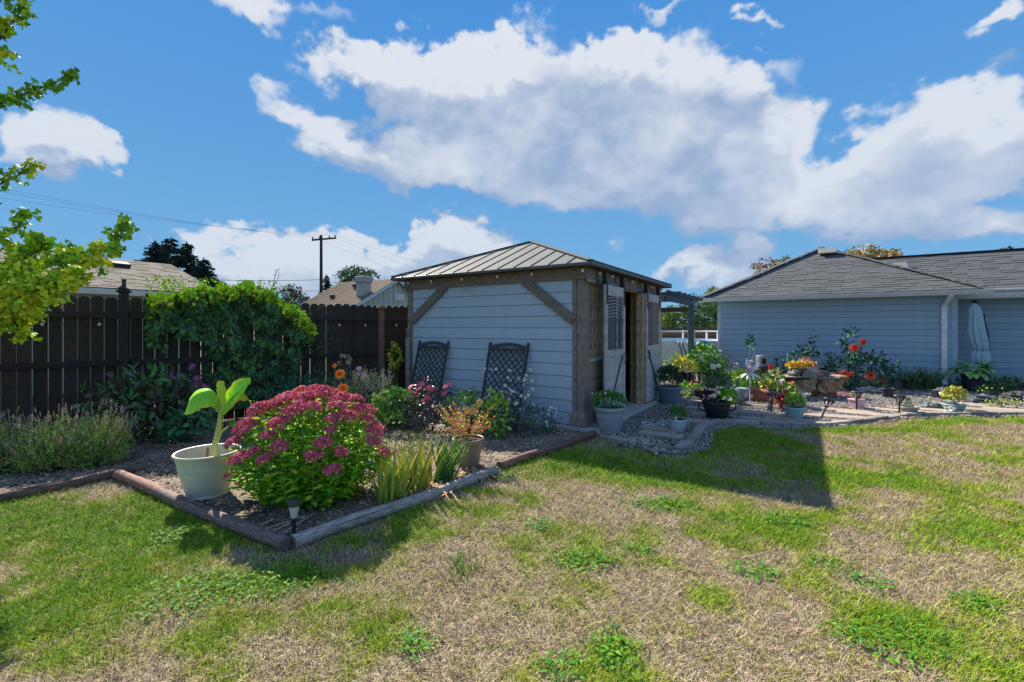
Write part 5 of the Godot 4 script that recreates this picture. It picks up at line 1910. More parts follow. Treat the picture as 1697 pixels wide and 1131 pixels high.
	bush("fern_plant", "blue green ferny seedling at the foot of the dark peony", "plant", Vector3(-4.22, 0, -5.9), 0.22, Vector3(0.24, 0.15, 0.18), 130, 0.11, 0.05, [Color(0.04, 0.15, 0.10), Color(0.05, 0.17, 0.08)])
	t = bush("aster_plant", "tall aster with purple flowers between the peony and the vine", "plant", Vector3(-4.62, 0, -6.75), 0.52, Vector3(0.30, 0.38, 0.22), 620, 0.055, 0.014, [Color(0.045, 0.10, 0.06), Color(0.03, 0.075, 0.05)])
	var asters := daisy_head(Color(0.30, 0.05, 0.26), Color(0.3, 0.2, 0.05), 0.045, 11)
	for q in [[318, 608], [287, 628], [325, 627], [336, 640], [342, 645], [329, 636], [345, 652]]:
		hang("flower_head", asters, t, facing(P(q[0], q[1], 6.6) - t.position, Vector3(rf(-0.3, 0.3), 0.5, 0.8), rf(0.8, 1.3)))
	bush("leafy_shrub", "dark blue green shrub growing under the hanging vine", "shrub", Vector3(-3.35, 0, -7.15), 0.36, Vector3(0.62, 0.36, 0.4), 1300, 0.075, 0.03, [Color(0.03, 0.085, 0.06), Color(0.045, 0.11, 0.07), Color(0.03, 0.07, 0.05)])
	bush("leafy_shrub", "wispy dark green shrub left of the orange dahlias against the fence", "shrub", Vector3(-2.72, 0, -7.3), 0.45, Vector3(0.32, 0.40, 0.25), 600, 0.06, 0.014, [Color(0.04, 0.09, 0.06), Color(0.06, 0.11, 0.07)])
	# dry grasses under the peony
	var dg := MB.new()
	for k in 420:
		var a := R.randf() * TAU
		dg.col = vary([Color(0.16, 0.13, 0.10), Color(0.24, 0.20, 0.15), Color(0.11, 0.09, 0.07)][R.randi() % 3], 0.25)
		dg.blade(Vector3(rf(-4.5, -3.1), 0.01, rf(-5.7, -5.0)), Vector3(cos(a), rf(0.3, 1.2), sin(a)).normalized(), Vector3(0, -0.5, 0.1), rf(0.08, 0.24), 0.005, 3)
	tag(part("dry_grass_tangle", dg, M.grass, self, false, "stuff"), "tangle of dry grass on the soil left of the white pot", "dry grass")
	# butterfly bush gone to seed
	t = bush("seedhead_shrub", "tall silvery shrub covered in pale seed heads near the brown fence post", "shrub", Vector3(-2.30, 0, -7.35), 0.42, Vector3(0.44, 0.34, 0.3), 700, 0.07, 0.018, [Color(0.12, 0.18, 0.10), Color(0.20, 0.24, 0.15), Color(0.08, 0.13, 0.08)])
	var sd := MB.new()
	for k in 110:
		var d := Vector3(rf(-0.5, 0.6), rf(0.6, 1.0), rf(-0.3, 0.6)).normalized()
		var s0 := Vector3(rf(-0.35, 0.35), rf(0.3, 0.62), rf(-0.2, 0.3))
		for j in 26:
			sd.col = vary([Color(0.38, 0.32, 0.22), Color(0.30, 0.30, 0.19), Color(0.44, 0.39, 0.30)][R.randi() % 3], 0.2)
			sd.leaf(s0 + d * 0.011 * j + rdir() * 0.012, (d + rdir()).normalized(), rdir(), 0.02, 0.011)
	part("seed_heads", sd, M.dull_leaf, t, false, "stuff")
	var cosmos := daisy_head(Color(0.50, 0.18, 0.34), Color(0.4, 0.3, 0.05), 0.042, 8)
	t = thing("cosmos_plant", "thin stemmed cosmos with pale pink flowers and seed heads above the seedy shrub", "plant", Vector3(-2.1, 0, -6.9))
	for q in [[595, 611, 1], [603, 623, 1], [566, 590, 0], [571, 591, 0], [578, 592, 0], [580, 598, 0], [577, 601, 0], [563, 602, 0], [577, 606, 0]]:
		var e: Vector3 = P(q[0], q[1], 6.75) - t.position
		stem(t, [Vector3(rf(-0.1, 0.1), 0.1, 0), Vector3(e.x * 0.8, e.y * 0.6, e.z), e], 0.004, 0.002, Color(0.08, 0.07, 0.05))
		if q[2]:
			hang("flower_head", cosmos, t, facing(e, Vector3(0.2, 0.5, 0.9)))
		else:
			var b := MB.new()
			foliage(b, 16, e, Vector3.ONE * 0.022, 0.025, 0.01, [Color(0.40, 0.37, 0.30), Color(0.24, 0.22, 0.16)])
			part("seed_head", b, M.dull_leaf, t, false)
	# orange dahlias
	t = bush("dahlia_plant", "dahlia with big glowing orange blooms standing behind the stonecrop", "plant", Vector3(-2.15, 0, -5.55), 0.38, Vector3(0.28, 0.28, 0.22), 330, 0.09, 0.045, [Color(0.06, 0.13, 0.04), Color(0.09, 0.17, 0.05)])
	var orange := dahlia_head(Color(0.62, 0.24, 0.03), Color(0.50, 0.09, 0.015), 0.068)
	for q in [[563, 620, 1.05], [541, 647, 1.05], [568, 644, 1.1], [550, 655, 0.8], [554, 606, 0.45]]:
		var e: Vector3 = P(q[0], q[1], 5.5) - t.position
		stem(t, [Vector3(0, 0.1, 0), Vector3(e.x * 0.6, e.y * 0.7, e.z * 0.5), e - Vector3(0, 0.02, 0.02)], 0.007, 0.004, Color(0.10, 0.14, 0.05))
		hang("flower_head", orange, t, facing(e, Vector3(rf(-0.3, 0.3), 0.35, 0.9), q[2]))
	# hydrangea like green shrub
	t = bush("leafy_shrub", "rounded glossy green shrub with small pale buds left of the pink dahlias", "shrub", Vector3(-1.72, 0, -6.75), 0.31, Vector3(0.31, 0.26, 0.27), 720, 0.075, 0.05, [Color(0.06, 0.15, 0.045), Color(0.10, 0.22, 0.05), Color(0.18, 0.27, 0.06)])
	var buds := MB.new()
	for k in 26:
		var d := rdir()
		d.y = absf(d.y) * 0.6 + 0.5
		foliage(buds, 12, Vector3(d.x * 0.3, 0.31 + d.y * 0.26, d.z * 0.27), Vector3.ONE * 0.022, 0.02, 0.014, [Color(0.36, 0.36, 0.13), Color(0.25, 0.30, 0.09)])
	part("buds", buds, M.leaf, t, false, "stuff")
	bush("low_plant", "straggly low plant with yellowing leaves behind the iris", "plant", Vector3(-1.32, 0, -5.5), 0.10, Vector3(0.42, 0.10, 0.25), 260, 0.05, 0.02, [Color(0.16, 0.20, 0.06), Color(0.22, 0.2, 0.1), Color(0.12, 0.15, 0.05)])
	# pink dahlias with dark leaves
	t = bush("dahlia_plant", "dark leaved dahlia with coral pink open flowers before the shed wall", "plant", Vector3(-1.18, 0, -6.55), 0.36, Vector3(0.36, 0.32, 0.28), 900, 0.055, 0.026, [Color(0.035, 0.03, 0.035), Color(0.055, 0.05, 0.05), Color(0.05, 0.08, 0.04), Color(0.08, 0.075, 0.075)], "", true, "plum_leaf")
	var pink := daisy_head(Color(0.52, 0.07, 0.13), Color(0.45, 0.22, 0.03), 0.052, 9)
	for q in [[681, 641], [698, 637], [711, 643], [694, 645], [687, 652], [738, 641], [745, 637], [737, 652], [703, 665], [708, 659], [755, 677], [759, 681], [716, 645]]:
		var e: Vector3 = P(q[0], q[1], 6.45) - t.position
		stem(t, [Vector3(e.x * 0.4, 0.35, 0), e - Vector3(0, 0.01, 0)], 0.004, 0.002, Color(0.06, 0.04, 0.04))
		hang("flower_head", pink, t, facing(e, Vector3(rf(-0.5, 0.5), 0.7, rf(0.2, 0.9)), rf(0.75, 1.15)))
	# rose with fading blooms
	t = bush("rose_bush", "rose bush with fading yellow orange blooms before the shed wall", "shrub", Vector3(-0.62, 0, -6.25), 0.33, Vector3(0.30, 0.30, 0.25), 620, 0.055, 0.035, [Color(0.05, 0.12, 0.04), Color(0.08, 0.17, 0.05), Color(0.13, 0.20, 0.05)])
	var rose := dahlia_head(Color(0.62, 0.45, 0.14), Color(0.55, 0.34, 0.10), 0.06)
	for q in [[775, 680, 1.0], [783, 681, 1.1], [795, 667, 0.9], [768, 690, 0.6], [790, 672, 0.7]]:
		hang("flower_head", rose, t, facing(P(q[0], q[1], 6.0) - t.position, Vector3(rf(-0.2, 0.3), 0.4, 0.8), q[2]))
	bush("leafy_shrub", "fresh light green leafy shoots between the rose and the white wands", "shrub", Vector3(-0.20, 0, -6.12), 0.30, Vector3(0.17, 0.30, 0.16), 300, 0.075, 0.035, [Color(0.17, 0.30, 0.05), Color(0.10, 0.22, 0.04), Color(0.22, 0.34, 0.07)])
	# gaura: white butterflies on wands
	t = bush("gaura_plant", "dark blue green gaura mound sending up long wands of white flowers", "plant", Vector3(0.10, 0, -6.42), 0.18, Vector3(0.55, 0.22, 0.32), 1300, 0.05, 0.014, [Color(0.03, 0.075, 0.06), Color(0.045, 0.10, 0.075), Color(0.03, 0.06, 0.045)])
	var white := daisy_head(Color(0.72, 0.70, 0.66), Color(0.4, 0.3, 0.3), 0.024, 4)
	for q in [[822, 612], [845, 614], [830, 628], [838, 640], [861, 632], [872, 622], [879, 614], [866, 645], [853, 650], [857, 668], [880, 633], [894, 613], [870, 660], [845, 660], [897, 685], [905, 690], [910, 680], [886, 672], [915, 676], [905, 704], [890, 700], [800, 617], [806, 660], [862, 678], [835, 655], [875, 648], [922, 683], [850, 682], [826, 645], [842, 626], [868, 637], [884, 645]]:
		var e: Vector3 = P(q[0], q[1], rf(6.1, 6.5)) - t.position
		if R.randf() < 0.65:
			stem(t, [Vector3(e.x * 0.25, 0.15, 0), Vector3(e.x * 0.75, e.y * 0.72, e.z * 0.6), e], 0.003, 0.0015, Color(0.16, 0.15, 0.10))
		for j in 3:
			hang("flower_head", white, t, facing(e + rdir() * 0.03 * j, rdir() + Vector3(0, 0.4, 0.6), rf(0.7, 1.2)))
	# yellow green shoot on the fence behind the shed corner
	bush("leafy_shrub", "small sunlit yellow green shoot between fence and shed corner post", "shrub", Vector3(-2.28, 0, -8.85), 0.95, Vector3(0.13, 0.26, 0.13), 240, 0.06, 0.04, [Color(0.22, 0.32, 0.05), Color(0.30, 0.34, 0.05)])

	# ---- two trellises and a plank against the wall
	trellis("left of two grey lattice trellises leaning on the shed wall", -2.83, 0.68)
	trellis("right of two grey lattice trellises, half hidden by white flowers", -1.23, 0.72)
	t = thing("weathered_plank", "split pale weathered plank upright against the shed's left corner post", "plank", SHED.origin, TURN)
	bx("plank", Vector3(-0.075, 0.0, -3.50), Vector3(-0.045, 1.30, -3.40), Color(0.44, 0.43, 0.44), M.wood_y, t)
	bx("splinter", Vector3(-0.07, 1.30, -3.49), Vector3(-0.05, 1.48, -3.47), Color(0.36, 0.35, 0.36), M.wood_y, t)
	bx("splinter", Vector3(-0.07, 1.30, -3.425), Vector3(-0.05, 1.52, -3.40), Color(0.36, 0.35, 0.36), M.wood_y, t)

func big_leaf(t: Node3D, ribs: Array, half: Array, flat_dir: Vector3, c: Color, edge: Color, called: String, fall := Vector3.ZERO) -> void:
	var b := MB.new()
	var n := 4
	var rows := []
	var m := 14
	for k in m + 1:
		var f := float(k) / m * (ribs.size() - 1)
		var i := mini(int(f), ribs.size() - 2)
		var p: Vector3 = ribs[i].cubic_interpolate(ribs[i + 1], ribs[maxi(i - 1, 0)], ribs[mini(i + 2, ribs.size() - 1)], f - i)
		var q: Vector3 = ribs[i + 1] - ribs[i]
		var w: float = lerpf(half[i], half[i + 1], f - i)
		var s := (flat_dir - q.normalized() * flat_dir.dot(q.normalized())).normalized()
		var up := s.cross(q.normalized())
		var row := []
		for j in range(-n, n + 1):
			var g := float(j) / n
			b.col = c.lerp(edge, smoothstep(0.55, 1.0, absf(g)) * (0.9 if g < 0.0 else 0.35) + rf(0.0, 0.1)).lerp(Color(0.30, 0.17, 0.06), 0.75 if absf(g) > 0.9 and R.randf() < 0.35 else 0.0) * (1.15 if j == 0 else 0.9 + 0.16 * (k % 2) + rf(-0.05, 0.05))
			row.append(b.vert(p + s * w * g + fall * w * absf(g) + up * (0.16 * w * absf(g) + 0.006 * sin(k * 2.3) * absf(g)) + s * rf(-0.004, 0.004) * absf(g)))
		rows.append(row)
	for k in m:
		for j in 2 * n:
			b.face(rows[k][j], rows[k][j + 1], rows[k + 1][j + 1])
			b.face(rows[k][j], rows[k + 1][j + 1], rows[k + 1][j])
	part(called, b, M.leaf, t)

func iris(called: String, label: String, spots: Array, n: int, h: float, cols: Array, lean: float) -> void:
	var at := G(spots[0][0], spots[0][1])
	var t := thing(called, label, "plant", at)
	for k in n:
		var q: Array = spots[k % spots.size()]
		var p := G(q[0], q[1]) - at + Vector3(rf(-0.05, 0.05), 0.0, rf(-0.05, 0.05))
		var f := float(k % 12) / 11.0 - 0.5
		var d := Vector3(f * 0.75 + lean * rf(0.2, 1.1) * 0.8, 1.0, rf(-0.2, 0.2)).normalized()
		var b := MB.new()
		var c: Color = cols[R.randi() % cols.size()]
		b.col = vary(c * 0.75, 0.15)
		b.blade(p, d, Vector3(d.x * rf(0.0, 0.35), -0.06, rf(-0.08, 0.08)), h * rf(0.6, 1.05), rf(0.019, 0.031), 4, vary(c.lerp(Color(0.45, 0.36, 0.10), 0.35 if R.randf() < 0.4 else 0.1), 0.15))
		part("leaf", b, M.leaf, t, false)

func trellis(label: String, z: float, w: float) -> void:
	var t := thing("trellis", label, "trellis", S(-0.36, 0, z), TURN, "trellises against the shed")
	t.rotation = Vector3(0, TURN, 0)
	var c := Color(0.085, 0.085, 0.095)
	var lean := Vector3(0.32, 1.24, 0)
	var up := lean.normalized()
	var nrm := Vector3(0, 0, 1).cross(up).normalized()
	var rail := func(a: Vector3, b: Vector3, ww: float, th: float, called: String, m: Material) -> void:
		var q := MB.new()
		q.col = vary(c, 0.2)
		q.beam(a, b, ww, th, nrm, 0.003)
		part(called, q, m, t)
	for s in [-w / 2, w / 2]:
		rail.call(Vector3(0, 0, s), lean + Vector3(0, 0, s) + up * 0.02, 0.035, 0.03, "post", M.wood_y)
	for f in [0.12, 0.93]:
		rail.call(lean * f - Vector3(0, 0, w / 2 - 0.018), lean * f + Vector3(0, 0, w / 2 - 0.018), 0.035, 0.022, "cross_rail", M.wood_z)
	var arch := MB.new()
	arch.col = c * 1.2
	var pr := []
	for k in 11:
		var f := k / 10.0
		pr.append(lean * 0.95 + Vector3(0, 0, lerpf(-w / 2 + 0.02, w / 2 - 0.02, f)) + up * 0.055 * sin(PI * f))
	for k in 10:
		arch.beam(pr[k], pr[k + 1], 0.05, 0.022, nrm)
	part("arch", arch, M.wood_z, t)
	var y0 := 0.15
	var hh := lean.length() * 0.93 - y0
	var x := -hh
	while x < w:
		for dirn in [1.0, -1.0]:
			var a := Vector2(maxf(x, 0.0), maxf(0.0, -x))
			var run := minf(w - a.x, hh - a.y)
			if run < 0.08:
				continue
			var za := a.x - w / 2
			var zb := a.x + run - w / 2
			if dirn < 0.0:
				za = -za
				zb = -zb
			rail.call(up * (y0 + a.y) + Vector3(0, 0, za) + nrm * 0.008 * dirn, up * (y0 + a.y + run) + Vector3(0, 0, zb) + nrm * 0.008 * dirn, 0.022, 0.008, "lattice_slat", M.wood_y)
		x += 0.115

# ---------------------------------------------------------------- gravel garden: edging, pavers, stones, pots
func slab_piece(parent: Node3D, at: Vector3, sx: float, sz: float, h: float, turn: float, c: Color, called: String) -> void:
	var b := MB.new()
	b.col = c
	b.box(Vector3(-sx / 2, 0, -sz / 2), Vector3(sx / 2, h, sz / 2), 0.012)
	for k in b.v.size():
		b.v[k] += Vector3(rf(-0.006, 0.006), rf(-0.004, 0.004), rf(-0.006, 0.006))
	var o := part(called, b, M.paver, parent)
	o.position = at
	o.rotation.y = turn

func boulder(b: MB, at: Vector3, r: Vector3, sd: float, segs := 12, rings := 9) -> void:
	var n := FastNoiseLite.new()
	n.seed = int(sd * 10.0)
	n.frequency = 0.8
	n.fractal_octaves = 3
	b.ball(at, r, segs, rings, 0.75, n, sd)

func rock(called: String, label: String, at: Vector3, r: Vector3, c: Color, sd: float, group := "") -> void:
	var b := MB.new()
	b.col = c
	boulder(b, Vector3(0, r.y * 0.7, 0), r, sd)
	var o := part(called, b, M.stone, self, false)
	o.position = at
	tag(o, label, "rock", group)

func shrublet(t: Node3D, mid: Vector3, rad: Vector3, n: int, ln: float, wd: float, cols: Array, called := "foliage") -> void:
	var b := MB.new()
	foliage(b, n, mid, rad, ln, wd, cols, 0.25, 0.25, true, -0.5)
	part(called, b, M.leaf, t, false, "stuff")

func potted(label: String, at: Vector3, rt: float, rb: float, h: float, c: Color, mid: float, rad: Vector3, n: int, ln: float, cols: Array, group := "") -> Node3D:
	var t := thing("potted_plant", label, "potted plant", at, 0.0, group)
	make_pot(t, pot_profile(rt, rb, h, 0.012, h * 0.13), c, h * 0.88, rt - 0.028)
	for k in 5:
		var d := rdir()
		stem(t, [Vector3(d.x * 0.03, h * 0.86, d.z * 0.03), Vector3(d.x * rad.x * 0.7, mid + absf(d.y) * rad.y * 0.6, d.z * rad.z * 0.7)], 0.005, 0.002, Color(0.09, 0.12, 0.05))
	shrublet(t, Vector3(0, mid, 0), rad, n, ln, ln * 0.6, cols)
	return t

func make_gravel_garden() -> void:
	var g := Node3D.new()
	g.name = "garden_path"
	g.set_meta("kind", "structure")
	add_child(g)
	var tan := Color(0.29, 0.255, 0.23)
	# kerb of blocks along the lawn
	var line := []
	for q in [[1008, 729], [1045, 737], [1085, 744], [1118, 748], [1140, 738], [1154, 724], [1162, 710], [1182, 702], [1215, 702], [1260, 705], [1310, 707], [1360, 706], [1405, 703], [1450, 697], [1500, 690], [1550, 689], [1600, 689], [1650, 688], [1720, 687], [1800, 686]]:
		line.append(G(q[0], q[1]))
	for k in line.size() - 1:
		var a: Vector3 = line[k]
		var b: Vector3 = line[k + 1]
		var ln := a.distance_to(b)
		var n := maxi(1, int(round(ln / 0.32)))
		for j in n:
			var p := a.lerp(b, (j + 0.5) / n)
			slab_piece(g, p + Vector3(0, -0.02, 0), ln / n - 0.012, rf(0.12, 0.15), rf(0.065, 0.085), atan2(-(b - a).z, (b - a).x) + rf(-0.06, 0.06), vary(tan, 0.25), "edging_stone")
	# pavers and planks set in the gravel
	for q in [[1092, 712, 0.55, 0.2], [1096, 722, 0.6, 0.22], [1088, 735, 0.75, 0.24], [1178, 690, 0.62, 0.26], [1168, 679, 0.6, 0.24], [1150, 699, 0.5, 0.24], [1172, 668, 0.75, 0.16], [1150, 661, 0.7, 0.2], [1240, 683, 0.7, 0.14], [1275, 689, 0.9, 0.16], [1262, 697, 1.0, 0.16], [1320, 697, 0.9, 0.2],
			[1290, 676, 0.8, 0.14], [1250, 672, 0.6, 0.14], [1385, 692, 1.0, 0.3], [1440, 688, 0.9, 0.28], [1400, 682, 1.0, 0.26], [1460, 680, 0.9, 0.24], [1530, 680, 1.0, 0.26], [1550, 686, 0.9, 0.2], [1630, 681, 1.0, 0.28], [1660, 675, 1.1, 0.24], [1600, 673, 0.9, 0.2], [1690, 682, 0.9, 0.26], [1350, 701, 0.8, 0.16]]:
		slab_piece(g, G(q[0], q[1]) + Vector3(0, -0.008, 0), q[2], q[3], 0.036, TURN + PI / 2 + rf(-0.09, 0.09), vary(Color(0.34, 0.28, 0.24), 0.14), "paver")
	# loose pale stones beside the pavers
	var labels := [["pale stones in a low heap right of the near grey pot", 1085, 704, 16, 0.045, 0.32], ["white and dark cobbles around the withered seedlings at the kerb", 1095, 748, 26, 0.04, 0.22], ["small white stones in a row beside the teal bowl", 1325, 701, 16, 0.03, 0.34],
			["white and brown stones behind the gold leaved plant", 1600, 668, 18, 0.05, 0.7], ["rusty brown stones lining the path by the pink pot", 1400, 678, 18, 0.035, 0.55], ["orange and grey stones along the path by the standing garden lights", 1470, 677, 16, 0.04, 0.5], ["knobbly grey rocks heaped behind the blue pot", 1128, 640, 20, 0.075, 0.32], ["grey stones along the back edge of the gravel by the black pot", 1180, 655, 20, 0.06, 0.55]]
	var ki := 0
	for q in labels:
		var t := thing("stone_heap", q[0], "stones", G(q[1], q[2]), 0.0, "loose stones in the gravel garden")
		for k in q[3]:
			var b := MB.new()
			var v := rf(0.2, 0.55)
			b.col = [Color(v, v * 0.95, v * 0.88), Color(v, v * 0.8, v * 0.65), Color(0.3, 0.17, 0.11)][[0, 0, 0, 1, 2][R.randi() % 5] if ki != 4 else 2]
			if ki == 0 or ki == 2:
				b.col = Color(0.55, 0.55, 0.53) * rf(0.8, 1.1)
			var s: float = q[4] * rf(0.5, 1.1)
			boulder(b, Vector3.ZERO, Vector3(s, s * 0.65, s * 0.8), k * 1.7 + ki, 7, 5)
			var o := part("stone", b, M.stone, t, false)
			o.position = Vector3(rf(-1, 1) * q[5] * 0.62, s * 0.35 + (rf(0.0, 0.16) if ki == 6 else 0.0), rf(-0.13, 0.13) + rf(-0.05, 0.05))
			o.rotation.y = R.randf() * TAU
		ki += 1

	# ---- pots
	var mid := [Color(0.06, 0.16, 0.045), Color(0.09, 0.21, 0.05), Color(0.04, 0.11, 0.045)]
	var lime := [Color(0.19, 0.30, 0.05), Color(0.28, 0.36, 0.06), Color(0.12, 0.24, 0.05)]
	var t := potted("big grey blue pot with spilling green herbs beside the shed corner post", Vector3(1.40, 0.0, -6.55), 0.225, 0.15, 0.37, Color(0.30, 0.345, 0.39), 0.45, Vector3(0.24, 0.13, 0.2), 430, 0.05, mid)
	var wl := daisy_head(Color(0.6, 0.56, 0.52), Color(0.4, 0.35, 0.3), 0.02, 5)
	for k in 8:
		hang("flower_head", wl, t, facing(Vector3(rf(-0.26, 0.28), rf(0.42, 0.6), rf(-0.1, 0.2)), rdir() + Vector3(0, 0.5, 0.5)))
	t = potted("white ribbed hanging pot with dark green plant and plastic plant tag", G(1123, 714), 0.135, 0.085, 0.17, Color(0.52, 0.62, 0.68), 0.24, Vector3(0.14, 0.11, 0.12), 300, 0.042, mid)
	for y in [0.06, 0.085, 0.11]:
		var rb := MB.new()
		rb.col = Color(0.50, 0.60, 0.66)
		var rp := []
		var rr: float = lerpf(0.085, 0.123, y / 0.1275 * 0.75) + 0.006
		for j in 25:
			rp.append(Vector3(cos(TAU * j / 24) * rr, y, sin(TAU * j / 24) * rr))
		rb.tube(rp, [0.004], 5, false)
		part("rib", rb, M.plastic, t)
	bx("plant_tag", Vector3(-0.07, 0.15, 0.09), Vector3(-0.045, 0.23, 0.094), Color(0.75, 0.75, 0.72), M.plastic, t, 0.0)
	potted("round blue pot of dark foliage at the far corner of the shed", G(1114, 671) + Vector3(0, 0, -0.15), 0.24, 0.18, 0.34, Color(0.14, 0.19, 0.26), 0.52, Vector3(0.25, 0.22, 0.2), 520, 0.06, [Color(0.035, 0.08, 0.045), Color(0.05, 0.11, 0.05), Color(0.03, 0.05, 0.04)])
	# black two handled pot
	t = potted("black two handled cauldron pot with leggy rose like plant", G(1197, 697) + Vector3(0, 0, -0.2), 0.235, 0.155, 0.28, Color(0.022, 0.024, 0.028), 0.58, Vector3(0.22, 0.22, 0.2), 330, 0.06, [Color(0.05, 0.12, 0.05), Color(0.08, 0.18, 0.05), Color(0.04, 0.09, 0.05)])
	for s in [-1.0, 1.0]:
		var hb := MB.new()
		hb.col = Color(0.02, 0.022, 0.026)
		hb.tube([Vector3(0.222 * s, 0.245, 0.03), Vector3(0.30 * s, 0.245, 0.03), Vector3(0.31 * s, 0.16, 0.03), Vector3(0.20 * s, 0.12, 0.03)], [0.016], 6)
		part("handle", hb, M.plastic, t)
	shrublet(t, Vector3(0.13, 0.36, 0.08), Vector3(0.17, 0.10, 0.15), 150, 0.07, 0.06, [Color(0.10, 0.30, 0.03), Color(0.16, 0.36, 0.03)], "trailing_foliage")
	shrublet(t, Vector3(-0.13, 0.36, 0.06), Vector3(0.15, 0.09, 0.13), 120, 0.05, 0.04, [Color(0.035, 0.025, 0.035), Color(0.06, 0.04, 0.05)], "dark_foliage")
	var cream := dahlia_head(Color(0.72, 0.52, 0.42), Color(0.75, 0.66, 0.50), 0.05)
	for q in [[-0.10, 0.86, 0.10, 1.2], [-0.02, 0.88, 0.12, 0.9], [-0.12, 0.40, 0.18, 0.9], [0.16, 0.42, 0.2, 0.5], [-0.06, 0.45, 0.2, 0.8]]:
		hang("flower_head", cream, t, facing(Vector3(q[0], q[1], q[2]), Vector3(rf(-0.3, 0.3), 0.6, 0.8), q[3]))
	# teal bowl and its leafy mound
	potted("pale teal bowl of bushy green leaves in the middle of the kerb", G(1325, 697) + Vector3(0, 0, -0.12), 0.17, 0.10, 0.20, Color(0.30, 0.47, 0.47), 0.30, Vector3(0.15, 0.12, 0.13), 380, 0.045, [Color(0.12, 0.24, 0.05), Color(0.20, 0.32, 0.07), Color(0.08, 0.17, 0.04)])
	potted("pale teal bowl with golden and coppery foliage at the right", G(1593, 686) + Vector3(0, 0, -0.12), 0.175, 0.11, 0.155, Color(0.30, 0.46, 0.45), 0.30, Vector3(0.18, 0.15, 0.14), 460, 0.045, [Color(0.36, 0.38, 0.05), Color(0.26, 0.33, 0.05), Color(0.40, 0.24, 0.08), Color(0.18, 0.28, 0.05)])
	rock("white_rock", "rounded white rock touching the teal bowl with golden foliage", G(1577, 687), Vector3(0.10, 0.075, 0.08), Color(0.72, 0.70, 0.66), 3.3)
	rock("striped_rock", "blue grey striped rock between the grey pot and the golden plant", G(1545, 678), Vector3(0.17, 0.07, 0.11), Color(0.30, 0.36, 0.38), 8.1)
	# grey pot with a seedling conifer
	t = thing("potted_plant", "low grey pot with one tiny cone shaped conifer", "potted plant", G(1515, 689) + Vector3(0, 0, -0.1))
	make_pot(t, pot_profile(0.14, 0.11, 0.14), Color(0.28, 0.275, 0.27), 0.12, 0.11)
	var cf := MB.new()
	for k in 150:
		var y := R.randf()
		var d := rdir()
		cf.col = vary(Color(0.06, 0.13, 0.05), 0.35)
		cf.leaf(Vector3(d.x * 0.06 * (1.0 - y), 0.13 + y * 0.15, d.z * 0.06 * (1.0 - y)), (d + Vector3.UP * 0.8).normalized(), rdir(), 0.03, 0.012)
	part("foliage", cf, M.leaf, t, false, "stuff")
	# pink square pot
	t = thing("potted_plant", "small pink square pot with one red flower beside a garden light", "potted plant", G(1424, 678) + Vector3(0, 0, -0.06), 0.3)
	var pk := MB.new()
	pk.col = Color(0.62, 0.42, 0.48)
	pk.prism([Vector2(-0.085, 0), Vector2(0.085, 0), Vector2(0.105, 0.17), Vector2(-0.105, 0.17)], Vector3(0, 0, -0.085), Vector3(0, 0, 0.085), Vector3.RIGHT, Vector3.UP)
	part("pot", pk, M.plastic, t)
	bx("rim", Vector3(-0.112, 0.15, -0.092), Vector3(0.112, 0.178, 0.092), Color(0.64, 0.44, 0.50), M.plastic, t)
	hang("flower_head", dahlia_head(Color(0.55, 0.06, 0.05), Color(0.40, 0.03, 0.03), 0.06), t, facing(Vector3(0.0, 0.21, 0.03), Vector3(0.1, 0.6, 0.6)))
	# terracotta trough
	var a := G(1246, 664)
	var b := G(1306, 676)
	var along := (b - a).normalized()
	t = thing("planter_box", "long terracotta trough packed with mixed foliage", "planter", a.lerp(b, 0.5), atan2(-along.z, along.x))
	var hl := a.distance_to(b) / 2.0
	var tr := MB.new()
	tr.col = Color(0.42, 0.16, 0.11)
	tr.prism([Vector2(-0.13, 0), Vector2(0.13, 0), Vector2(0.16, 0.22), Vector2(-0.16, 0.22)], Vector3(-hl, 0, -0.16), Vector3(hl, 0, -0.16), Vector3(0, 0, 1), Vector3.UP)
	part("trough", tr, M.plastic, t)
	for z in [[-0.335, -0.30], [-0.02, 0.015]]:
		bx("rim", Vector3(-hl - 0.02, 0.215, z[0]), Vector3(hl + 0.02, 0.265, z[1]), Color(0.45, 0.18, 0.12), M.plastic, t)
	for s in [-1.0, 1.0]:
		bx("rim", Vector3(s * hl - 0.02, 0.215, -0.30), Vector3(s * hl + 0.02, 0.265, -0.02), Color(0.45, 0.18, 0.12), M.plastic, t)
	bx("soil", Vector3(-hl + 0.02, 0.2, -0.3), Vector3(hl - 0.02, 0.235, -0.02), Color(0.05, 0.04, 0.03), M.soil, t, 0.0)
	shrublet(t, Vector3(-0.18, 0.33, -0.15), Vector3(0.20, 0.12, 0.13), 150, 0.06, 0.05, [Color(0.40, 0.40, 0.07), Color(0.30, 0.34, 0.07)], "yellow_foliage")
	shrublet(t, Vector3(0.22, 0.32, -0.15), Vector3(0.3, 0.11, 0.13), 240, 0.06, 0.035, lime)
	shrublet(t, Vector3(-0.05, 0.50, -0.18), Vector3(0.16, 0.17, 0.1), 70, 0.10, 0.03, [Color(0.16, 0.24, 0.08), Color(0.28, 0.32, 0.14)], "tall_foliage")
	for k in 9:
		hang("flower_head", cream if k % 3 else rose_head(), t, facing(Vector3(hl * 0.55 + rf(-0.2, 0.24), rf(0.36, 0.48), -0.16 + rf(-0.1, 0.1)), Vector3(rf(-0.3, 0.3), 0.5, 0.8), rf(0.7, 1.1)))
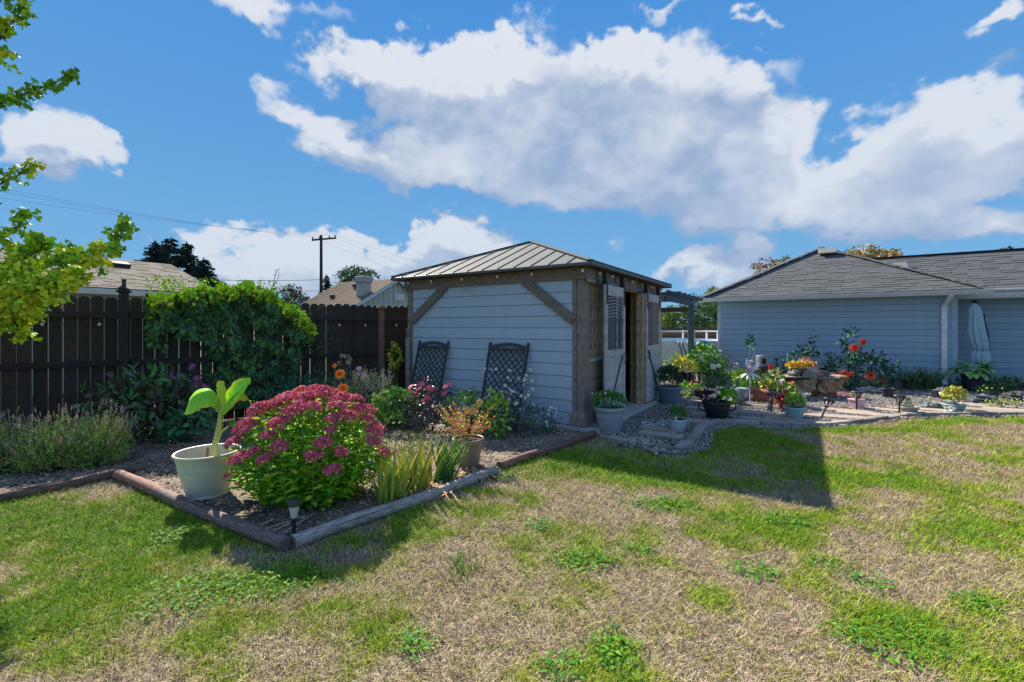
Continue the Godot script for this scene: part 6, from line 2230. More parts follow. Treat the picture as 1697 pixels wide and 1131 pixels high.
	# red coleus in front of the trough
	bush("coleus_plant", "dark red leaved plant at the right end of the terracotta trough", "plant", G(1307, 683) + Vector3(0, 0, -0.08), 0.15, Vector3(0.15, 0.13, 0.1), 240, 0.05, 0.035, [Color(0.22, 0.02, 0.035), Color(0.10, 0.015, 0.03), Color(0.34, 0.05, 0.06)])
	# teal square planter further back
	t = thing("potted_plant", "square teal planter of lime foliage left of the pink bird", "potted plant", G(1230, 663) + Vector3(0, 0, -0.15), 0.35)
	var tp := MB.new()
	tp.col = Color(0.26, 0.40, 0.42)
	tp.prism([Vector2(-0.17, 0), Vector2(0.17, 0), Vector2(0.2, 0.22), Vector2(-0.2, 0.22)], Vector3(0, 0, -0.14), Vector3(0, 0, 0.14), Vector3.RIGHT, Vector3.UP)
	part("pot", tp, M.plastic, t)
	shrublet(t, Vector3(0.02, 0.40, 0), Vector3(0.17, 0.2, 0.13), 190, 0.065, 0.04, lime)
	t = thing("garden_ornament", "small round cream stone head ornament beside the black cauldron pot", "ornament", G(1222, 671))
	var hd := MB.new()
	hd.col = Color(0.48, 0.42, 0.37)
	boulder(hd, Vector3(0, 0.12, 0), Vector3(0.12, 0.13, 0.11), 5.2)
	part("body", hd, M.stone, t)
	# group at the back left: yellow plant, stand, pots
	t = thing("plant_stand", "dark wooden plant stand in front of the pergola post", "stand", G(1143, 645), 0.4)
	bx("top", Vector3(-0.2, 0.40, -0.15), Vector3(0.2, 0.43, 0.15), Color(0.05, 0.035, 0.025), M.wood_x, t)
	bx("shelf", Vector3(-0.18, 0.16, -0.13), Vector3(0.18, 0.185, 0.13), Color(0.05, 0.035, 0.025), M.wood_x, t)
	for k in 4:
		bx("leg", Vector3(-0.2 if k % 2 else 0.165, 0, -0.15 if k < 2 else 0.115), Vector3(-0.165 if k % 2 else 0.2, 0.40, -0.115 if k < 2 else 0.15), Color(0.05, 0.035, 0.025), M.wood_y, t)
	bx("back_panel", Vector3(-0.16, 0.185, -0.14), Vector3(0.16, 0.395, -0.125), Color(0.012, 0.010, 0.010), M.wood_y, t)
	var yel := [Color(0.46, 0.42, 0.06), Color(0.38, 0.38, 0.06), Color(0.50, 0.36, 0.08), Color(0.24, 0.32, 0.05)]
	bush("golden_shrub", "yellow leaved shrub rising behind the dark plant stand", "shrub", G(1148, 640) + Vector3(0, 0, -0.5), 0.42, Vector3(0.34, 0.22, 0.25), 380, 0.085, 0.055, yel)
	bush("leafy_shrub", "tall bright green leafy shrub before the white corner trim of the house", "shrub", G(1178, 637) + Vector3(0, 0, -0.3), 0.60, Vector3(0.50, 0.42, 0.36), 1100, 0.095, 0.055, [Color(0.09, 0.22, 0.04), Color(0.15, 0.29, 0.05), Color(0.06, 0.15, 0.04), Color(0.22, 0.33, 0.07)])
	bush("leafy_shrub", "small lime green plant at the pool wall left of the pergola post", "shrub", G(1128, 640) + Vector3(0, 0, -0.6), 0.42, Vector3(0.22, 0.3, 0.2), 190, 0.085, 0.05, lime)
	t = thing("flower_pot", "large pale round pot under the bright green shrub", "pot", G(1166, 632) + Vector3(0, 0, -0.1))
	make_pot(t, pot_profile(0.21, 0.14, 0.34), Color(0.45, 0.45, 0.42), 0.3, 0.18)
	potted("pale grey trough pot with dense low foliage by the house corner", G(1179, 634), 0.21, 0.15, 0.22, Color(0.42, 0.43, 0.44), 0.30, Vector3(0.2, 0.13, 0.14), 220, 0.06, mid)
	potted("small black pot with a few pale green leaves on the gravel", G(1158, 660), 0.115, 0.075, 0.17, Color(0.02, 0.02, 0.022), 0.23, Vector3(0.12, 0.07, 0.1), 70, 0.05, lime)
	bush("low_plant", "low bright green plant right behind the round blue pot", "plant", G(1136, 661) + Vector3(0, 0, -0.1), 0.15, Vector3(0.22, 0.13, 0.15), 200, 0.065, 0.04, [Color(0.14, 0.30, 0.04), Color(0.24, 0.38, 0.05)])
	t = thing("garden_ornament", "small colourful garden gnome like figure with pink cap by the small black pot", "ornament", G(1147, 657))
	var gn := MB.new()
	gn.col = Color(0.35, 0.25, 0.45)
	gn.lathe([Vector2(0, 0), Vector2(0.07, 0), Vector2(0.075, 0.08), Vector2(0.05, 0.16), Vector2(0.0, 0.17)], Vector3.ZERO, 12)
	part("body", gn, M.plastic, t)
	gn = MB.new()
	gn.col = Color(0.62, 0.45, 0.36)
	gn.ball(Vector3(0, 0.20, 0), Vector3(0.045, 0.05, 0.045), 10, 7)
	part("head", gn, M.plastic, t)
	gn = MB.new()
	gn.col = Color(0.60, 0.09, 0.18)
	gn.lathe([Vector2(0.055, 0.22), Vector2(0.035, 0.28), Vector2(0.0, 0.37)], Vector3.ZERO, 12)
	part("cap", gn, M.cloth, t)
	# plants behind the bird
	bush("grey_shrub", "twiggy grey leaved shrub in front of the house wall left of the bird", "shrub", G(1207, 640) + Vector3(0, 0, -0.4), 0.42, Vector3(0.4, 0.3, 0.3), 260, 0.06, 0.035, [Color(0.22, 0.21, 0.20), Color(0.14, 0.17, 0.13), Color(0.30, 0.27, 0.26)], "", true, "dull_leaf")
	potted("blue grey pot with grey green sprays under the twiggy shrub", G(1210, 646), 0.2, 0.15, 0.24, Color(0.16, 0.20, 0.25), 0.34, Vector3(0.2, 0.12, 0.16), 150, 0.06, [Color(0.16, 0.22, 0.10), Color(0.24, 0.28, 0.14)])
	bush("low_plant", "mound of sunlit green leaves directly behind the terracotta trough", "plant", G(1262, 652), 0.24, Vector3(0.55, 0.20, 0.25), 520, 0.075, 0.045, [Color(0.10, 0.24, 0.04), Color(0.17, 0.32, 0.05), Color(0.06, 0.15, 0.04)])
	bush("low_plant", "dark green and white leaved plant just left of the bird's skirt", "plant", G(1236, 645), 0.28, Vector3(0.28, 0.22, 0.2), 260, 0.065, 0.04, [Color(0.05, 0.12, 0.06), Color(0.18, 0.24, 0.14), Color(0.09, 0.18, 0.06)])
	bush("heuchera_plant", "low purple black leaved plant against the wall right of the meter post", "plant", G(1284, 643) + Vector3(0, 0, -0.2), 0.26, Vector3(0.38, 0.22, 0.25), 330, 0.09, 0.07, [Color(0.035, 0.02, 0.025), Color(0.06, 0.035, 0.04), Color(0.03, 0.03, 0.025)], "", true, "plum_leaf")
	# climbers on the wall
	t = thing("climbing_rose", "single wiry rose shoot climbing the house wall above the meter post", "climber", G(1243, 634))
	for q in [[[1236, 632], [1240, 600], [1247, 560]], [[1247, 600], [1252, 575]]]:
		var ps := []
		for k in q:
			ps.append(P(k[0], k[1], 13.2) - t.position)
		stem(t, ps, 0.008, 0.004, Color(0.20, 0.22, 0.20))
	shrublet(t, P(1244, 572, 13.2) - t.position, Vector3(0.09, 0.28, 0.06), 46, 0.11, 0.05, [Color(0.05, 0.12, 0.07), Color(0.07, 0.15, 0.07)])
	# dahlias along the wall
	var dk := [Color(0.03, 0.075, 0.055), Color(0.04, 0.10, 0.06), Color(0.025, 0.055, 0.045)]
	var red := dahlia_head(Color(0.62, 0.11, 0.04), Color(0.50, 0.05, 0.025), 0.15)
	for q in [["tall dark leaved rose like bush behind the stone planter, reaching up the wall", 1338, 645, 11.6, 0.50, Vector3(0.62, 0.42, 0.4), 430, [[1320, 607, 0.7], [1278, 609, 0.6], [1366, 624, 1.0], [1352, 621, 0.5]]], ["dark dahlia bush right of the stone planter with the reddest blooms", 1425, 650, 11.0, 0.42, Vector3(0.85, 0.40, 0.45), 900, [[1400, 621, 1.0], [1413, 620, 0.5], [1443, 622, 0.95], [1466, 631, 0.6], [1384, 623, 0.6]]], ["tall dahlia shoots topped with red blooms against the house wall", 1412, 650, 11.4, 1.05, Vector3(0.24, 0.45, 0.2), 90, [[1417, 577, 0.85], [1431, 567, 0.7], [1434, 587, 0.35]]]]:
		var at := P(q[1], 0, q[3])
		at.y = 0.0
		t = bush("dahlia_plant", q[0], "plant", at, q[4], q[5], q[6], 0.11, 0.055, dk)
		for w in q[7]:
			var e: Vector3 = P(w[0], w[1], q[3] - 0.35) - t.position
			stem(t, [Vector3(e.x * 0.7, 0.2, 0.1), e], 0.008, 0.005, Color(0.05, 0.09, 0.05))
			hang("flower_head", red, t, facing(e, Vector3(rf(-0.4, 0.4), 0.3, 0.9), w[2]))
	# thin shoots above the dahlias
	t = thing("rose_shoot", "bare wiry shoots with sparse leaves rising above the dahlias on the wall", "climber", Vector3(P(1350, 600, 11.9).x, 0, -11.9))
	for q in [[[1335, 640], [1345, 575], [1349, 562], [1355, 546]], [[1408, 640], [1404, 572], [1396, 552]], [[1380, 640], [1378, 590]]]:
		var ps := []
		for k in q:
			ps.append(P(k[0], k[1], 11.9) - t.position)
		stem(t, ps, 0.010, 0.004, Color(0.05, 0.06, 0.05))
	for q in [[1345, 575], [1349, 564], [1341, 590], [1405, 570], [1408, 585], [1378, 592], [1380, 602]]:
		shrublet(t, P(q[0], q[1], 11.9) - t.position, Vector3(0.12, 0.10, 0.1), 12, 0.10, 0.05, dk, "leaves")
	# strap leaved clump
	t = thing("daylily_clump", "arching dark strap leaved clump at the foot of the downspout", "plant", Vector3(P(1527, 0, 11.0).x, 0, -11.0))
	var dl := MB.new()
	for k in 170:
		var aa := R.randf() * TAU
		dl.col = vary(Color(0.04, 0.095, 0.045).lerp(Color(0.09, 0.14, 0.06), R.randf()), 0.25)
		dl.blade(Vector3(rf(-0.35, 0.35), 0, rf(-0.15, 0.15)), Vector3(cos(aa) * 0.8, rf(0.8, 1.9), sin(aa) * 0.5).normalized(), Vector3(cos(aa) * 0.25, -0.52, sin(aa) * 0.2), rf(0.8, 1.35), 0.024, 6)
	part("leaves", dl, M.leaf, t, false, "stuff")
	stem(t, [Vector3(-0.1, 0.2, 0.1), Vector3(-0.35, 0.6, 0.1), Vector3(-0.52, 0.78, 0.1)], 0.01, 0.006, Color(0.34, 0.33, 0.34), "dry_stalk")
	# hosta in a navy pot
	t = thing("potted_plant", "navy pot of large pale edged hosta leaves under the closed umbrella", "potted plant", Vector3(P(1612, 0, 10.7).x, 0, -10.7))
	make_pot(t, pot_profile(0.21, 0.16, 0.40), Color(0.02, 0.025, 0.05), 0.36, 0.17)
	for k in 64:
		var aa := k * 2.4
		var d := Vector3(cos(aa), rf(-0.3, 0.9), sin(aa)).normalized()
		var lf := MB.new()
		lf.col = vary([Color(0.08, 0.22, 0.06), Color(0.13, 0.30, 0.08), Color(0.20, 0.34, 0.10)][k % 3], 0.15)
		lf.oval(Vector3(cos(aa), 0.0, sin(aa)) * rf(0.08, 0.30) + Vector3(0, 0.50 + 0.16 * d.y + rf(-0.06, 0.06), 0), d, Vector3.UP, rf(0.14, 0.24), rf(0.10, 0.16), 0.45, 0.1)
		part("leaf", lf, M.leaf, t)
	# right edge
	bush("low_plant", "pale yellow green creeping plant at the right edge of the path", "plant", G(1662, 675), 0.06, Vector3(0.36, 0.08, 0.14), 300, 0.045, 0.02, [Color(0.22, 0.26, 0.10), Color(0.15, 0.19, 0.07)])
	bush("low_plant", "shadowed low greenery along the foot of the main house wall", "plant", Vector3(P(1655, 0, 10.9).x, 0, -10.9), 0.14, Vector3(0.9, 0.16, 0.25), 420, 0.08, 0.05, [Color(0.04, 0.10, 0.04), Color(0.06, 0.13, 0.05)])
	bush("low_plant", "dark low shrub between the hosta pot and the creeping plant", "plant", Vector3(P(1655, 0, 9.9).x, 0, -9.9), 0.12, Vector3(0.5, 0.14, 0.2), 260, 0.06, 0.03, [Color(0.04, 0.07, 0.03), Color(0.02, 0.03, 0.02), Color(0.12, 0.18, 0.04)])
	for q in [["flat blue grey boulder at the foot of the hosta pot", 1630, 668, 0.30, 0.10, Color(0.20, 0.23, 0.26)], ["long dark boulder at the right edge beyond the creeping plant", 1690, 664, 0.3, 0.10, Color(0.14, 0.14, 0.15)], ["pale flat stone in front of the dahlias", 1440, 652, 0.27, 0.08, Color(0.45, 0.46, 0.47)], ["reddish stone on top of the pale flat stone", 1447, 647, 0.16, 0.07, Color(0.35, 0.15, 0.09)], ["speckled boulder beside the half buried glass light", 1562, 660, 0.2, 0.13, Color(0.24, 0.24, 0.24)], ["grey cobble on the path between the lights and the black pot", 1216, 694, 0.12, 0.05, Color(0.36, 0.36, 0.35)]]:
		rock("boulder", q[0], G(q[1], q[2]) + Vector3(0, 0.04 if q[0].begins_with("reddish") else 0.0, 0), Vector3(q[3], q[4], q[3] * 0.6), q[5], q[1] * 0.01)
	t = thing("flower_pot", "small navy pot in the shade left of the daylily clump", "pot", G(1472, 659))
	make_pot(t, pot_profile(0.13, 0.1, 0.2), Color(0.02, 0.022, 0.05), 0.17, 0.1)
	var pet := MB.new()
	for k in 90:
		pet.col = vary(Color(0.45, 0.03, 0.08), 0.3)
		pet.leaf(G(1395 + rf(-18, 14), 656 + rf(-2.5, 2.5)) + Vector3(0, 0.02, 0), (rdir() + Vector3(0, 0.1, 0)).normalized(), Vector3.UP, 0.05, 0.035)
	tag(part("fallen_petals", pet, M.petal, self, false, "stuff"), "scatter of fallen red petals on the gravel under the dahlias", "petals")
	make_stone_planter()

func rose_head() -> ArrayMesh:
	return dahlia_head(Color(0.65, 0.25, 0.10), Color(0.60, 0.16, 0.06), 0.05)

func make_stone_planter() -> void:
	var at := Vector3(P(1355, 0, 10.0).x, 0, -10.0)
	var t := thing("stone_bench", "rugged brown petrified wood bench with pale flat top among the flowers", "bench", at)
	for q in [[1316, 655, 0.27, 0.40, Color(0.55, 0.43, 0.30), 2.0], [1361, 656, 0.33, 0.40, Color(0.60, 0.38, 0.22), 7.0]]:
		var b := MB.new()
		b.col = q[4]
		boulder(b, Vector3(0, 0.19, 0), Vector3(q[2], 0.27, 0.3), q[5], 18, 12)
		for k in b.v.size():                            # broken facets, narrower at the foot
			var f := clampf(b.v[k].y / 0.4, 0.0, 1.0)
			b.v[k] = Vector3(b.v[k].x * (0.72 + 0.4 * f) + 0.12 * f, minf(b.v[k].y, 0.40), b.v[k].z * (0.75 + 0.3 * f))
		var o := part("stump", b, M.stone, t, false)
		o.position = Vector3(P(q[0], 0, 9.9).x - at.x, 0.0, 0.1)
	for q in [[1289, 1330, 0.425], [1329, 1383, 0.405]]:
		var b := MB.new()
		b.col = Color(0.52, 0.44, 0.33)
		b.box(Vector3(P(q[0], 0, 9.9).x - at.x, q[2], -0.22), Vector3(P(q[1], 0, 9.9).x - at.x, q[2] + 0.03, 0.34), 0.01)
		for k in b.v.size():
			b.v[k] += Vector3(rf(-0.02, 0.02), 0, rf(-0.03, 0.03))
		part("top_slab", b, M.stone, t)
	var s := MB.new()
	s.col = Color(0.45, 0.40, 0.31)
	s.prism([Vector2(0, 0.40), Vector2(0.28, 0.44), Vector2(0.28, 0.46), Vector2(-0.35, 0.44), Vector2(-0.25, 0.1)], Vector3(P(1368, 0, 9.9).x - at.x + 0.1, 0, -0.1), Vector3(P(1368, 0, 9.9).x - at.x + 0.1, 0, 0.25), Vector3.RIGHT, Vector3.UP)
	part("broken_end", s, M.stone, t, false)
	rock("boulder", "pale rounded rock on the left of the stone bench", Vector3(P(1313, 0, 9.9).x, 0.45, -9.85), Vector3(0.13, 0.075, 0.1), Color(0.42, 0.41, 0.36), 4.4)
	rock("boulder", "big pale angular rock on the middle of the stone bench", Vector3(P(1345, 0, 9.8).x, 0.43, -9.8), Vector3(0.19, 0.125, 0.14), Color(0.50, 0.47, 0.42), 9.3)
	rock("boulder", "flat mauve rock on the right of the stone bench", Vector3(P(1362, 0, 9.9).x, 0.435, -9.9), Vector3(0.17, 0.075, 0.12), Color(0.34, 0.27, 0.27), 6.6)
	t = thing("potted_plant", "dark bowl brimming with orange blossom on the stone bench", "potted plant", Vector3(P(1331, 0, 9.9).x, 0.44, -10.0))
	make_pot(t, pot_profile(0.23, 0.15, 0.16), Color(0.05, 0.048, 0.05), 0.14, 0.2)
	shrublet(t, Vector3(0, 0.22, 0.02), Vector3(0.30, 0.09, 0.2), 420, 0.05, 0.04, [Color(0.62, 0.34, 0.05), Color(0.66, 0.20, 0.04), Color(0.62, 0.44, 0.10), Color(0.30, 0.30, 0.06)])
	shrublet(t, Vector3(0.26, 0.20, 0.02), Vector3(0.10, 0.09, 0.12), 80, 0.05, 0.04, [Color(0.62, 0.15, 0.06), Color(0.55, 0.22, 0.10)], "red_blossom")
	var pl := MB.new()
	for k in 60:
		pl.col = vary([Color(0.50, 0.28, 0.24), Color(0.45, 0.36, 0.30), Color(0.55, 0.20, 0.16)][k % 3], 0.2)
		pl.blade(Vector3(rf(-0.02, 0.26), 0.24, rf(-0.1, 0.05)), Vector3(rf(-0.25, 0.25), 1, rf(-0.2, 0.2)).normalized(), rdir() * 0.05, rf(0.12, 0.22), 0.014, 2)
	part("plumes", pl, M.petal, t, false, "stuff")
	t = thing("flower_pot", "small white bowl on the gravel in front of the stone bench", "pot", Vector3(P(1325, 0, 9.4).x, 0, -9.35))
	make_pot(t, pot_profile(0.125, 0.085, 0.16), Color(0.60, 0.63, 0.65), 0.13, 0.1)

# ---------------------------------------------------------------- lights, ornament, umbrella, meter, chair, weeds
func garden_light(label: String, at: Vector3) -> Node3D:
	var t := thing("garden_light", label, "garden light", at, 0.0, "black solar lights along the path")
	var c := Color(0.016, 0.017, 0.019)
	var b := MB.new()
	b.col = c
	b.lathe([Vector2(0, 0), Vector2(0.014, 0), Vector2(0.014, 0.2), Vector2(0.014, 0.2), Vector2(0.035, 0.21), Vector2(0.035, 0.225), Vector2(0.0, 0.225)], Vector3.ZERO, 12)
	part("stake", b, M.plastic, t)
	for k in 6:
		var a := TAU * k / 6.0
		var w := MB.new()
		w.col = c
		w.tube([Vector3(cos(a) * 0.022, 0.222, sin(a) * 0.022), Vector3(cos(a) * 0.05, 0.27, sin(a) * 0.05), Vector3(cos(a) * 0.075, 0.325, sin(a) * 0.075)], [0.007, 0.008, 0.012], 5)
		part("cage_bar", w, M.plastic, t)
	var g := MB.new()
	g.col = Color(0.45, 0.46, 0.46)
	g.lathe([Vector2(0.012, 0.226), Vector2(0.028, 0.29), Vector2(0.034, 0.325)], Vector3.ZERO, 12)
	part("lens", g, M.frosted, t)
	var cap := MB.new()
	cap.col = c * 1.6
	cap.lathe([Vector2(0.0, 0.324), Vector2(0.084, 0.324), Vector2(0.087, 0.335), Vector2(0.078, 0.348), Vector2(0.045, 0.355), Vector2(0.045, 0.355), Vector2(0.0, 0.357)], Vector3.ZERO, 20)
	part("cap", cap, M.plastic, t)
	return t

func make_small_things() -> void:
	var l := garden_light("black solar light standing in front of the terracotta trough", G(1279, 684))
	copy(l, "black solar light beside the small pink pot", G(1420, 681))
	copy(l, "black solar light left of the low grey pot with the tiny conifer", G(1491, 689))
	var tilted := copy(l, "black solar light leaning over to the right beside the teal bowl", G(1361, 694))
	tilted.rotation = Vector3(0, 0, -0.42)
	var t := thing("garden_light", "half buried glass globe light at the foot of the daylily clump", "garden light", G(1568, 663))
	var b := MB.new()
	b.col = Color(0.03, 0.03, 0.03)
	b.lathe([Vector2(0, 0), Vector2(0.09, 0), Vector2(0.10, 0.08), Vector2(0.10, 0.1), Vector2(0, 0.1)], Vector3.ZERO, 16)
	part("base", b, M.plastic, t)
	b = MB.new()
	b.col = Color(0.5, 0.52, 0.53)
	b.lathe([Vector2(0.10, 0.1), Vector2(0.11, 0.13), Vector2(0.08, 0.17), Vector2(0, 0.185)], Vector3.ZERO, 16)
	part("dome", b, M.plastic, t)

	# ---- pink bird
	t = thing("bird_ornament", "pink and white metal flamingo ornament with spread wings on a thin pole", "ornament", Vector3(P(1243, 0, 9.0).x, 0, -9.0))
	var pink := Color(0.62, 0.42, 0.46)
	var white := Color(0.74, 0.70, 0.70)
	b = MB.new()
	b.col = white
	b.tube([Vector3(0, 0, 0), Vector3(0.005, 0.6, 0), Vector3(0, 0.80, 0)], [0.011], 6)
	b.tube([Vector3(-0.10, 0.16, 0), Vector3(0.0, 0.42, 0)], [0.007], 5)
	part("pole", b, M.plastic, t)
	b = MB.new()
	b.col = white
	b.tube([Vector3(-0.13, 0.12, 0.0), Vector3(-0.06, 0.36, 0.0), Vector3(0.03, 0.5, 0)], [0.006], 5)
	part("leg", b, M.plastic, t)
	b = MB.new()
	b.col = pink
	b.ball(Vector3(0, 0.80, 0), Vector3(0.10, 0.07, 0.07), 14, 9)
	b.ball(Vector3(0.01, 0.72, 0), Vector3(0.085, 0.04, 0.075), 14, 7)
	part("body", b, M.plastic, t)
	b = MB.new()
	b.col = white
	b.tube([Vector3(0.02, 0.84, 0.02), Vector3(-0.02, 0.92, 0.03), Vector3(-0.02, 0.98, 0.03), Vector3(0.02, 1.01, 0.03), Vector3(0.05, 0.985, 0.03)], [0.03, 0.022, 0.02, 0.02, 0.022], 8)
	b.ball(Vector3(0.05, 0.975, 0.03), Vector3(0.03, 0.027, 0.024), 10, 7)
	var head := part("neck", b, M.plastic, t)
	b = MB.new()
	b.col = Color(0.03, 0.03, 0.03)
	b.tube([Vector3(0.068, 0.965, 0.03), Vector3(0.075, 0.935, 0.03), Vector3(0.066, 0.905, 0.03)], [0.014, 0.011, 0.003], 6)
	part("beak", b, M.plastic, head)
	for w in [[Vector3(-0.06, 0.82, 0.0), Vector3(-0.32, 0.95, 0.1), 0.18], [Vector3(0.07, 0.80, 0.0), Vector3(0.95, 0.22, 0.05), 0.17]]:
		b = MB.new()
		for k in 7:
			b.col = pink.lerp(white, k / 6.0)
			var d: Vector3 = (w[1].normalized() + Vector3(0, 0.11 * (k - 2), 0)).normalized()
			b.oval(w[0] + Vector3(0, 0.012 * k, 0.004 * k), d, Vector3(0, 0.2, 1), w[2] * (0.7 + 0.06 * k), 0.055, 0.1, 0.1)
		part("wing", b, M.petal, t)
	for k in 11:
		var a := TAU * k / 11.0
		b = MB.new()
		b.col = white
		var o := Vector3(cos(a), 0, sin(a))
		b.blade(Vector3(0, 0.70, 0) + o * 0.05, (o + Vector3(0, 0.15, 0)).normalized(), o * 0.12 - Vector3(0, 0.75, 0), 0.22, 0.05, 5)
		part("tail_plume", b, M.petal, t)

	t.scale = Vector3.ONE * 0.84
	# ---- meter on its post
	t = thing("meter_post", "grey utility meter box with dark window on a black post by the house wall", "meter", Vector3(P(1262, 0, 12.6).x, 0, -12.6), 0.4)
	bx("post", Vector3(-0.07, 0, -0.07), Vector3(0.07, 0.42, 0.07), Color(0.025, 0.026, 0.03), M.plastic, t)
	var mb := bx("box", Vector3(-0.13, 0.42, -0.08), Vector3(0.13, 0.73, 0.08), Color(0.36, 0.38, 0.39), M.paint, t, 0.012)
	bx("window", Vector3(-0.07, 0.50, 0.081), Vector3(0.07, 0.65, 0.09), Color(0.02, 0.02, 0.022), M.plastic, mb)

	# ---- closed cantilever umbrella
	var at := Vector3(P(1622, 0, 11.1).x, 0, -11.1)
	t = thing("patio_umbrella", "closed teal grey cantilever patio umbrella tied with a strap beside the house", "umbrella", at, 0.0)
	b = MB.new()
	b.col = Color(0.02, 0.018, 0.02)
	var q := func(px: float, py: float, dz := 0.0) -> Vector3: return P(px, py, 11.1 + dz) - at
	b.tube([Vector3(0.04, 0.0, 0), q.call(1628, 615), q.call(1630, 585)], [0.035], 8)
	part("pole", b, M.dark_metal, t)
	b = MB.new()
	b.col = Color(0.02, 0.018, 0.022)
	b.tube([q.call(1634, 618), q.call(1639, 580), q.call(1637, 555), q.call(1628, 520), q.call(1617, 499)], [0.03, 0.028, 0.028, 0.026, 0.024], 8)
	part("arm", b, M.dark_metal, t)
	bx("crank", q.call(1634, 614) - Vector3(0.09, 0.05, 0.05), q.call(1634, 614) + Vector3(0.09, 0.09, 0.05), Color(0.02, 0.018, 0.02), M.dark_metal, t, 0.02)
	bx("joint", q.call(1628, 524) - Vector3(0.05, 0.06, 0.04), q.call(1628, 524) + Vector3(0.06, 0.06, 0.04), Color(0.015, 0.014, 0.015), M.dark_metal, t, 0.02)
	var cv := MB.new()
	var segs := 40
	var axis := [[1616, 503, 0.03], [1616, 508, 0.075], [1617, 518, 0.115], [1618, 519, 0.105], [1619, 545, 0.145], [1623, 565, 0.155], [1627, 578, 0.125], [1627, 581, 0.115], [1626, 586, 0.15], [1626, 594, 0.165], [1626, 600, 0.12]]
	var rows := []
	for k in axis.size():
		var row := []
		var c: Vector3 = q.call(axis[k][0], axis[k][1])
		for j in segs:
			var a := TAU * j / segs
			var r: float = axis[k][2] * (1.0 + (0.26 if k > 0 else 0.0) * cos(a * 8.0 + k * 0.25) + 0.06 * sin(a * 13.0 + k))
			cv.col = vary(Color(0.36, 0.54, 0.63), 0.04)
			row.append(cv.vert(c + Vector3(cos(a) * r, (-0.05 * (0.5 + 0.5 * sin(a * 3.0)) if k == axis.size() - 1 else 0.0), -sin(a) * r * 0.8)))
		rows.append(row)
	for k in axis.size() - 1:
		for j in segs:
			var j2 := (j + 1) % segs
			cv.face(rows[k + 1][j], rows[k + 1][j2], rows[k][j2])
			cv.face(rows[k + 1][j], rows[k][j2], rows[k][j])
	part("canopy", cv, M.cloth, t)
	b = MB.new()
	b.col = Color(0.22, 0.31, 0.36)
	var sp := []
	for j in 21:
		var a := TAU * j / 20
		sp.append(q.call(1627, 579.5) + Vector3(cos(a) * 0.142, 0, sin(a) * 0.12))
	b.tube(sp, [0.012], 6, false)
	part("strap", b, M.cloth, t)
	b = MB.new()
	b.col = Color(0.015, 0.014, 0.015)
	b.ball(q.call(1616, 500), Vector3(0.07, 0.04, 0.06), 10, 7)
	part("finial", b, M.dark_metal, t)

	# ---- inside the shed
	t = thing("wooden_chair", "cream slatted garden chair glimpsed inside the shed doorway", "chair", S(2.55, 0.056, -1.0), TURN + 0.5)
	var cr := Color(0.55, 0.46, 0.33)
	for k in 5:
		b = MB.new()
		b.col = vary(cr, 0.1)
		b.beam(Vector3(-0.2 + k * 0.1, 0.36, -0.2), Vector3(-0.22 + k * 0.11, 1.02, -0.42), 0.085, 0.018, Vector3(0, 0.3, 1))
		part("back_slat", b, M.wood_y, t)
	for k in 4:
		bx("seat_slat", Vector3(-0.26, 0.36, -0.2 + k * 0.12), Vector3(0.26, 0.38, -0.09 + k * 0.12), vary(cr, 0.1), M.wood_x, t)
	for s in [-0.27, 0.23]:
		bx("leg", Vector3(s, 0, 0.2), Vector3(s + 0.05, 0.36, 0.26), cr, M.wood_y, t)
		bx("leg", Vector3(s, 0, -0.25), Vector3(s + 0.05, 0.36, -0.19), cr, M.wood_y, t)
		bx("armrest", Vector3(s - 0.02, 0.56, -0.25), Vector3(s + 0.07, 0.58, 0.3), cr, M.wood_z, t)
	t = thing("cushion_pile", "heap of grey cushions behind the cream chair in the shed", "cushions", S(3.1, 0.056, -1.9), TURN)
	bx("bench", Vector3(-0.5, 0, -0.5), Vector3(0.5, 0.75, 0.4), Color(0.04, 0.035, 0.03), M.wood_x, t)
	for k in 4:
		b = MB.new()
		b.col = vary(Color(0.20, 0.21, 0.20), 0.2)
		b.ball(Vector3(rf(-0.15, 0.15), 0.85 + k * 0.16, rf(-0.1, 0.1)), Vector3(0.42, 0.12, 0.36), 14, 8)
		part("cushion", b, M.cloth, t)

	# ---- withered seedlings by the kerb
	t = thing("withered_seedlings", "row of small withered brown seedlings among the white cobbles", "seedlings", G(1095, 744))
	b = MB.new()
	for px in [1058, 1080, 1090, 1098, 1108, 1112, 1118]:
		var p := G(px, 745 + rf(-3, 3)) - t.position
		for j in 10:
			b.col = vary(Color(0.06, 0.05, 0.035), 0.4)
			b.leaf(p + Vector3(rf(-0.03, 0.03), rf(0.03, 0.13), rf(-0.03, 0.03)), rdir(), rdir(), 0.05, 0.018)
		b.tube([p, p + Vector3(rf(-0.02, 0.02), 0.14, 0)], [0.004, 0.002], 4)
	part("leaves", b, M.dull_leaf, t, false, "stuff")

	# ---- broad leaved weeds in the lawn
	var wi := 0
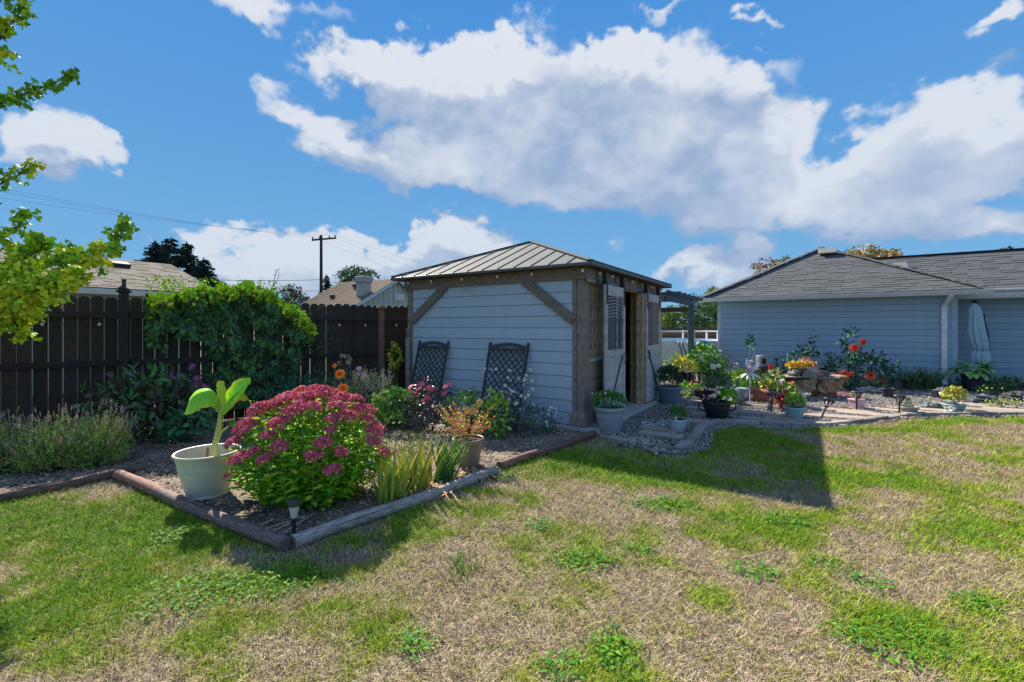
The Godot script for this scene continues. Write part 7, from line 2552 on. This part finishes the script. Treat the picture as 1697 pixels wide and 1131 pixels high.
	for w in [[455, 958, 0.24, 0.10, "broad dark green weed patch in the shadow below the log corner"], [975, 930, 0.20, 0.055, "long narrow bright weed patch in the middle of the dry lawn"], [1095, 836, 0.28, 0.07, "wide weed patch just outside the shed's shadow"], [1250, 948, 0.13, 0.05, "bright weed rosettes right of the middle of the dry lawn"],
			[1022, 1076, 0.09, 0.06, "ragged weed clump at the bottom centre of the lawn"], [1055, 912, 0.09, 0.035, "small pale edged dock plant above the long narrow weed patch"], [1440, 966, 0.10, 0.04, "weed rosettes on the right dry patch, lower one"], [1618, 1000, 0.10, 0.035, "single broad leaved rosette far right on dry grass"],
			[1300, 862, 0.16, 0.06, "weed rosettes below the lower right corner of the shed's shadow"], [770, 944, 0.085, 0.06, "dense bright green clump of longer grass on the dry lawn"], [690, 1066, 0.08, 0.045, "pale clover patch near the bottom left centre"], [310, 985, 0.22, 0.09, "lush clover patch in the left foreground"],
			[895, 872, 0.09, 0.04, "small weed patch between log and long weed patch"], [1370, 935, 0.10, 0.04, "weed rosettes on the right dry patch, upper one"], [930, 1104, 0.10, 0.04, "dark weed clump at the very bottom of the lawn"], [1480, 1066, 0.22, 0.07, "large weed spread in the lower right lawn"], [840, 792, 0.10, 0.05, "leafy weed tuft at the joint of the last two logs"], [285, 890, 0.12, 0.05, "dark weed tuft in the pot's shadow outside the reddish log"]]:
		var p := G(w[0], w[1])
		var wt := thing("lawn_weed", w[4], "weeds", p, 0.0, "weeds in the lawn")
		b = MB.new()
		var grassy: bool = w[4].contains("longer grass")
		for k in int(30 + 1300 * w[2] * w[3] * (7 if grassy else 9)):
			var ca := R.randf() * TAU
			var c := Vector3(cos(ca), 0, sin(ca)) * (R.randf() + R.randf()) * 0.75
			c = Vector3(c.x * w[2], 0.0, c.z * w[3] * 2.4)
			var a := R.randf() * TAU
			var col: Color = [Color(0.032, 0.12, 0.012), Color(0.05, 0.16, 0.012), Color(0.028, 0.10, 0.018), Color(0.08, 0.19, 0.018)][R.randi() % 4]
			b.col = vary(col, 0.2)
			if grassy:
				b.blade(c, Vector3(cos(a) * 0.4, 1, sin(a) * 0.4).normalized(), Vector3(cos(a) * 0.4, -0.2, sin(a) * 0.4), rf(0.05, 0.10), 0.006, 3)
			else:
				b.oval(c + Vector3(0, rf(0.0, 0.02), 0), Vector3(cos(a), rf(0.1, 0.55), sin(a)).normalized(), Vector3.UP, rf(0.02, 0.045), rf(0.010, 0.019), 0.25, 0.12)
		part("leaves", b, M.dull_leaf, wt, false, "stuff")
		wi += 1
